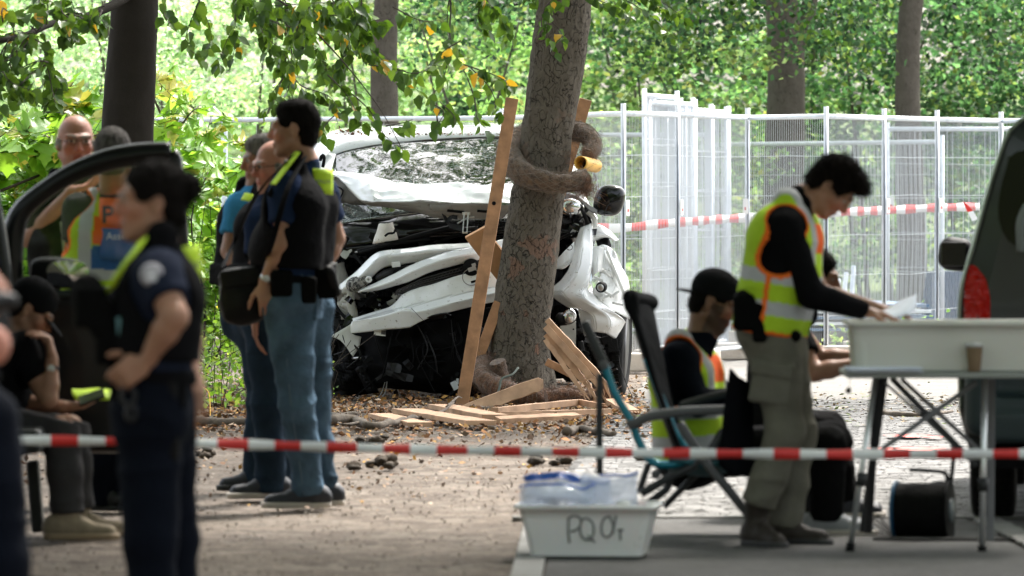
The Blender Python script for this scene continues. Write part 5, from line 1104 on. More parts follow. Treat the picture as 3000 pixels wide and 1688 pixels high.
# ================================================================ coir rolls
m_coir = mat('coir_fibre', (.15, .07, .035), .95, var=.55, vs=30, bump=1, bs=120, bd=.012, sheen=.3)
m_coird = mat('coir_dark', (.13, .08, .048), .95, var=.55, vs=30, bump=1, bs=120, bd=.012, sheen=.3)
m_net = mat('coir_net', (.2, .165, .13), .8)
def coir(name, label, path, rads, m, fuzz, seed, turns=16, net=True, n=120, straightnet=False):
    r_ = random.Random(seed); C = curve(path, n); rr = curve([V((r, 0, 0)) for r in rads], n); rr = [x.x for x in rr]
    o = thing(name, label, 'coir roll', C[n//2]); q = MB(); vs = []
    fr = []; N = None
    for i in range(n):
        t = (C[min(i+1, n-1)]-C[max(i-1, 0)]).normalized()
        N = t.orthogonal().normalized() if N is None else (N-t*N.dot(t)).normalized(); fr.append((N.copy(), t.cross(N)))
    rows = []
    for i in range(n):
        r = []
        for j in range(33):
            a = 2*math.pi*(j % 32)/32; d = fr[i][0]*math.cos(a)+fr[i][1]*math.sin(a); p = C[i]+d*rr[i]
            r.append(p+d*(noise.noise(p*14)*.012+noise.noise(p*40)*.006))
        rows.append(r)
    q.grid(rows)
    for e in (0, n-1):
        k = len(q.v); q.v += [tuple(C[e])]+[tuple(p) for p in rows[e][:32]]
        for j in range(32): q.f.append((k, k+1+j, k+1+(j+1) % 32)); q.m.append(0)
        q.c += [(1, 1, 1)]*33
    fin(q, 'coir_roll', m, o, smooth=True)
    if net:
        q = MB()
        for sgn in ((1, -1) if not straightnet else (1,)):
            for st_ in range(11 if not straightnet else 1):
                P = []
                steps = 260 if not straightnet else 900
                for i in range(steps):
                    u = i/(steps-1)*(n-1); k = min(int(u), n-2); f_ = u-k
                    a = 2*math.pi*(st_/11+sgn*u/n*(2.4 if not straightnet else turns)); c = C[k].lerp(C[k+1], f_); rad = rr[k]*(1-f_)+rr[k+1]*f_
                    P.append(c+(fr[k][0]*math.cos(a)+fr[k][1]*math.sin(a))*(rad+.008))
                q.tube(P, .0017, 3, cap=False)
        fin(q, 'netting', m_net, o, kind='stuff')
    q = MB()
    for i in range(fuzz):
        k = r_.randrange(n); a = r_.uniform(0, 6.28); d = fr[k][0]*math.cos(a)+fr[k][1]*math.sin(a); p = C[k]+d*rr[k]
        L_ = r_.uniform(.015, .05); w1 = V((r_.gauss(0, 1), r_.gauss(0, 1), r_.gauss(0, 1)-.3)).normalized()
        q.tube([p, p+(d*.5+w1*.6)*L_*.5, p+(d*.4+w1*1.1)*L_], .0008, 3, cap=False)
    fin(q, 'loose_fibres', m, o, kind='stuff'); return o, C, rr
K = 442
ring, C, rr = coir('coir_roll', 'brown netted coir roll looped round the trunk above head height', [Q(1722, 455, K, 0.53), Q(1738, 432, K, 0.6), Q(1725, 402, K, 0.7), Q(1690, 385, K, 0.8), Q(1600, 388, K, 0.88), Q(1520, 405, K, 0.78), Q(1492, 440, K, 0.56), Q(1505, 485, K, 0.36), Q(1550, 518, K, 0.24), Q(1620, 535, K, 0.2), Q(1680, 532, K, 0.22), Q(1716, 518, K, 0.28)],
       [.05, .062, .07, .074, .076, .074, .074, .078, .082, .082, .078, .056], m_coird, 2600, 1)
q = MB()
for i in range(420):
    a = Q(random.gauss(1708, 16), random.gauss(530, 14), K, .24+random.uniform(-.06, .06)); L_ = random.uniform(.04, .12); q.tube([a, a+V((random.gauss(0, .25), random.gauss(0, .2), -.5))*L_, a+V((random.gauss(0, .5), random.gauss(0, .3), -1))*L_], .001, 3, cap=False)
fin(q, 'frayed_end', m_coir, ring, kind='stuff')
q = MB()
for i in range(300):
    a = Q(1705+random.gauss(0, 24), 462+random.gauss(0, 22), K, .44+random.uniform(-.05, .05)); w1 = V((random.gauss(0, 1), random.gauss(0, 1), random.gauss(0, 1))); L_ = random.uniform(.02, .05); q.tube([a, a+w1*L_*.5, a+w1*L_], .0008, 3, cap=False)
fin(q, 'frayed_end', m_coir, ring, kind='stuff')
# yellow drain pipe in the roll
yp = mat('yellow_pipe', (.75, .42, .07), .45, var=.1, vs=10)
q = MB(); ax = V((-.42, -1, .08)).normalized(); c0 = Q(1704, 478, K, .34)
q.lathe(c0, [(.038, .26), (.046, .25), (.047, 0), (.047, -.02), (.041, -.022), (.04, .0), (.039, .2)], axis=-ax, n=32); fin(q, 'drain_pipe', yp, ring, smooth=True)
q = MB(); q.lathe(c0-ax*.13, [(0, 0), (.0395, 0), (.0395, .02), (0, .02)], axis=ax, n=24); fin(q, 'pipe_hollow', m_flat_black, ring)
coir('coir_roll', 'lower coir roll with wire hoops curling round the foot of the trunk', [Q(1432, 1060, K, 0.45), Q(1405, 1075, K, 0.3), Q(1412, 1105, K, 0.14), Q(1450, 1135, K, 0.02), Q(1510, 1155, K, -0.04), Q(1570, 1166, K, -0.04), Q(1610, 1165, K, 0)], [.05, .066, .072, .074, .072, .07, .06], m_coir, 1500, 2, turns=34, straightnet=True)
coir('coir_bundle', 'frayed end of coir matting lying between the trunk and the split brace', [Q(1600, 1168, K, -.26), Q(1640, 1162, K, -.24), Q(1700, 1160, K, -.2), Q(1730, 1165, K, -.16)], [.06, .05, .05, .03], m_coir, 1500, 3, net=False, n=60)
coir('coir_bundle', 'round coir bundle at the right foot of the split brace', [Q(1762, 1140, K, -.1), Q(1772, 1150, K, -.14), Q(1778, 1160, K, -.18)], [.05, .07, .05], m_coir, 600, 4, net=False, n=40)
coir('coir_bundle', 'small coir bundle standing behind the top of the inner stake foot', [Q(1455, 1060, K, .12), Q(1470, 1110, K, .16), Q(1480, 1150, K, .1)], [.05, .06, .06], m_coird, 300, 5, net=False, n=40)
q = MB(); q.tube(curve([Q(1518, 1078, K, -.25), Q(1500, 1098, K, -.34), Q(1470, 1110, K, -.38), Q(1462, 1140, K, -.42), Q(1440, 1190, K, -.46)], 16), .008, 6); o = thing('dead_branch', 'thin lichen grey twig hanging over the lower coir roll', 'branch', Q(1440, 1190, K, -.46)); fin(q, 'limb', mat('lichen_twig', (.12, .14, .12), .9), o, smooth=True)
# ================================================================ people: smooth solids blended from tapered limbs
CORN = [(0, 0, 0), (1, 0, 0), (0, 1, 0), (1, 1, 0), (0, 0, 1), (1, 0, 1), (0, 1, 1), (1, 1, 1)]
EDG = [(0, 1), (2, 3), (4, 5), (6, 7), (0, 2), (1, 3), (4, 6), (5, 7), (0, 4), (1, 5), (2, 6), (3, 7)]
def nets(f, org, h):
    s = f < 0; n = [d-1 for d in f.shape]; cnt = np.zeros(n, np.int8)
    sl = lambda c: tuple(slice(c[i], c[i]+n[i]) for i in range(3))
    for c in CORN: cnt += s[sl(c)]
    act = (cnt > 0) & (cnt < 8); cells = np.argwhere(act); idx = -np.ones(n, np.int32); idx[act] = np.arange(len(cells))
    pos = np.zeros((len(cells), 3)); m_ = np.zeros(len(cells)); fc = [f[sl(c)][act] for c in CORN]
    for a, b in EDG:
        fa, fb = fc[a], fc[b]; k = (fa < 0) != (fb < 0); t = np.where(k, fa/np.where(k, fa-fb, 1), 0)
        A = np.array(CORN[a]); B = np.array(CORN[b]); pos += k[:, None]*(A+(B-A)*t[:, None]); m_ += k
    v = (cells+pos/m_[:, None])*h+org; faces = []
    for ax in range(3):
        o1, o2 = [(1, 2), (2, 0), (0, 1)][ax]
        lo = [slice(1, None)]*3; hi = [slice(1, None)]*3
        A = [slice(1, -1)]*3; A[ax] = slice(0, -1); B = [slice(1, -1)]*3; B[ax] = slice(1, None)
        sa, sb = s[tuple(A)], s[tuple(B)]; cr = np.argwhere(sa != sb)
        if not len(cr): continue
        flip = sa[sa != sb]; e = cr.copy()
        for q_ in range(3):
            if q_ != ax: e[:, q_] += 1
        def at(d1, d2):
            c = e.copy(); c[:, o1] -= d1; c[:, o2] -= d2; return idx[c[:, 0], c[:, 1], c[:, 2]]
        q4 = np.stack([at(0, 0), at(1, 0), at(1, 1), at(0, 1)], 1); q4[~flip] = q4[~flip][:, ::-1]; faces.append(q4)
    return v, np.concatenate(faces)
class Solid:
    def __init__(s, h=.008, k=.02): s.p = []; s.h = h; s.k = k; s.planes = []
    def cone(s, a, b, r1, r2, k=None, sq=None, flat=0, sub=False):
        s.p.append(('c', np.array(a, float), np.array(b, float), r1, r2, k if k is not None else s.k, sq, flat, sub)); return s
    def ell(s, c, r, M=None, k=None, sub=False):
        s.p.append(('e', np.array(c, float), np.array(r, float), np.array(M if M is not None else np.eye(3), float), 0, k if k is not None else s.k, None, 0, sub)); return s
    def box(s, c, r, M=None, rd=.01, k=None, sub=False):
        s.p.append(('b', np.array(c, float), np.array(r, float), np.array(M if M is not None else np.eye(3), float), rd, k if k is not None else s.k, None, 0, sub)); return s
    def chain(s, pts, rad, **k):
        for i in range(len(pts)-1): s.cone(pts[i], pts[i+1], rad[i], rad[i+1], **k)
        return s
    def cut(s, p, n): s.planes.append((np.array(p, float), np.array(V(n).normalized(), float))); return s
    def bounds(s, P):
        if P[0] == 'c': return np.minimum(P[1]-P[3], P[2]-P[4]), np.maximum(P[1]+P[3], P[2]+P[4])
        r = np.linalg.norm(P[2])*1.0; return P[1]-r, P[1]+r
    def build(s):
        pos = [P for P in s.p if not P[8]]; lo = np.min([s.bounds(P)[0] for P in pos], 0)-.03; hi = np.max([s.bounds(P)[1] for P in pos], 0)+.03
        n = np.ceil((hi-lo)/s.h).astype(int)+1; f = np.full(n, .05, np.float32); ax = [lo[i]+np.arange(n[i])*s.h for i in range(3)]
        for P in s.p:
            b0, b1 = s.bounds(P); mrg = P[5]+.012
            if P[6] is not None: mrg += .05
            i0 = np.maximum(((b0-mrg-lo)/s.h).astype(int), 0); i1 = np.minimum(((b1+mrg-lo)/s.h).astype(int)+2, n)
            if (i1 <= i0).any(): continue
            X = np.stack(np.meshgrid(*[ax[i][i0[i]:i1[i]] for i in range(3)], indexing='ij'), -1)
            if P[0] == 'c':
                a, b = P[1], P[2]; ba = b-a; L2 = max((ba*ba).sum(), 1e-12); t = np.clip(((X-a)@ba)/L2, 0, 1); q = X-a-t[..., None]*ba
                if P[6] is not None:
                    nn, fc = np.array(P[6][0], float), P[6][1]; cp = q@nn; q = q+nn*(cp*(fc-1))[..., None]
                d = np.linalg.norm(q, axis=-1)-(P[3]+(P[4]-P[3])*t)
                if P[7]:
                    u = ba/math.sqrt(L2)
                    if P[7] & 1: d = np.maximum(d, (X-b)@u)
                    if P[7] & 2: d = np.maximum(d, -((X-a)@u))
            elif P[0] == 'e':
                q = ((X-P[1])@P[3])/P[2]; l = np.linalg.norm(q, axis=-1); l2 = np.linalg.norm(q/P[2], axis=-1)+1e-9; d = l*(l-1)/l2
            else:
                q = np.abs((X-P[1])@P[3])-P[2]+P[4]; d = np.linalg.norm(np.maximum(q, 0), axis=-1)+np.minimum(q.max(-1), 0)-P[4]
            sub_ = f[i0[0]:i1[0], i0[1]:i1[1], i0[2]:i1[2]]; k = max(P[5], 1e-4)
            if P[8]:
                d = -d; hh = np.clip(.5+.5*(d-sub_)/k, 0, 1); r = sub_*(1-hh)+d*hh+k*hh*(1-hh)
            else:
                hh = np.clip(.5+.5*(sub_-d)/k, 0, 1); r = sub_*(1-hh)+d*hh-k*hh*(1-hh)
            f[i0[0]:i1[0], i0[1]:i1[1], i0[2]:i1[2]] = r
        if s.planes:
            X = np.stack(np.meshgrid(*ax, indexing='ij'), -1)
            for p, nn in s.planes: f = np.maximum(f, (X-p)@nn)
        f[0] = f[-1] = .05; f[:, 0] = f[:, -1] = .05; f[:, :, 0] = f[:, :, -1] = .05
        return nets(f, lo, s.h)
def vnoise(v, fr, seed=0):     # cheap smooth noise on many points
    r_ = np.random.default_rng(seed); o = np.zeros(len(v))
    for i in range(6):
        d = r_.normal(size=3); d /= np.linalg.norm(d); o += np.sin(v@d*fr*r_.uniform(.6, 1.6)+r_.uniform(0, 6)+1.2*np.sin(v@r_.normal(size=3)*fr*.5))
    return o/6
def vnormals(v, f):
    n = np.zeros_like(v); a, b, c, d = [v[f[:, i]] for i in range(4)]; fn = np.cross(c-a, d-b)
    for i in range(4): np.add.at(n, f[:, i], fn)
    return n/(np.linalg.norm(n, axis=1)[:, None]+1e-12)
def solid(s, name, m, parent, colf=None, fold=0, ffr=22, seed=1, squash=(1, 1, .35), **tags):
    v, f = s.build()
    for _ in range(1):           # light relaxation
        acc = np.zeros_like(v); cn = np.zeros(len(v))
        for i in range(4):
            a, b = f[:, i], f[:, (i+1) % 4]; np.add.at(acc, a, v[b]); np.add.at(cn, a, 1); np.add.at(acc, b, v[a]); np.add.at(cn, b, 1)
        v = v*.5+.5*acc/cn[:, None]
    cols = colf(v) if colf else None
    if fold:
        nn = vnormals(v, f); w_ = v*np.array([.5, .5, 1.3]); k = vnoise(w_, ffr, seed); k = 1-2*np.abs(k)**.7; k2 = vnoise(v, ffr*2.2, seed+5)
        v = v+nn*((k*.75+k2*.35)*fold)[:, None]
    return mesh(name, v, f, m, parent, True, cols=cols, **tags)
def basis(yaw, pitch=0, roll=0):   # forward, right, up of a head or torso; yaw 0 faces the camera, +90 faces right in the picture
    f = V((math.sin(R(yaw)), -math.cos(R(yaw)), 0)); u = V((0, 0, 1)); r = f.cross(u)
    q = Matrix.Rotation(R(-pitch), 3, r) ; f = q @ f; u = q @ u
    if roll: q = Matrix.Rotation(R(roll), 3, f); r = q @ r; u = q @ u
    return f, r, u
def hand(S, w, d, pn, curl=.35, size=1.0, thumb=1, k=.008):   # wrist, direction, palm normal; side of the thumb
    d = V(d).normalized(); pn = V(pn); pn = (pn-d*pn.dot(d)).normalized(); sd_ = d.cross(pn); w = V(w); z = size
    S.cone(w-d*.01, w+d*.03*z, .026*z, .03*z, sq=(tuple(pn), 1.5), k=.015)
    S.box(w+d*.055*z, (.036*z, .04*z, .014*z), np.array([tuple(d), tuple(sd_), tuple(pn)]).T, rd=.012, k=.012)
    for i, (o, L_) in enumerate(((-.03, .066), (-.0105, .078), (.0105, .074), (.03, .058))):
        L_ *= z; p = w+d*.088*z+sd_*o*z*thumb; dd = (d+sd_*o*3*thumb).normalized(); a = curl*(1+.12*i); r0 = .0095*z
        for j, fr in enumerate((.45, .32, .25)):
            dd = (dd*math.cos(a)+pn*math.sin(a)).normalized(); q = p+dd*L_*fr*1.25; S.cone(p, q, r0, r0*.9, k=.004); p = q; r0 *= .92; a = curl*.9
    p = w+d*.025*z-sd_*.03*z*thumb; dd = (d*.7-sd_*.75*thumb+pn*.35).normalized()
    for fr, r0 in ((.042, .013), (.034, .011), (.027, .0098)):
        q = p+dd*fr*z; S.cone(p, q, r0*z, r0*.9*z, k=.008); p = q; dd = (dd+d*.5+pn*.25).normalized()
def head(S, c, f, r, u, hs=1.0):
    M = np.array([tuple(r), tuple(f), tuple(u)]).T; P = lambda a, b, e: V(c)+(r*a+f*b+u*e)*hs
    E = lambda a, b, e, ra, rb, rc, k=.02, sub=False: S.ell(P(a, b, e), (ra*hs, rb*hs, rc*hs), M, k, sub)
    E(0, -.018, .03, .075, .094, .088); E(0, .025, -.025, .06, .062, .082); E(0, .035, -.07, .046, .05, .042); E(0, .068, -.1, .022, .02, .018, .02)
    for s_ in (-1, 1):
        S.cone(P(s_*.058, -.005, -.055), P(s_*.022, .06, -.098), .018*hs, .016*hs, k=.02)
        E(s_*.04, .058, -.022, .024, .022, .022, .02); E(s_*.031, .098, .006, .018, .018, .013, .012, True); E(s_*.031, .074, .006, .014, .014, .0125, .004)
        S.cone(P(s_*.05, .07, .026), P(s_*.012, .084, .022), .011*hs, .012*hs, k=.012)
        E(s_*.0755, -.012, -.008, .01, .018, .032, .008); E(s_*.082, -.006, -.004, .006, .009, .018, .004, True); E(s_*.0115, .094, -.034, .0085, .011, .008, .008)
    S.cone(P(0, .084, .018), P(0, .106, -.026), .009*hs, .0125*hs, k=.01)
    S.cone(P(-.019, .085, -.06), P(.019, .085, -.06), .0075*hs, .0075*hs, k=.006); S.cone(P(-.016, .083, -.07), P(.016, .083, -.07), .0085*hs, .0085*hs, k=.006)
    S.cone(P(-.022, .094, -.065), P(.022, .094, -.065), .0018, .0018, k=.004, sub=True)
def hairmesh(kind, c, f, r, u, hs, m, parent, seed=1):
    M = np.array([tuple(r), tuple(f), tuple(u)]).T; P = lambda a, b, e: V(c)+(r*a+f*b+u*e)*hs; S = Solid(.0055, .012)
    E = lambda a, b, e, ra, rb, rc, k=.012, sub=False: S.ell(P(a, b, e), (ra*hs, rb*hs, rc*hs), M, k, sub)
    if kind in ('short', 'crop', 'quiff', 'bun'):
        g = {'short': .004, 'crop': .003, 'quiff': .012, 'bun': .01}[kind]
        E(0, -.018, .032, .075+g*.7, .094+g, .088+g); E(0, -.05, -.03, .062+g, .05+g, .06)
        E(0, .125, -.035, .12, .085, .125, .01, True); S.cone(P(-.2, .02, -.055), P(.2, .02, -.055), .055*hs, .055*hs, k=.01, sub=True)
        for s_ in (-1, 1): E(s_*.085, -.01, -.012, .02, .02, .034, .006, True)
        if kind == 'short': E(0, -.005, .085, .06, .075, .038, .03)
        if kind == 'quiff': E(0, .05, .1, .058, .05, .03, .03); E(0, .084, .088, .05, .026, .022, .02)
        if kind == 'bun': E(0, -.115, .045, .045, .04, .045, .02)
    elif kind == 'sides':
        E(0, -.03, .0, .084, .088, .055); E(0, .09, .0, .13, .075, .2, .01, True); E(0, -.0, .105, .1, .14, .06, .02, True)
    S.cut(P(0, 0, -.09), -u)
    v, fc = S.build(); nn = vnormals(v, fc); v = v+nn*(vnoise(v, 150, seed)*(.0045 if kind in ('quiff', 'bun') else .0025))[:, None]
    ho = mesh('hair', v, fc, m, parent, True)
    r_ = np.random.default_rng(seed+9); n = {'quiff': 2600, 'bun': 2200, 'short': 2600, 'crop': 1500, 'sides': 1200}[kind]; ix = r_.integers(0, len(v), n); p0 = v[ix]; nn = vnormals(v, fc)[ix]
    hv_ = (p0-np.array(P(0, 0, .03))); comb = np.array(tuple(-u*.6-f*.25)) if kind != 'quiff' else np.array(tuple(f*.7-u*.2)); L_ = {'quiff': .022, 'bun': .014, 'short': .008, 'crop': .006, 'sides': .008}[kind]
    d = nn*.7+comb*.55+r_.normal(size=(n, 3))*.3; d /= np.linalg.norm(d, axis=1)[:, None]; tp = p0+d*(L_*r_.uniform(.5, 1.3, n))[:, None]; sd2 = np.cross(d, r_.normal(size=(n, 3))); sd2 /= np.linalg.norm(sd2, axis=1)[:, None]; w2 = .0011
    vv = np.stack([p0-sd2*w2, p0+sd2*w2, tp+sd2*w2*.3, tp-sd2*w2*.3], 1).reshape(-1, 3); mesh('hair_strands', vv, np.arange(n*4).reshape(n, 4), m, ho, kind='stuff')
    return ho
hair_m = {}
def hairmat(n, c): 
    if n not in hair_m: hair_m[n] = mat('hair_'+n, tuple(x*(.3 if max(c) < .05 else .75) for x in c), .85, var=.5, vs=60, bump=.9, bs=160, bd=.006, stretch=(1, 1, .25), spec=.1)
    return hair_m[n]
SK = {'fair': (.33, .175, .115), 'pink': (.36, .17, .12), 'tan': (.27, .14, .09), 'olive': (.22, .115, .075)}
def person(label, s, yaw, hd, chest, pelv, arms, legs, top, trousers, shoes, skin='fair', hair=('short', 'dark', (.02, .015, .012)), hp=(0, 0, 0), hsz=1.0, bw=1.0, sleeve='short', vest=None, beard=0, hem=True, belly=0, cap=None, dflt=0, neckk=None, glasses=False, folds=.006, shh=None):
    """every joint is (photo x, photo y, metres further away) seen at scale s; arms and legs run near the person's right side first"""
    J = lambda p: Q(p[0], p[1], s, p[2] if len(p) > 2 else 0.0)
    f, r, u = basis(yaw); H = J(hd); hf, hr, hu = basis(yaw+hp[0], hp[1], hp[2]); C_, Pv = J(chest), J(pelv)
    base = V((Pv.x, Pv.y, 0)); root = thing('person', label, 'person', base)
    nb = H-hu*.1*hsz-hf*.025; ax = (C_-Pv).normalized(); tf = (f-ax*f.dot(ax)).normalized(); tr = tf.cross(ax).normalized()
    nbase = C_+ax*.2 if neckk is None else J(neckk)
    Wd = (C_+Pv)/2+tf*.01
    ARM = [[J(p) for p in a[:3]] for a in arms]; LEG = [[J(p) for p in l[:3]] for l in legs]
    def torso(S, g, lo=True, sh=True):
        for sg in (-1, 1):
            a = Pv+tr*sg*.08*bw+ax*.02; b = C_+tr*sg*.085*bw
            S.cone(a, Wd+tr*sg*.075*bw, .105*bw+g, .108*bw+g, sq=(tuple(tf), 1.05), k=.05); S.cone(Wd+tr*sg*.075*bw, b, .108*bw+g, .122*bw+g, sq=(tuple(tf), 1.08), k=.05)
            if sh: S.cone(b+ax*.09+tr*sg*.01, ARM[0 if sg > 0 else 1][0], .07+g, .062+g, k=.05)
        if sh: S.cone(C_+ax*.08, nbase, .09+g, .062+g, k=.04)
        if belly: S.ell((Pv*.55+C_*.45)+tf*.07, (.14+g, .11+belly+g, .15+g), np.array([tuple(tr), tuple(tf), tuple(ax)]).T, .06)
    # ---- body (one continuous surface)
    B = Solid(.0075, .02); head(B, H, hf, hr, hu, hsz); B.cone(nb+hu*.02, nbase, .054*bw, .062*bw, k=.03); torso(B, -.012)
    for i, a in enumerate(ARM):
        B.chain([a[0], a[1]], [.05, .041], k=.02); B.chain([a[1], a[1].lerp(a[2], .35), a[2]], [.04, .04, .026], k=.012)
        ho = arms[i][3] if len(arms[i]) > 3 else {}
        dv = V(ho['dir']) if 'dir' in ho else (a[2]-a[1])
        if not ho.get('none'): hand(B, a[2], dv, ho.get('pn', (0, 0, -1)), ho.get('curl', .35), ho.get('size', 1.0), ho.get('thumb', 1))
    for l in LEG: B.chain([l[0], l[1]], [.075, .05], k=.03); B.chain([l[1], l[1].lerp(l[2], .3), l[2]], [.05, .052, .033], k=.02)
    sk = np.array(SK[skin]); Hn = np.array(H)
    Mh = np.array([tuple(hr), tuple(hf), tuple(hu)]).T
    def bcol(v):
        c = np.tile(sk, (len(v), 1))*(1+.07*vnoise(v, 40, 3)[:, None]); q = (v-Hn)@Mh/hsz
        red = np.exp(-((np.abs(q[:, 0])-.04)**2/.0006+(q[:, 2]+.03)**2/.0008))*(q[:, 1] > .03)+np.exp(-(q[:, 0]**2/.0003+(q[:, 2]+.025)**2/.0005))*(q[:, 1] > .08)
        c = c*(1+red[:, None]*np.array([.12, -.18, -.2]))
        lip = (np.abs(q[:, 0]) < .024) & (np.abs(q[:, 2]+.065) < .013) & (q[:, 1] > .075); c[lip] *= np.array([.8, .5, .5])
        eye = (np.abs(np.abs(q[:, 0])-.031) < .0135) & (np.abs(q[:, 2]-.006) < .006) & (q[:, 1] > .07); c[eye] = (.35, .32, .3)
        iris = (np.abs(np.abs(q[:, 0])-.031) < .006) & (np.abs(q[:, 2]-.006) < .0065) & (q[:, 1] > .07); c[iris] = (.03, .02, .02)
        brow = (np.abs(q[:, 0]) > .012) & (np.abs(q[:, 0]) < .05) & (np.abs(q[:, 2]-.026-.1*np.abs(q[:, 0])*.5) < .0055) & (q[:, 1] > .065); c[brow] = np.array(hair[2])*.5+sk*.15
        if beard: 
            bd = ((q[:, 2] < -.045) & (q[:, 2] > -.125) & (q[:, 1] > .0) & ~lip & (np.hypot(q[:, 0], 0) < .1)) | ((np.abs(q[:, 0]) > .052) & (q[:, 2] < -.0) & (q[:, 2] > -.1) & (q[:, 1] > .0)& (q[:, 1] < .05))
            c[bd] = c[bd]*(1-beard)+np.array(hair[2])*beard
        return np.clip(c, .003, .8)
    body = solid(B, 'body', skinm, root, bcol)
    if hair[0] not in ('none',): hairmesh(hair[0], H, hf, hr, hu, hsz, hairmat(hair[1], hair[2]), root)
    # ---- shirt
    if top:
        S = Solid(.0085, .025); torso(S, .006)
        for i, a in enumerate(ARM):
            if sleeve == 'short':
                S.cone(a[0], a[0].lerp(a[1], .62), .064, .066, k=.03, flat=1)
            else:
                S.chain([a[0], a[1]], [.066, .055], k=.03); S.cone(a[1], a[2], .055, .038, k=.02, flat=1)
        S.cone(nb-hu*.02, nb+hu*.1, .068, .068, k=.006, sub=True) if False else None
        S.cut(nbase+(nb-nbase)*.35, (nb-nbase))
        solid(S, 'shirt', top, root, fold=folds*.8, seed=3)
    # ---- trousers
    if trousers:
        S = Solid(.0085, .03)
        for sg in (-1, 1): S.cone(Pv+tr*sg*.07*bw+ax*.03, Pv+tr*sg*.07*bw-ax*.05, .118*bw, .12*bw, sq=(tuple(tf), 1.05), k=.05)
        for i, l in enumerate(LEG):
            S.cone(l[0], l[1], .105*bw, .076, k=.05); e = l[2]
            S.cone(l[1], l[1].lerp(e, .5), .076, .07, k=.03); S.cone(l[1].lerp(e, .5), e, .07, .068, k=.03, flat=1)
        S.cut(Pv+ax*.085, ax)
        solid(S, 'trousers', trousers, root, fold=folds*1.5, ffr=20, seed=5)
    # ---- shoes
    for i, l in enumerate(LEG):
        fo = legs[i][3] if len(legs[i]) > 3 else {}
        if fo.get('none'): continue
        an = l[2]; td = V(fo.get('dir', tuple(f))); td.z = 0; td.normalize(); gz = fo.get('z', 0.0); L_ = fo.get('len', .27)
        hb = V((an.x, an.y, gz+.03))-td*.055; tb = hb+td*(L_-.075); sd_ = td.cross(V((0, 0, 1)))
        S = Solid(.006, .025); S.cone(hb+V((0, 0, .02)), tb, .042, .036, k=.03, sq=(tuple(sd_), 1.05)); S.cone(hb+V((0, 0, .025)), hb.lerp(tb, .5)+V((0, 0, .03)), .044, .038, k=.03)
        S.cone(an+V((0, 0, .02)), hb+td*.03+V((0, 0, .04)), .046, .046, k=.03); S.cut((0, 0, gz+.012), (0, 0, -1))
        if fo.get('boot'): S.cone(an+(l[1]-an).normalized()*.1, an, .056, .05, k=.02)
        if fo.get('heel'): pass
        solid(S, 'shoe', shoes[0], root, fold=.0015, ffr=60)
        S = Solid(.006, .01); S.cone(hb+V((0, 0, -.01)), tb+td*.004-V((0, 0, .01)), .047, .047, k=.01); S.cut((0, 0, gz+.03), (0, 0, 1)); S.cut((0, 0, gz+.002), (0, 0, -1)); solid(S, 'sole', shoes[1], root)
    info = dict(root=root, H=H, f=f, r=r, u=u, tf=tf, tr=tr, ax=ax, C=C_, P=Pv, ARM=ARM, LEG=LEG, nb=nbase, hf=hf, hr=hr, hu=hu, torso=torso, J=J, s=s, bw=bw, hs=hsz)
    # ---- vest
    if vest == 'armour':
        S = Solid(.0085, .02); torso(S, .028, sh=False); 
        for sg in (-1, 1): S.cone(C_+tr*sg*.075*bw+ax*.05, C_+tr*sg*.09*bw+ax*.185, .1*bw, .05, k=.03, sq=(tuple(tr), 1.3)); 
        for i, a in enumerate(ARM): S.cone(a[0]-ax*.03, a[0].lerp(a[1], .4)-ax*.02, .083, .08, k=.01, sub=True)
        S.cone(nbase+ax*.04, nbase+ax*.12, .066, .07, k=.01, sub=True); S.cut(Pv+ax*.1, -ax)
        for j in range(3):
            for sg in (-1, 1): S.box(Pv+ax*(.16+.0*j)+tf*.145*bw+tr*sg*(.04+.045*j-.02), (.026, .02, .05), np.array([tuple(tr), tuple(tf), tuple(ax)]).T, rd=.008, k=.006)
        solid(S, 'armour_vest', cloth('vest_black', (.012, .012, .014), b=.6, bs=30, bd=.01), root, fold=.004, seed=8)
        S = Solid(.008, .01)
        for sg in (-1, 1): S.cone(Pv+tr*sg*.07*bw+ax*.07, Pv+tr*sg*.07*bw+ax*.03, .128*bw, .128*bw, sq=(tuple(tf), 1.04), k=.05, flat=3)
        solid(S, 'duty_belt', cloth('vest_black', (.012, .012, .014)), root)
    if vest == 'hivis':
        g = .03; S = Solid(.0065, .02); torso(S, g, sh=False)
        for sg in (-1, 1): S.cone(C_+tr*sg*.075*bw+ax*.06, C_+tr*sg*.1*bw+ax*.155, .105*bw, .058, k=.04, sq=(tuple(tr), 1.2)); S.cone(Pv+tr*sg*.08*bw-ax*.06, Wd+tr*sg*.075*bw, .135*bw, .135*bw, sq=(tuple(tf), 1.05), k=.04)
        holes = []
        for i, a in enumerate(ARM):
            h0, h1 = a[0]-ax*.0, a[0]-ax*.13+tr*(.02 if i == 0 else -.02); S.cone(h0, h1, .088, .08, k=.008, sub=True); holes.append((np.array(h0), np.array(h1)))
        S.cone(nbase+ax*.05+tf*.02, nbase+ax*.14+tf*.03, .075, .1, k=.01, sub=True); lowz = -.07
        S.cut(Pv+ax*lowz, -ax)
        O = np.array(Pv+ax*lowz); A3, F3, R3, Nb = np.array(ax), np.array(tf), np.array(tr), np.array(nbase+ax*.05)
        tot = (C_-Pv).length+.19-lowz
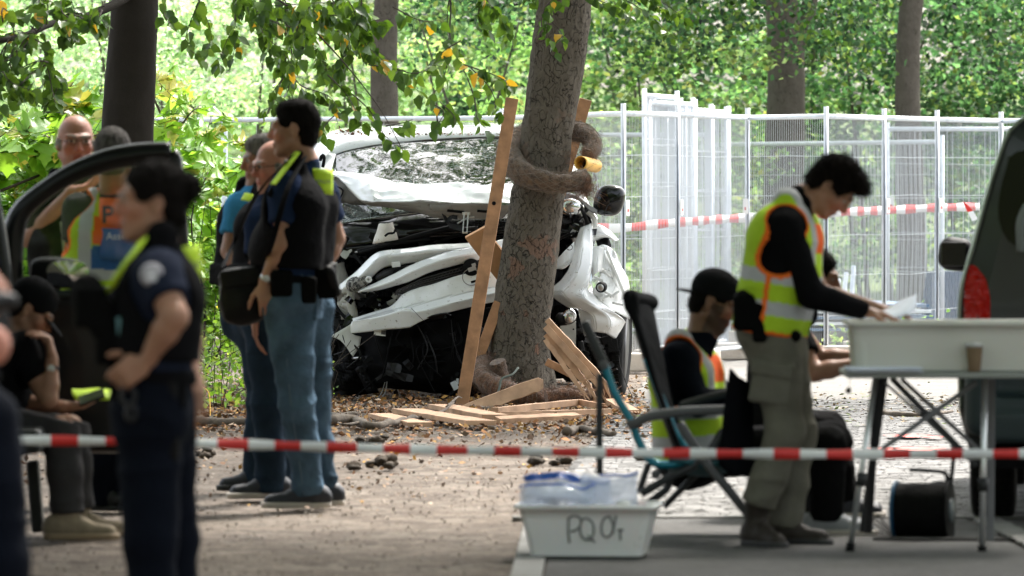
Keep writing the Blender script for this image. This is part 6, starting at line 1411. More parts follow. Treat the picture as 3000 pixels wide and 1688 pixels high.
        def hv(v):
            q = v-O; h = q@A3; fx = q@F3; sx = q@R3; c = np.tile(np.array([.42, .62, .03]), (len(v), 1)); t = h/tot
            c[(t > .14) & (t < .235)] = (.46, .46, .48); c[(t > .36) & (t < .455)] = (.46, .46, .48)
            c[(np.abs(sx) > .085) & (np.abs(sx) < .145) & (t > .44)] = (.46, .46, .48)
            ob = (t > .62) & (t < .83) & (np.abs(sx) < .078) & (np.abs(fx) > .05); c[ob] = (.85, .12, .02)
            bb = (t > .44) & (t < .61) & (np.abs(sx) < .083) & (fx < -.03); c[bb] = (.02, .09, .3)
            c[(np.abs(fx) < .011) & (t < .42)] = (.85, .16, .02)
            c[(h < .016)] = (.85, .16, .02)
            for h0, h1 in holes:
                ba = h1-h0; tt = np.clip((v-h0)@ba/(ba@ba), 0, 1); d = np.linalg.norm(v-h0-tt[:, None]*ba, axis=1); c[d < .098] = (.85, .16, .02)
            dn = np.linalg.norm(v-Nb, axis=1); c[dn < .088] = (.85, .16, .02)
            return c
        solid(S, 'hi_vis_vest', vcloth, root, hv, fold=.005, seed=9); info['hv'] = (O, tot)
    if cap:
        M = np.array([tuple(hr), tuple(hf), tuple(hu)]).T; P = lambda a, b, e: H+(hr*a+hf*b+hu*e)*hsz; S = Solid(.0055, .015)
        S.ell(P(0, -.018, .045), (.085*hsz, .104*hsz, .09*hsz), M); k = cap
        S.cut(P(0, 0, .018), -(hu+hf*.12*k)); solid(S, 'cap', cloth('cap_black', (.02, .021, .024), b=.3), root)
        S = Solid(.005, .008); S.ell(P(0, .1*k, .02-.02*abs(k)), (.062*hsz, .075*hsz, .008), np.array([tuple(hr), tuple((hf-hu*.25*k).normalized()), tuple((hu+hf*.25*k).normalized())]).T); solid(S, 'cap_peak', cloth('cap_black', (.02, .021, .024)), root)
    if glasses:
        P = lambda a, b, e: H+(hr*a+hf*b+hu*e)*hsz; q = MB()
        for sg in (-1, 1):
            q.tube(curve([P(sg*.032+.021*math.cos(a), .1-.12*abs(.5*math.cos(a)*0), .004+.014*math.sin(a)) for a in [i*math.pi/6 for i in range(12)]], 20, True), .0016, 5, closed=True); q.tube([P(sg*.054, .098, .006), P(sg*.074, .03, .004), P(sg*.078, -.01, .0)], .0015, 5)
        q.tube([P(-.012, .1, .006), P(0, .103, .009), P(.012, .1, .006)], .0015, 5); fin(q, 'glasses', m_flat_black, root)
    return info
def patch(I, c, n, w_, h_, m, name='patch', text=None, tm=None, ts=.03, upv=None, parent=None, ox=0, sub=None):
    n = V(n).normalized(); upv = V(upv) if upv else I['ax']; X = upv.cross(n).normalized(); Y = n.cross(X)
    q = MB(); rows = []
    for i in range(5): rows.append([c+X*(j-4)/8*w_+Y*(i-2)/4*h_-n*(((j-4)/4)**2*w_*.12) for j in range(9)])
    o = fin(q.grid(rows), name, m, parent or I['root'], smooth=True, solid=.006)
    if text:
        tx(text, c+n*.0055+X*ox-Y*ts*.36, X, Y, n, ts, tm, o)
    return o
def tx(s_, c, X, Y, n, size, m, parent, name='lettering', ext=.0006, bold=0.0):
    cu = bpy.data.curves.new('t', 'FONT'); cu.body = s_; cu.size = size; cu.align_x = 'CENTER'; cu.extrude = ext; cu.offset = bold
    o = bpy.data.objects.new('t', cu); COL.objects.link(o); dg = bpy.context.evaluated_depsgraph_get(); me = bpy.data.meshes.new_from_object(o.evaluated_get(dg)); bpy.data.objects.remove(o)
    M = Matrix((X, Y, n)).transposed(); off = rootof(parent); vs = [c+M @ v.co for v in me.vertices]; fs = [tuple(p.vertices) for p in me.polygons]
    return mesh(name, vs, fs, m, parent)
neon = mat('neon_patch', (.5, .72, .02), .6, bump=.2, bs=20); m_grey_ink = mat('grey_ink', (.25, .27, .24), .6); m_ink = mat('dark_ink', (.03, .03, .035), .6); m_wink = mat('white_ink', (.7, .72, .75), .6)
jeans = cloth('denim', (.06, .1, .145), b=.7, bs=12, bd=.04, var=.45); jeans_d = cloth('dark_denim', (.016, .028, .045), b=.6, var=.3); navy = cloth('navy_shirt', (.012, .022, .055)); blackc = cloth('black_cloth', (.012, .012, .014)); navyt = cloth('navy_trousers', (.012, .016, .028)); grey_dk = cloth('charcoal_cloth', (.045, .043, .045)); bluesh = cloth('blue_shirt', (.04, .19, .36))
khaki = cloth('grey_green_cloth', (.15, .142, .115), b=.6); shoe_dk = mat('shoe_dark', (.02, .022, .03), .6); sole_w = mat('sole_pale', (.5, .45, .4), .6); sole_d = mat('sole_dark', (.03, .03, .03), .7); sued = mat('suede', (.25, .2, .14), .9, var=.2, vs=20); shoe_g = mat('shoe_grey', (.3, .31, .33), .7)
HNONE = dict(none=True)
# --- man in blue jeans, back three quarters
I = person('man in blue jeans, navy shirt and black armour vest, hands on his hips', 646, -106, (862, 378), (880, 610), (868, 850),
    [((944, 560, .14), (985, 700, .2), (945, 800, .12), dict(dir=(-1, 0, -.5), curl=.6)), ((836, 548, -.16), (826, 716, -.2), (776, 828, -.16), dict(dir=(.1, -.2, -1), pn=(0, 1, 0), curl=.7))],
    [((898, 890, .08), (918, 1175, .12), (945, 1432, .16), dict(dir=(-1, .05, 0))), ((848, 890, -.08), (868, 1175, -.1), (905, 1448, -.06), dict(dir=(-1, -.1, 0), len=.3))],
    navy, jeans, (shoe_dk, sole_w), 'fair', ('short', 'darkbrown', (.018, .014, .012)), hp=(8, 2, 0), hsz=1.08, bw=1.08, vest='armour', beard=.25, neckk=(892, 482), belly=.02, folds=.009)
Cc = I['C']; bk = -I['tf']
pc = Q(948, 532, 646, -.06); patch(I, pc, V((.5, -1, .1)), .1, .115, neon, text='POLIZEI', tm=m_grey_ink, ts=.02)
S = Solid(.006, .01); P = lambda x, y, d=0: Q(x, y, 646, d)
S.cone(P(862, 460, -.1), P(790, 570, -.22), .018, .014); S.cone(P(862, 460, -.1), P(900, 440, 0), .018, .018); solid(S, 'shoulder_strap', cloth('vest_black', (.012, .012, .014)), I['root'])
q = MB(); q.beam(P(872, 446, -.13), P(800, 540, -.26), .03, .008, (1, 0, .5)); fin(q, 'neon_strap', neon, I['root'], bevel=.002)
S = Solid(.007, .01); S.box(P(955, 830, -.1), (.05, .035, .07), rd=.015); S.box(P(905, 850, -.18), (.035, .03, .06), rd=.012); S.box(P(825, 830, -.2), (.05, .03, .06), rd=.015); solid(S, 'belt_pouches', cloth('pouch_black', (.01, .01, .01)), I['root'])
S = Solid(.006, .01); S.cone(P(965, 800, -.14), P(985, 858, -.1), .03, .022); S.cone(P(960, 790, -.15), P(975, 780, -.12), .018, .02); solid(S, 'holster', black_plastic, I['root'])
def watch(I, w, e, m=black_plastic, r=.031, face=steel, name='wristwatch'):
    w, e = V(w), V(e); d = (e-w).normalized(); q = MB(); q.lathe(w+d*.02, [(r*.9, -.011), (r*1.02, -.01), (r*1.02, .01), (r*.9, .011)], axis=d, n=22); o = fin(q, name, m, I['root'], smooth=True)
    q = MB(); q.lathe(w+d*.02+V((0, -r, 0)), [(0, -.005), (.016, -.004), (.016, .004), (0, .005)], axis=(0, 1, 0), n=16); fin(q, 'watch_face', face, o)
watch(I, I['ARM'][1][2], I['ARM'][1][1], steel)
S = Solid(.006, .008); pz = I['P']-I['ax']*.07-I['tf']*.125-I['tr']*.06; S.box(pz, (.055, .012, .06), np.array([tuple(I['tr']), tuple(I['tf']), tuple(I['ax'])]).T, rd=.008); solid(S, 'back_pocket', jeans, I['root'])
q = MB(); lg_ = I['LEG'][1]; sdv = V((-.3, -1, 0)).normalized(); C = curve([lg_[0]+sdv*.1, lg_[0].lerp(lg_[1], .5)+sdv*.094, lg_[1]+sdv*.08, lg_[1].lerp(lg_[2], .5)+sdv*.075, lg_[2]+sdv*.072], 30); q.tube(C, .003, 5); fin(q, 'seam', mat('seam_denim', (.09, .13, .17), .9), I['root'], smooth=True)
# --- two men standing behind him
I2 = person('man with grey hair in a bright blue shirt standing behind the jeans man', 612, -62, (768, 468), (742, 660), (735, 905),
    [((800, 620, .2), (830, 740, .25), (790, 820, .1), {}), ((700, 610, -.05), (672, 735, -.1), (712, 812, -.22), dict(dir=(1, -.2, .1), curl=.7))],
    [((775, 910, .15), (785, 1170, .15), (795, 1420, .15), dict(dir=(-1, -.15, 0))), ((752, 910), (770, 1170, .0), (752, 1412, .0), dict(dir=(-1, -.3, 0), len=.28))],
    bluesh, jeans_d, (shoe_dk, sole_d), 'tan', ('short', 'grey', (.17, .16, .15)), hp=(-10, 8, 0), hsz=.98, vest='armour', neckk=(758, 560))
patch(I2, Q(735, 580, 612, -.2), (-.4, -1, .6), .1, .04, neon, 'neon_flash', upv=(.3, 0, 1)); q = MB(); q.beam(Q(722, 660, 612, -.26), Q(709, 694, 612, -.27), .022, .008, (1, 0, 0)); fin(q, 'neon_strap', neon, I2['root'], bevel=.002)
I3 = person('balding man with glasses between the grey haired man and the jeans man', 628, -58, (800, 486), (798, 680), (790, 910),
    [((840, 640, .1), (860, 760, .1), (820, 850, 0), {}), ((760, 650, -.1), (755, 800, -.12), (748, 930, -.14), dict(dir=(0, 0, -1), curl=.3, pn=(1, 0, 0)))],
    [((815, 915, .1), (820, 1180, .1), (822, 1440, .1), dict(dir=(-1, -.2, 0))), ((775, 915, -.05), (785, 1180, -.02), (792, 1440, -.0), dict(dir=(-1, -.25, 0), len=.29))],
    navy, jeans_d, (shoe_dk, sole_w), 'pink', ('sides', 'palegrey', (.35, .33, .3)), hp=(-6, 8, 0), hsz=.98, glasses=True, neckk=(800, 575), vest='armour')
o = thing('shoulder_bag', 'black leather shoulder bag hanging beside the jeans man', 'bag', Q(705, 940, 640, -.3))
S = Solid(.007, .02); c = Q(708, 862, 640, -.3); S.box(c, (.1, .055, .125), np.array(Matrix.Rotation(R(-6), 3, 'Y')), rd=.055, k=.03); S.ell(c+V((.01, -.02, -.05)), (.1, .07, .09)); S.box(c+V((.0, -.04, -.03)), (.085, .03, .08), np.array(Matrix.Rotation(R(-6), 3, 'Y')), rd=.02)
solid(S, 'bag_body', mat('black_leather', (.005, .005, .0055), .55, spec=.15, bump=.7, bs=12, bd=.02), o, fold=.009)
S = Solid(.007, .02); S.box(c+V((.005, -.045, .075)), (.1, .035, .045), np.array(Matrix.Rotation(R(-8), 3, 'Y')), rd=.015); solid(S, 'flap', mat('black_leather', (.014, .013, .014), .38), o)
q = MB(); C = curve([Q(768, 790, 640, -.3), Q(800, 700, 646, -.36), Q(840, 560, 646, -.33), Q(890, 462, 646, -.14)], 20); q.grid([[p+V((-.016, 0, -.01)) for p in C], [p+V((.016, 0, .01)) for p in C]]); q2 = curve([Q(650, 790, 640, -.3), Q(690, 700, 630, -.34), Q(760, 560, 640, -.36), Q(860, 455, 646, -.2)], 20); q.grid([[p+V((-.012, 0, -.01)) for p in q2], [p+V((.012, 0, .01)) for p in q2]]); fin(q, 'strap', cloth('vest_black', (.012, .012, .014)), o, smooth=True, solid=.004)
# --- bald man with glasses
I4 = person('balding man with glasses and black vest facing the viewer beside the dark trunk', 640, 12, (222, 418), (228, 640), (236, 880),
    [((135, 575), (84, 700, -.05), (212, 560, -.26), dict(dir=(1, -.2, .25), curl=.5, pn=(0, 0, 1))), ((310, 575), (345, 710), (300, 800, -.15), {})],
    [((200, 900), (205, 1190), (215, 1445, .05), dict(dir=(-.2, -1, 0))), ((275, 900), (285, 1190), (305, 1450, 0), dict(dir=(-.9, -.5, 0), len=.29, boot=True))],
    blackc, navyt, (mat('boot_black', (.012, .012, .012), .5), sole_d), 'pink', ('sides', 'palegrey', (.35, .33, .3)), hp=(0, 0, -1), hsz=1.07, glasses=True, vest='armour', neckk=(226, 515), bw=1.08)
patch(I4, Q(197, 604, 640, -.2), (0, -1, .1), .05, .045, neon, text='POLIZEI', tm=m_grey_ink, ts=.011, upv=(0, 0, 1)); patch(I4, Q(152, 535, 640, -.12), (-.5, -1, .4), .05, .05, neon, 'neon_flash', upv=(0, 0, 1))
q = MB(); q.beam(Q(180, 650, 640, -.19), Q(190, 760, 640, -.19), .012, .012, (1, 0, 0)); fin(q, 'radio_cable', steel, I4['root'])
# --- man in the hi-vis vest, back to the viewer
I5 = person('man seen from behind in a neon vest with an orange P and blue panel', 655, 172, (332, 456), (342, 690), (335, 920),
    [((455, 620), (480, 780), (440, 880, .1), {}), ((228, 612), (222, 755, .0), (250, 880, .12), {})],
    [((300, 940), (295, 1210), (300, 1470, .1), dict(dir=(-.7, .3, 0), boot=True)), ((370, 940), (375, 1210), (380, 1470, .1), dict(dir=(.2, 1, 0)))],
    grey_dk, navyt, (mat('boot_black', (.012, .012, .012), .5), sole_d), 'tan', ('crop', 'greybrown', (.11, .1, .095)), hsz=1.08, vest='hivis', neckk=(335, 560), bw=1.08)
nn = -I5['tf']; Xr = V((1, 0, 0))
cpt = Q(343, 622, 655, -.16); patch(I5, cpt+V((.0, .012, 0)), nn, .17, .125, mat('orange_panel', (.85, .14, .02), .6), 'orange_panel'); tx('P', Q(315, 652, 655, -.2), Xr, V((0, 0, 1)), V((0, -1, 0)), .105, m_ink, I5['root'], bold=.003)
patch(I5, Q(355, 716, 655, -.165), nn, .2, .14, mat('blue_panel', (.02, .1, .32), .6), 'blue_panel'); tx('Asserv', Q(352, 702, 655, -.205), Xr, V((0, 0, 1)), V((0, -1, 0)), .045, m_wink, I5['root'])
# --- seated man with cap and phone
I6 = person('man in a black cap sitting at the car door and looking at a phone', 706, 82, (92, 908), (24, 1080, 0), (-14, 1240, 0),
    [((58, 1020, -.15), (140, 1168, -.22), (152, 1052, -.2), dict(dir=(-.15, 0, 1), pn=(-1, 0, 0), curl=.9)), ((10, 1030, .12), (20, 1180, .05), (188, 1192, -.1), dict(dir=(1, 0, .05), pn=(0, 0, 1), curl=.45))],
    [((20, 1265, -.1), (182, 1258, -.14), (196, 1502, -.14), dict(dir=(1, -.1, 0), len=.3, boot=True)), ((20, 1260, .1), (205, 1252, .1), (228, 1490, .12), dict(dir=(1, -.05, 0), len=.3, boot=True))],
    blackc, grey_dk, (sued, mat('sole_tan', (.3, .22, .14), .7)), 'fair', ('short', 'darkbrown', (.018, .014, .012)), hp=(8, 36, 0), cap=1, neckk=(52, 988), hsz=1.0, beard=.35, folds=.007)
watch(I6, I6['ARM'][0][2]-V((0, 0, .02)), I6['ARM'][0][1])
q = MB(); q.beam(Q(66, 985, 706, -.14), Q(84, 1055, 706, -.2), .03, .006, (1, 0, .2)); fin(q, 'neon_strap', neon, I6['root'], bevel=.002)
o = thing('phone', 'dark phone with a neon yellow cover flap in the seated man\'s hand', 'phone', Q(262, 1165, 706, -.14)); q = MB(); q.box(Q(268, 1164, 706, -.16), (.055, .04, .006), X=(1, 0, .35), Y=(0, 1, .5)); fin(q, 'handset', black_gloss, o, bevel=.003)
q = MB(); rows = [[Q(210+i*15, 1140+2*math.sin(i), 706, -.04) for i in range(9)], [Q(212+i*14, 1156+2*math.sin(i*2), 706, -.1) for i in range(9)], [Q(222+i*12, 1172, 706, -.14) for i in range(9)]]; q.grid(rows); fin(q, 'cover_flap', neon, o, smooth=True, solid=.004)
# --- woman in the foreground
I7 = person('policewoman with tied dark hair standing blurred in the foreground, hand on hip', 1000, -84, (442, 592), (462, 880), (450, 1150),
    [((480, 800, .17), (555, 960, .2), (560, 1090, .1), {}), ((462, 806, -.17), (512, 928, -.25), (432, 1050, -.2), dict(dir=(-.7, 0, -.5), pn=(0, 1, -.2), curl=.75))],
    [((470, 1200, .08), (500, 1590, .1), (520, 1960, .12), dict(dir=(-1, 0, 0), boot=True)), ((436, 1200, -.08), (440, 1590, -.1), (455, 1960, -.1), dict(dir=(-1, 0, 0), boot=True))],
    cloth('police_navy', (.012, .016, .03)), navyt, (mat('boot_black', (.012, .012, .012), .5), sole_d), 'fair', ('bun', 'darkbrown', (.016, .011, .01)), hp=(4, 0, 0), hsz=.98, bw=.98, vest='armour', neckk=(468, 742))
P = lambda x, y, d=0: Q(x, y, 1000, d)
patch(I7, P(562, 775, .0), (.75, -1, 0), .075, .11, neon, text='POLIZEI', tm=m_grey_ink, ts=.017, upv=(-.15, 0, 1))
q = MB(); C = curve([P(420, 705, -.1), P(392, 745, -.17), P(350, 800, -.17), P(325, 850, -.12)], 12); q.grid([[p+V((-.016, 0, -.01)) for p in C], [p+V((.014, -.01, .014)) for p in C]]); fin(q, 'neon_strap', neon, I7['root'], solid=.006, smooth=True)
q = MB(); q.lathe(P(444, 806, -.247), [(0, -.004), (.032, -.003), (.036, .003)], axis=(0, 1, 0), n=20); cr = fin(q, 'arm_badge', mat('badge_grey', (.28, .27, .3), .6), I7['root'], smooth=True)
q = MB(); q.box(P(444, 808, -.254), (.016, .002, .018)); fin(q, 'badge_shield', mat('badge_white', (.6, .6, .65), .6), cr, bevel=.002)
S = Solid(.007, .01)
for (x, y, w_, h_) in ((310, 1010, .03, .06), (300, 930, .035, .05), (350, 1120, .03, .05), (265, 900, .045, .06), (395, 1150, .025, .05), (505, 1140, .04, .06)): S.box(P(x, y, -.13), (w_, .03, h_), rd=.012)
S.cone(P(255, 850, -.1), P(330, 1000, -.12), .05, .045); solid(S, 'vest_pouches', cloth('pouch_black', (.01, .01, .01)), I7['root'])
q = MB(); q.tube(curve([P(375+20*math.cos(a), 1160+26*math.sin(a), -.19) for a in [i*math.pi/5 for i in range(10)]], 16, True), .008, 6, closed=True); q.tube(curve([P(385+14*math.cos(a), 1210+22*math.sin(a), -.19) for a in [i*math.pi/5 for i in range(10)]], 16, True), .008, 6, closed=True); fin(q, 'handcuffs', dark_metal, I7['root'], smooth=True)
q = MB(); q.beam(P(350, 930, -.17), P(356, 985, -.17), .02, .01, (1, 0, 0)); fin(q, 'radio_display', mat('display', (.1, .22, .24), .3), I7['root'], bevel=.003)
S = Solid(.007, .01); S.cone(P(478, 1120, -.16), P(498, 1330, -.14), .045, .03, sq=((0, 1, 0), 1.8)); solid(S, 'holster', black_plastic, I7['root'])
# --- person cropped by the left edge
I8 = person('person in dark uniform mostly cropped by the left edge of the view', 1150, 80, (-290, 490), (-210, 850), (-150, 1180),
    [((-120, 740, -.16), (-22, 860, -.2), (-130, 1000, -.22), {}), ((-180, 745, .16), (-110, 900, .2), (-160, 1000, .1), {})],
    [((-60, 1250, -.08), (-5, 1640, -.1), (20, 2080, -.1), dict(dir=(1, 0, 0))), ((-140, 1250, .08), (-90, 1640, .1), (-70, 2080, .1), dict(dir=(1, 0, 0)))],
    cloth('police_navy', (.012, .016, .03)), navyt, (shoe_dk, sole_d), 'pink', ('short', 'darkbrown', (.018, .014, .012)), vest='armour', neckk=(-235, 700))
S = Solid(.007, .02); q8 = lambda x, y, d=-.3: Q(x, y, 1150, d); S.ell(q8(-12, 1012), (.034, .035, .05)); S.cone(q8(-12, 1012), q8(-70, 1040), .03, .03); solid(S, 'clenched_hand', skinm, I8['root'], lambda v: np.tile(np.array([.5, .22, .16]), (len(v), 1)))
S = Solid(.007, .01); S.cone(q8(-10, 885), q8(28, 880), .03, .02); S.ell(q8(38, 884), (.014, .014, .018)); solid(S, 'microphone', dark_metal, I8['root'])
# --- standing worker in hi-vis vest bending over the crate
I9 = person('young man in a neon vest and grey cargo trousers bending over the white crate', 722, 78, (2442, 548), (2300, 706), (2262, 930),
    [((2300, 668, -.16), (2378, 862, -.22), (2535, 912, -.16), dict(dir=(1, 0, -.2), pn=(0, 0, -1), curl=.25)), ((2330, 660, .16), (2400, 860, .2), (2560, 900, .1), dict(dir=(1, 0, -.15), curl=.25))],
    [((2262, 985, -.08), (2302, 1268, -.1), (2222, 1478, -.06), dict(dir=(.5, -1, 0), boot=True, len=.29)), ((2280, 985, .08), (2335, 1270, .08), (2300, 1540, .1), dict(dir=(.9, -.4, 0), boot=True, len=.29))],
    blackc, khaki, (mat('boot_brown', (.03, .022, .017), .7), sole_d), 'fair', ('quiff', 'brownblack', (.02, .013, .01)), hp=(-2, 52, 0), hsz=1.0, bw=1.05, sleeve='long', vest='hivis', neckk=(2345, 590), folds=.007)
S = Solid(.007, .012); P = lambda x, y, d=0: Q(x, y, 722, d); S.box(P(2180, 915, -.2), (.045, .035, .075), rd=.025); S.box(P(2226, 945, -.2), (.03, .03, .08), rd=.015); S.cone(P(2175, 870, -.18), P(2330, 985, -.16), .03, .025); solid(S, 'belt_bag', cloth('pouch_black', (.01, .01, .01)), I9['root'])
S = Solid(.007, .012); S.box(P(2262, 1120, -.17), (.085, .02, .09), np.array(Matrix.Rotation(R(8), 3, 'Y')), rd=.015); S.box(P(2262, 1082, -.185), (.088, .018, .03), np.array(Matrix.Rotation(R(10), 3, 'Y')), rd=.01); solid(S, 'cargo_pocket', khaki, I9['root'], fold=.004)
# --- seated worker with backwards cap
I10 = person('bearded man in a neon vest and backwards cap seated in the camping chair', 700, 74, (2096, 884), (2012, 1110), (2022, 1315),
    [((1990, 1050, -.15), (2045, 1180, -.24), (2180, 1160, -.2), dict(dir=(1, 0, 0))), ((2040, 1040, .16), (2120, 1180, .2), (2240, 1140, .05), {})],
    [((2060, 1335, -.08), (2425, 1305, -.1), (2420, 1525, -.1), dict(dir=(1, -.2, 0), len=.3)), ((2060, 1335, .1), (2440, 1290, .12), (2400, 1515, .12), dict(dir=(1, 0, 0), len=.3))],
    cloth('dark_navy', (.01, .014, .026)), cloth('black_trousers', (.014, .014, .015)), (shoe_g, sole_w), 'olive', ('short', 'darkbrown', (.018, .014, .012)), hp=(8, 24, 0), cap=-1, beard=.75, vest='hivis', neckk=(2056, 990), sleeve='long', hsz=1.02)
# --- person hidden behind the standing worker, forearms at the crate
I11 = person('dark haired person seated behind the bending worker, bare forearms at the crate', 668, 80, (2392, 812, .1), (2275, 1010, .1), (2260, 1230, .1),
    [((2320, 960, -.1), (2385, 1092, -.2), (2520, 1066, -.2), dict(dir=(1, 0, .3))), ((2320, 950, .2), (2400, 1050, .2), (2520, 1045, .15), dict(dir=(1, 0, .2)))],
    [((2290, 1250, 0), (2420, 1270, 0), (2470, 1470, 0), dict(dir=(1, 0, 0))), ((2290, 1250, .2), (2430, 1260, .2), (2470, 1465, .2), dict(dir=(1, 0, 0)))],
    blackc, cloth('black_trousers', (.014, .014, .015)), (shoe_dk, sole_w), 'tan', ('bun', 'darkbrown', (.016, .011, .01)), hp=(0, 10, 0), neckk=(2350, 920))
watch(I11, I11['ARM'][0][2].lerp(I11['ARM'][0][1], .8), I11['ARM'][0][1])
# ================================================================ objects around the people
# long barrier tape across the foreground
t = tape('red and white barrier tape stretched across the whole foreground', [Q(-160, 1288, 815), Q(300, 1293, 812), Q(700, 1302, 808), Q(1100, 1314, 803), Q(1500, 1323, 800), Q(1900, 1328, 798), Q(2400, 1331, 795), Q(2800, 1331, 793), Q(3200, 1328, 790)], .036, .2065, .45, twist=.25)
# --- open car with its door at the left
car = thing('parked_car', 'dark car at the left edge seen from behind with its right front door open', 'car', Q(-200, 1500, 690)); car.location.z = 0
K = 690; D = lambda x, y, d=0: Q(x, y, K, d)
cp = mat('car_black', (.003, .003, .0035), .3, coat=.15, spec=.3)
dr = bpy.data.objects.new('door', None); link(dr, car); dr.location = D(300, 1000)-car.location
q = MB(); C = curve([D(36, 870), D(34, 760), D(40, 680), D(62, 622), D(110, 575), D(200, 515), D(300, 474), D(380, 456), D(440, 449), D(500, 446)], 50); q.tube(C, [.046+.004*math.sin(i*.2) for i in range(50)], 10); q.tube([D(500, 446), D(512, 470), D(520, 560), D(530, 700), D(540, 860)], .034, 10); fin(q, 'window_frame', cp, dr, smooth=True)
q = MB(); C2 = curve([D(60, 850), D(58, 760), D(62, 690), D(84, 640), D(130, 592), D(215, 535), D(310, 492), D(385, 474), D(440, 468), D(492, 466)], 40); B2 = lin([D(60, 880), D(520, 880)], 40); q.grid([C2, [a.lerp(b, .5) for a, b in zip(C2, B2)], B2])
gm = bpy.data.materials.new('tinted_glass'); gm.use_nodes = True; N = gm.node_tree.nodes; L = gm.node_tree.links; tb = N.new('ShaderNodeBsdfTransparent'); tb.inputs[0].default_value = (.88, .91, .88, 1); gl = N.new('ShaderNodeBsdfGlossy'); gl.inputs['Roughness'].default_value = .02; mx = N.new('ShaderNodeMixShader'); mx.inputs[0].default_value = .05; L.new(tb.outputs[0], mx.inputs[1]); L.new(gl.outputs[0], mx.inputs[2]); L.new(mx.outputs[0], N['Material Output'].inputs[0])
fin(q, 'window_glass', gm, dr, smooth=True)
S = Solid(.012, .03); S.box(D(298, 1090, .0), (.385, .05, .345), rd=.04); S.cut(D(30, 0), (-1, 0, 0)); S.cut(D(570, 0), (1, 0, 0))
S.box(D(150, 1330, 0), (.12, .06, .04), np.array(Matrix.Rotation(R(-10), 3, 'Y')), rd=.03, sub=True); solid(S, 'door_panel', cp, dr)
q = MB(); C = curve([D(95, 865, -.07), D(200, 862, -.08), D(380, 850, -.08), D(540, 862, -.06)], 20); q.tube(C, .02, 8); fin(q, 'door_sill_trim', mat('car_trim', (.012, .017, .017), .4), dr, smooth=True)
q = MB(); q.tube(curve([D(250, 920, -.1), D(300, 905, -.13), D(400, 905, -.13), D(440, 930, -.1)], 14), .022, 8); fin(q, 'armrest', black_plastic, dr, smooth=True)
g = []
for i in range(13):
    th = math.pi*i/12; rr = []
    for j in range(25):
        a = 2*math.pi*j/24; k = max(0, math.sin(th))**.5; ex = math.copysign(abs(math.cos(a))**.65, math.cos(a)); ez = math.copysign(abs(math.sin(a))**.65, math.sin(a))
        rr.append(D(174+88*ex*k, 800-46*ez*k+(6*ex), .02)+V((0, -math.cos(th)*.07, 0)))
    g.append(rr)
mh = fin(MB().grid(g), 'door_mirror', black_plastic, dr, smooth=True)
q = MB(); P = [D(198+62*math.copysign(abs(math.cos(a))**.7, math.cos(a)), 802-38*math.copysign(abs(math.sin(a))**.7, math.sin(a)), -.068) for a in [i*math.pi/14 for i in range(28)]]; q.add([D(198, 802, -.069)]+P, [(0, 1+(i+1) % 28, 1+i) for i in range(28)]); fin(q, 'mirror_glass', mat('mirror', (.5, .52, .52), .02, metal=1), mh)
S = Solid(.02, .05); X0 = D(0, 0).x   # rear right flank of the car, almost wholly left of the view
for yy in (26.0, 27.6): pass
S.box((X0-.93, 26.9, .78), (.9, 1.6, .48), rd=.1); S.box((X0-.98, 27.1, 1.42), (.74, 1.3, .3), rd=.15); S.box((X0-.05, 28.3, .85), (.35, .38, .42), rd=.05, sub=True); solid(S, 'body', cp, car)
q = MB(); q.tube(curve([D(-30, 560, -.3), D(-6, 700, -.3), D(12, 860, -.3), D(20, 1100, -.3)], 16), .04, 10); fin(q, 'door_pillar', cp, car, smooth=True)
q = MB(); q.box((X0-.05, 28.3, .42), (.3, .45, .05)); fin(q, 'sill', mat('car_trim', (.012, .017, .017), .4), car, bevel=.02)
q = MB(); q.beam(Q(95, 1350, 700, .1), Q(112, 1560, 700, .1), .05, .1, (1, 0, 0)); fin(q, 'rear_trim', mat('car_trim', (.012, .017, .017), .4), car, bevel=.01)
wheel('wheel', (X0-.2, 25.9, .33), .33, .21, (1, 0, 0), car)
# --- dark van at the right edge, seen from behind
rv = thing('parked_van', 'dark grey van at the right edge seen from behind with red tail light', 'van', ((2808-1500)/680.0, F/680, 0)); rv.rotation_euler.z = R(-5.2)
vp = mat('van_grey', (.009, .013, .0145), .3, coat=.35, var=.1, vs=3)
XL = (2808-1500)/680.0; XC = XL+.96; YR = F/680
prof = [(.28, .90), (.5, .955), (.8, .965), (1.02, .955), (1.2, .905), (1.4, .85), (1.58, .795), (1.7, .745), (1.78, .65), (1.83, .5), (1.86, .2)]
def section(y, k=1.0, ins=0): 
    L_ = [V((XC-w_*k+ins, y, z)) for z, w_ in prof]; Rr = [V((XC+w_*k-ins, y, z)) for z, w_ in reversed(prof)]; return lin(L_+Rr, 60)
ysec = [(YR, .975), (YR+.05, 1), (YR+1.2, 1.0), (YR+3.0, 1.0), (YR+3.9, .99)]
rows = [section(y, k) for y, k in ysec]
fin(MB().grid(rows), 'body', vp, rv, smooth=True, solid=.01)
q = MB(); se = section(YR, .975); 
mid_ = [V((XC+(p.x-XC)*.9, YR-.03, .3+(p.z-.3)*.97)) for p in se]; q.grid([se, mid_]); q.add(mid_, [tuple(range(len(mid_)))]); fin(q, 'tailgate', vp, rv, smooth=True)
sh_ = [section(YR+3.9, .99), [V((p.x, YR+4.8, min(p.z, 1.0))) for p in section(0, .9)]]
fin(MB().grid(sh_), 'bonnet', vp, rv, smooth=True, solid=.01)
def outline(pts, y, n=50): return curve([V(((x-1500)/680, y, CH-(yy-HY)/680)) for x, yy in pts], n, True)
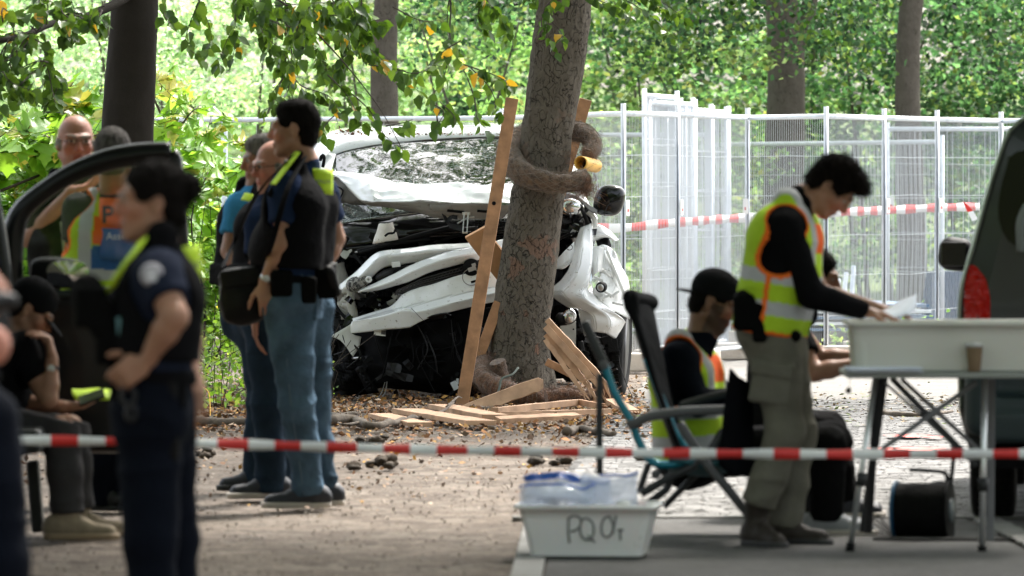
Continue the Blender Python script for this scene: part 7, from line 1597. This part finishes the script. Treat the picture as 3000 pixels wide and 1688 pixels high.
q = MB(); w1 = outline([(2925, 640), (2930, 560), (2955, 480), (3010, 440), (3500, 432), (3560, 480), (3600, 700), (3560, 735), (3100, 740), (2985, 725), (2945, 690)], YR-.045); q.add([V((XC, YR-.045, 1.3))]+w1, [(0, 1+(i+1) % 50, 1+i) for i in range(50)]); fin(q, 'rear_window', mat('van_window', (.003, .003, .003), .08, spec=.35), rv, solid=.01)
ml = bpy.data.materials.new('tail_lamp'); ml.use_nodes = True; b = ml.node_tree.nodes['Principled BSDF']; b.inputs['Base Color'].default_value = (.5, .008, .003, 1); b.inputs['Roughness'].default_value = .25; b.inputs['Specular IOR Level'].default_value = .35
vo = ml.node_tree.nodes.new('ShaderNodeTexVoronoi'); vo.inputs['Scale'].default_value = 34; tcn = ml.node_tree.nodes.new('ShaderNodeTexCoord'); ml.node_tree.links.new(tcn.outputs['Object'], vo.inputs['Vector']); bu = ml.node_tree.nodes.new('ShaderNodeBump'); bu.inputs['Distance'].default_value = .02; ml.node_tree.links.new(vo.outputs['Distance'], bu.inputs['Height']); ml.node_tree.links.new(bu.outputs[0], b.inputs['Normal'])
q = MB(); T = [(2838, 780), (2862, 786), (2895, 812), (2908, 850), (2910, 928), (2905, 1010), (2890, 1080), (2830, 1080), (2822, 1000), (2824, 930), (2826, 850)]; g = [[V(((x-1500)/680, YR-.04+.03*(k == 0)-.012*(k == 2), CH-(yy-HY)/680)) for x, yy in T] for k in (0, 1)]
cx_, cz_ = (2866-1500)/680, CH-(930-HY)/680
g = [curve([V((cx_+((x-1500)/680-cx_)*k, YR-.01-.05*max(0, 1-k)**.5, cz_+(CH-(yy-HY)/680-cz_)*k)) for x, yy in T], 40, True) for k in (1.02, 1.0, .92, .6, .05)]
for a in g: a.append(a[0])
fin(MB().grid(g), 'tail_light', ml, rv, smooth=True)
fin(MB().grid([[V((2*XC-p.x, p.y, p.z)) for p in r] for r in g], flip=True), 'tail_light', ml, rv, smooth=True)
S = Solid(.012, .03); S.box((XC, YR-.08, .56), (.93, .1, .17), rd=.06); S.box((XC, YR-.14, .43), (.84, .06, .07), rd=.03); S.box(((2990-1500)/680, YR-.16, .62), (.12, .05, .06), rd=.04, sub=True); solid(S, 'bumper', mat('bumper_grey', (.025, .04, .045), .5), rv)
q = MB(); q.box((XC, YR+.3, .33), (.8, .4, .08)); fin(q, 'underbody', m_flat_black, rv)
q = MB(); C = curve([V((XC-p[1]*.985-.006, YR-.012, p[0])) for p in prof[1:9]], 24); q.tube(C, .009, 6); fin(q, 'corner_glint', mat('edge_glint', (.3, .36, .3), .2, metal=.6), rv, smooth=True)  # pale tube painting the highlight along the body corner
q = MB(); q.tube(curve([V(((2992-1500)/680, YR-.07, 1.18)), V(((2990-1500)/680, YR-.09, 1.3)), V(((3010-1500)/680, YR-.08, 1.38))], 10), .02, 8); fin(q, 'rear_wiper', mat('wiper_grey', (.2, .22, .22), .4), rv, smooth=True)
S = Solid(.007, .02); mp_ = Q(2800, 745, 600); mp_ = Matrix.Rotation(R(5.2), 3, 'Z') @ (mp_-rv.location)+rv.location; S.box(mp_, (.085, .06, .082), np.array(Matrix.Rotation(R(8), 3, 'Y')), rd=.06); S.cone(mp_+V((.05, 0, -.03)), mp_+V((.14, .0, -.06)), .03, .03); mr_ = solid(S, 'door_mirror', black_plastic, rv)
q = MB(); q.box(mp_+V((-.008, -.062, .002)), (.06, .004, .058)); fin(q, 'mirror_glass', mat('mirror_dark', (.008, .008, .008), .15, spec=.4), mr_, bevel=.003)
for x in (XC-.82, XC+.82):
    wheel('wheel', (x, YR+.62, .32), .32, .2, (1, 0, 0), rv); wheel('wheel', (x, YR+3.9, .32), .32, .2, (1, 0, 0), rv)
# --- folding table
K = 734; T_ = lambda x, y, d=0: Q(x, y, K, d)
tb_ = thing('folding_table', 'folding camping table with thin silver legs holding the white crate', 'table', (T_(2680, 1615).x, T_(2680, 1615).y, 0))
q = MB(); tz = CH-(1098-HY)/K; x0, x1 = T_(2478, 0).x, T_(3120, 0).x; yt = F/K; q.box(((x0+x1)/2, yt+.22, tz), ((x1-x0)/2, .33, .012)); fin(q, 'table_top', mat('table_top_grey', (.3, .31, .29), .5), tb_, bevel=.006)
alu = mat('aluminium', (.7, .71, .72), .3, metal=.85); lb = mat('leg_black', (.02, .02, .022), .5)
def pole(name, a, b, r, m, par, n=10): q = MB(); q.tube([a, b], r, n); return fin(q, name, m, par, smooth=True)
tl = T_(2560, 1108).z
lg = pole('leg', T_(2565, 1110, .02), T_(2491, 1610, -.02), .012, alu, tb_); pole('foot', T_(2494, 1590, -.02), T_(2490, 1618, -.02), .018, rubber, lg); pole('lock', T_(2527, 1385, 0), T_(2521, 1425, 0), .021, lb, lg)
lg = pole('leg', T_(2885, 1110, .02), T_(2878, 1615, -.02), .012, alu, tb_); pole('foot', T_(2879, 1600, -.02), T_(2878, 1622, -.02), .018, rubber, lg); pole('lock', T_(2882, 1400, 0), T_(2882, 1440, 0), .021, lb, lg)
q = MB(); q.beam(T_(2590, 1108, .45), T_(2530, 1560, .5), .034, .02, (1, 0, 0)); q.beam(T_(2572, 1108, .03), T_(2545, 1560, .45), .03, .02, (1, 0, 0)) ; lg = fin(q, 'leg', lb, tb_, bevel=.003)
q = MB(); q.beam(T_(2905, 1108, .45), T_(2902, 1585, .5), .03, .02, (1, 0, 0)); lg = fin(q, 'leg', mat('leg_grey', (.16, .16, .17), .5), tb_, bevel=.003)
for a, b, w_ in [((2612, 1108, .05), (2862, 1365, .1), .024), ((2862, 1120, .08), (2582, 1318, .04), .02), ((2640, 1110, .4), (2880, 1330, .4), .018), ((2592, 1120, .42), (2800, 1310, .4), .012)]:
    q = MB(); q.beam(T_(*a), T_(*b), w_, .014, (0, 0, 1)); fin(q, 'brace', mat('leg_grey', (.16, .16, .17), .5) if w_ != .024 else lb, tb_, bevel=.002)
q = MB(); q.box(T_(2720, 1212, .1), (.03, .015, .012)); fin(q, 'brace_hub', lb, tb_, bevel=.003)
# crate on the table
def tub(name, label, cat, c, w_, h_, dep, taper, m, rot=0, lip=.018, th=.006, parent=None):
    o = thing(name, label, cat, c); Rm = Matrix.Rotation(R(rot), 3, 'Z'); q = MB()
    def ring(hw, hd, z, r=.03, n=6):
        P = []
        for sx, sy, a0 in ((1, 1, 0), (-1, 1, 90), (-1, -1, 180), (1, -1, 270)):
            for i in range(n+1): a = R(a0+90*i/n); P.append(V(c)+Rm @ V((sx*(hw-r)+r*math.cos(a), sy*(hd-r)+r*math.sin(a), z)))
        return P+[P[0]]
    W_, Dp = w_/2, dep/2
    L_ = [ring(W_*taper, Dp*taper, .003), ring(W_*taper+.0, Dp*taper, .01)]+[ring(W_*(taper+(1-taper)*u), Dp*(taper+(1-taper)*u), .01+(h_-.03)*u) for u in (.25, .5, .75, 1)]+[ring(W_+lip, Dp+lip, h_-.018), ring(W_+lip+.002, Dp+lip, h_-.004), ring(W_+lip-.004, Dp+lip-.004, h_), ring(W_-.002, Dp-.002, h_-.002)]+[ring(W_*(taper+(1-taper)*u)-th, Dp*(taper+(1-taper)*u)-th, .012+(h_-.03)*u) for u in (.9, .5, .1, 0)]
    q.grid(L_); k = len(q.v); q.v += [tuple(p) for p in L_[0][:-1]]; q.f.append(tuple(range(k, k+len(L_[0])-1))); q.m.append(0); q.c += [(1, 1, 1)]*(len(L_[0])-1)
    k = len(q.v); q.v += [tuple(p) for p in L_[-1][:-1]]; q.f.append(tuple(range(k, k+len(L_[0])-1))); q.m.append(0); q.c += [(1, 1, 1)]*(len(L_[0])-1)
    fin(q, 'tub', m, o, smooth=True); 
    for md in o.children[0].modifiers: pass
    return o
cream = mat('cream_plastic', (.66, .65, .6), .5, var=.06, vs=3, sss=.05); whitep = mat('milky_plastic', (.8, .8, .79), .35, var=.04, vs=3, dirt=(.35, .33, .3), ds=6, dth=.62, sss=.1)
cz = V((T_(2790, 0).x, yt+.2, tz+.013)); cr_ = tub('crate', 'large cream plastic crate standing on the folding table', 'crate', cz, .8, .2, .42, .97, cream, 0)
for sx in (-1, 1):
    q = MB(); q.box(cz+V((sx*.355, -.2, .1)), (.012, .008, .085)); fin(q, 'rib', cream, cr_, bevel=.003)
cup = thing('paper_cup', 'brown paper cup with pale lid in front of the cream crate', 'cup', (T_(2852, 0).x, yt-.06, tz+.013)); q = MB(); q.lathe(cup.location, [(0, .001), (.024, .001), (.0245, .004), (.034, .1), (0, .1)], n=28); fin(q, 'cup_body', mat('kraft', (.2, .13, .075), .8), cup, smooth=True)
q = MB(); q.lathe(cup.location, [(.0, .1), (.036, .1), (.0365, .106), (.033, .108), (.031, .116), (.0, .116)], n=28); fin(q, 'lid', mat('lid_grey', (.5, .5, .5), .4), cup, smooth=True)
m_paper = mat('paper', (.78, .82, .92), .8)
o = thing('document_stack', 'bluish white papers lying on the left end of the table', 'papers', (T_(2580, 0).x, yt-.1, tz+.012))
for i in range(6): q = MB(); q.box(V((T_(2585, 0).x+random.uniform(-.01, .01), yt-.04+random.uniform(-.02, .02), tz+.014+i*.0035)), (.148, .1, .0015), X=(1, random.uniform(-.05, .05), 0)); fin(q, 'sheet', m_paper, o)
o = thing('paper_sheet', 'curved white sheet held by the bending worker over the crate', 'paper', Q(2640, 900, 722, 0)); q = MB()
q.grid([curve([Q(2560, 922, 722, -.1), Q(2600, 905, 722, -.02), Q(2640, 880, 722, .04), Q(2686, 862, 722, .1)], 12), curve([Q(2600, 935, 722, -.16), Q(2640, 926, 722, -.1), Q(2672, 918, 722, -.02), Q(2684, 900, 722, .06)], 12)]); fin(q, 'sheet', m_paper, o, smooth=True, solid=.0008)
o = thing('headset', 'small dark earpiece hanging below the table edge', 'earpiece', Q(2486, 1145, 730)); q = MB(); q.lathe(Q(2486, 1145, 730), [(0, -.012), (.01, -.01), (.012, 0), (.008, .012), (0, .014)], axis=(.5, 0, 1), n=12); fin(q, 'capsule', black_gloss, o, smooth=True); q = MB(); q.tube([Q(2492, 1104, 730), Q(2489, 1125, 730), Q(2487, 1140, 730)], .002, 4); fin(q, 'cord', alu, o)
# --- cable reel
K2 = 704; C_ = lambda x, y, d=0: Q(x, y, K2, d)
o = thing('cable_reel', 'black cable reel with a blue side plate standing under the table', 'cable reel', (C_(2705, 1580).x, C_(2705, 1580).y, 0)); c = C_(2705, 1495); ax_ = V((1, -.25, 0)).normalized()
q = MB(); pr = [(.06, -.11)]+[(.112+.004*math.sin(i*2.6), -.105+i*.0055) for i in range(38)]+[(.06, .11)]; q.lathe(c, pr, axis=ax_, n=30); fin(q, 'cable_coil', mat('cable_black', (.006, .006, .006), .8, spec=.15, bump=.5, bs=40), o, smooth=True)
for sx, m_ in ((-.115, mat('reel_blue', (.02, .1, .2), .4)), (.11, black_plastic)):
    q = MB(); q.lathe(c+ax_*sx, [(0, -.008), (.115, -.008), (.122, -.004), (.122, .006), (0, .008)], axis=ax_, n=36); sp_ = fin(q, 'side_plate', m_, o, smooth=True, bevel=.002)
    q = MB(); q.lathe(c+ax_*(sx*1.08), [(0, -.006), (.05, -.006), (.05, .006), (0, .006)], axis=ax_, n=24); fin(q, 'hub', mat('hub_grey', (.12, .14, .15), .4), sp_, smooth=True)
q = MB(); q.tube(curve([C_(2640, 1580, .05), C_(2655, 1480, .05), C_(2740, 1420, .05), C_(2786, 1440, .05), C_(2790, 1580, .05)], 30), .012, 8); fin(q, 'frame', lb, o, smooth=True)
q = MB(); q.tube(curve([C_(2785, 1430, .0), C_(2795, 1330, .0), C_(2790, 1300, .0)], 10), .009, 8); q.tube(curve([C_(2665, 1377, .0), C_(2700, 1378, .0), C_(2760, 1383, .0), C_(2775, 1395), C_(2780, 1440)], 16), .009, 8); fin(q, 'handle', lb, o, smooth=True)
q = MB()
for k in range(5): q.tube(curve([C_(2650-k*3, 1570-k*2), C_(2600, 1580-k*9, .1), C_(2545+k*6, 1560-k*12, .1), C_(2530, 1590-k*4, .1), C_(2620, 1600-k*3)], 24), .004, 5)
for p in q.v: pass
fin(q, 'cable_loops', mat('cable_black', (.012, .012, .013), .5), o, smooth=True)
q = MB(); q.tube([G(2560, 1588, .01), G(2680, 1592, .01), G(2800, 1590, .01), G(3010, 1592, .01)], .008, 6); o = thing('power_cable', 'black power cable lying along the edge of the asphalt', 'cable', G(2560, 1588)); fin(q, 'cable', mat('cable_black', (.012, .012, .013), .5), o, smooth=True)
# --- camping chair
K = 716; H_ = lambda x, y, d=0: Q(x, y, K, d)
ch = thing('camping_chair', 'teal and black folding camping chair holding the seated worker', 'chair', (H_(2000, 1560).x, H_(2000, 1560).y, 0))
teal = mat('teal_tube', (.0, .17, .24), .3, metal=.3, coat=.3); dk = mat('chair_dark', (.025, .027, .03), .5); gry = mat('chair_grey', (.09, .09, .095), .5)
def tubep(name, pts, r, m, sp=1.0, par=ch):
    q = MB(); q.tube(curve([H_(*p) for p in pts], 22), r, 10); return fin(q, name, m, par, smooth=True)
tubep('frame_tube', [(1712, 945, -.1), (1745, 1015, -.12), (1772, 1070, -.14)], .02, dk); tubep('frame_tube', [(1770, 1066, -.14), (1800, 1150, -.16), (1850, 1235, -.18), (1868, 1285, -.18), (1905, 1350, -.18), (1960, 1362, -.18), (2040, 1345, -.16)], .017, teal)
tubep('frame_tube', [(1758, 1095, -.14), (1756, 1230, -.14), (1757, 1390, -.14)], .014, dk); tubep('frame_tube', [(1840, 850, .2), (1880, 1000, .2), (1930, 1160, .2), (1990, 1330, .2)], .018, dk); tubep('frame_tube', [(1893, 1050, .05), (1950, 1200, .05), (1990, 1290, .05), (2040, 1340, .05)], .016, teal)
tubep('armrest', [(1852, 1246, -.2), (1900, 1222, -.21), (1980, 1208, -.22), (2060, 1203, -.22), (2135, 1202, -.22)], .02, gry); tubep('armrest', [(1990, 1190, .3), (2060, 1170, .32), (2140, 1150, .3)], .018, dk)
tubep('leg', [(1990, 1240, -.2), (2060, 1345, -.2), (2130, 1430, -.2), (2210, 1530, -.2)], .019, gry); tubep('leg', [(2160, 1215, -.2), (2060, 1345, -.19), (1960, 1400, -.18), (1878, 1448, -.18)], .017, dk); tubep('leg', [(2072, 1358, .2), (2010, 1420, .2), (1945, 1486, .2)], .014, dk)
tubep('leg', [(1900, 1360, -.15), (1880, 1420, -.15), (1874, 1445, -.15)], .014, dk); tubep('leg', [(1925, 1355, -.1), (1960, 1420, -.1), (1900, 1475, -.1)], .016, dk)
for (x, y) in ((1850, 1243), (2060, 1345), (1922, 1390), (1768, 1070)): q = MB(); q.lathe(H_(x, y, -.21), [(0, -.008), (.02, -.006), (.02, .006), (0, .008)], axis=(0, 1, 0), n=14); fin(q, 'joint', gry, ch, smooth=True)
q = MB(); q.lathe(V((H_(2215, 1540, -.2).x, H_(2215, 1540, -.2).y, 0)), [(.025, 0), (.025, .02), (.018, .03)], n=12); fin(q, 'foot', rubber, ch, smooth=True)
fab = cloth('chair_fabric', (.022, .024, .027), b=.5)
q = MB(); A_ = curve([H_(1836, 852, -.05), H_(1880, 1000, -.05), H_(1930, 1160, -.05), H_(2000, 1345, -.05)], 20); B_ = curve([H_(1905, 870, .42), H_(1930, 1000, .42), H_(1965, 1160, .42), H_(2010, 1330, .42)], 20); M_ = curve([H_(1888, 880, .2), H_(1925, 1000, .2), H_(1955, 1160, .2), H_(2010, 1350, .2)], 20); q.grid(loft([A_, M_, B_], 20, 10)); fin(q, 'backrest', fab, ch, smooth=True, solid=.014)
S = Solid(.01, .03); S.cone(H_(1846, 870, .0), H_(1905, 888, .38), .03, .035, k=.02); S.cone(H_(1850, 900, -.0), H_(1885, 985, .1), .028, .02); solid(S, 'head_cushion', fab, ch, fold=.004)
q = MB(); q.grid(loft([[H_(1960, 1345, -.2), H_(2080, 1360, -.2), H_(2200, 1330, -.2)], [H_(1960, 1375, .1), H_(2080, 1390, .1), H_(2200, 1350, .1)], [H_(1960, 1345, .36), H_(2080, 1360, .36), H_(2200, 1330, .36)]], 14, 10)); fin(q, 'seat', mat('seat_teal', (.01, .07, .085), .8), ch, smooth=True, solid=.02)
q = MB(); q.grid(loft([[H_(2140, 1080, -.24), H_(2170, 1110, -.25), H_(2200, 1130, -.2)], [H_(2125, 1200, -.24), H_(2160, 1230, -.26), H_(2200, 1250, -.2)], [H_(2110, 1360, -.22), H_(2150, 1390, -.24), H_(2210, 1400, -.2)]], 14, 14)); o = thing('filler', 'dark jacket added where the sleeve shows between the two workers', 'filler', H_(2150, 1390, -.2)); fin(q, 'cloth', cloth('filler_black', (.012, .013, .018)), o, smooth=True, solid=.03)  # added dark cloth standing in for the seated worker's sleeve
# --- white storage tub with handwriting and plastic bags
K = 748; U = lambda x, y, d=0: Q(x, y, K, d)
bc = V((U(1728, 0).x, U(0, 1640).y+.13, .012)); tubo = tub('storage_tub', 'white plastic storage tub with hand written letters on the asphalt strip', 'tub', bc, .52, .205, .36, .84, whitep, -7, lip=.02)
Rm = Matrix.Rotation(R(-7), 3, 'Z'); fx, fy = Rm @ V((1, 0, 0)), Rm @ V((0, -1, 0)); tilt = (fy+V((0, 0, -.14))).normalized(); upt = (V((0, 0, 1))-tilt*tilt.z).normalized()
def onface(a, h): return bc+fx*a+V((0, 0, h))+fy*(.18*(.84+.16*(h/.19))+.0035)
q = MB()
def stroke(pts, r=.0042): q.tube(curve([onface(a, h) for a, h in pts], 24), r, 5)
stroke([(-.06, .055), (-.064, .1), (-.062, .155)]); stroke([(-.066, .15), (-.045, .163), (-.022, .158), (-.014, .14), (-.02, .118), (-.04, .104), (-.055, .1)])
stroke([(.012, .152), (-.008, .148), (-.018, .12), (-.014, .085), (.004, .068), (.026, .072), (.036, .1), (.032, .135), (.012, .152)]); stroke([(.012, .085), (.026, .07), (.04, .058)])
stroke([(.1, .162), (.076, .15), (.066, .12), (.07, .088), (.088, .078), (.106, .092), (.112, .125), (.1, .162)]); stroke([(.126, .165), (.118, .13), (.112, .1), (.108, .09)]); stroke([(.13, .106), (.142, .108), (.154, .108)]); stroke([(.142, .106), (.14, .09), (.141, .068)])
fin(q, 'handwriting', mat('marker', (.2, .2, .2), .6), tubo, smooth=True)
q = MB(); side = lambda a, h: bc+V((0, 0, h))-fx*(.26*(.84+.16*(h/.19))+.003)+fy*a
q.tube(curve([side(.02, .15), side(.04, .14), side(.02, .11), side(.045, .1)], 12), .004, 5); q.tube(curve([side(.03, .07), side(.05, .06), side(.06, .05)], 10), .004, 5); fin(q, 'handwriting', mat('marker', (.2, .2, .2), .6), tubo, smooth=True)
# clear bags: thin glossy crumpled film
bm_ = bpy.data.materials.new('clear_film'); bm_.use_nodes = True; N = bm_.node_tree.nodes; L = bm_.node_tree.links; b = N['Principled BSDF']; b.inputs['Base Color'].default_value = (.7, .76, .85, 1); b.inputs['Roughness'].default_value = .12; b.inputs['Coat Weight'].default_value = 1
tb2 = N.new('ShaderNodeBsdfTransparent'); tb2.inputs[0].default_value = (.93, .95, 1, 1); mx = N.new('ShaderNodeMixShader'); mx.inputs[0].default_value = .42; L.new(tb2.outputs[0], mx.inputs[1]); L.new(b.outputs[0], mx.inputs[2]); L.new(mx.outputs[0], N['Material Output'].inputs[0])
blue_z = mat('zip_blue', (.02, .1, .45), .25, coat=.5)
for k, (x0, x1, y0, y1, yb, d, lab, hump) in enumerate([(1536, 1790, 1398, 1404, 1490, .12, 'crumpled clear bag with a thick blue zip strip on the left of the tub', 18), (1524, 1745, 1440, 1412, 1492, -.02, 'clear bag with a thin blue zip line in front of the others in the tub', 14), (1700, 1868, 1400, 1384, 1490, .05, 'clear bag with a raised blue tipped corner on the right of the tub', 12)]):
    o = thing('zip_bag', lab, 'plastic bag', U((x0+x1)/2, yb, d), 'clear zip bags in the white tub'); rows = []
    for side_ in (0, 1):
        g = []
        for i in range(16):
            u = i/15; r = []
            for j in range(30):
                t_ = j/29; x = x0+(x1-x0)*t_; yt_ = y0+(y1-y0)*t_-hump*math.sin(t_*math.pi*1.3+k)*.8; y = yb+(yt_-yb)*u; bul = .06*math.sin(u*math.pi*.9)*max(0, math.sin(t_*math.pi))**.5*(1 if side_ else -1)
                p = U(x, y, d)+V((0, bul, 0)); n1 = noise.noise_vector(p*12+V((k*3, side_*5, 0))); n2 = noise.noise_vector(p*34); r.append(p+V((n1.x*.012+n2.x*.004, n1.y*.03+n2.y*.01, n1.z*.018+n2.z*.005)))
            g.append(r)
        rows.append(g)
    q = MB(); q.grid(rows[0]); q.grid(rows[1]); fin(q, 'film', bm_, o, smooth=True)
    q = MB(); tz_ = rows[0][-1]; 
    q.tube([p+V((0, -.004, 0)) for p in (tz_ if k < 2 else tz_[10:])], .009 if k == 0 else .005, 5); fin(q, 'zip_strip', blue_z, o, smooth=True)
    if k == 0: q = MB(); q.grid([[p+V((0, -.008, 0)) for p in rows[0][-3]], [p+V((0, -.008, .0)) for p in rows[0][-1]]]); fin(q, 'blue_band', blue_z, o, smooth=True, solid=.002)
m_ev = mat('pale_contents', (.6, .52, .52), .5, var=.3, vs=30)
o = thing('sample_bundle', 'pale wrapped items lying inside the white tub', 'samples', bc+V((0, 0, .15)))
for i in range(26): q = MB(); p = bc+fx*random.uniform(-.2, .2)+V((0, random.uniform(-.12, .1), random.uniform(.13, .21))); q.grid(blob(p, random.uniform(.02, .04), sq=(1.2, .9, .6))); fin(q, 'wrapped_item', m_ev if i % 3 else white_plastic, o, smooth=True)
# water drops and red paint marks on the road
q = MB()
for (x, y, w_) in ((2690, 1329, .16), (2590, 1328, .1), (2660, 1290, .14), (2740, 1294, .08)):
    p = G(x, y, .026); q.add([p+V((w_*math.cos(a)*(.8+.3*math.sin(a*3)), w_*1.6*math.sin(a), 0)) for a in [i*math.pi/9 for i in range(18)]], [tuple(range(18))])
o = fin(q, 'paint_mark', mat('red_spray', (.55, .12, .1), .8, var=.5, vs=20), label='faint red spray paint marks on the paving beneath the table', cat='paint mark', kind='stuff')
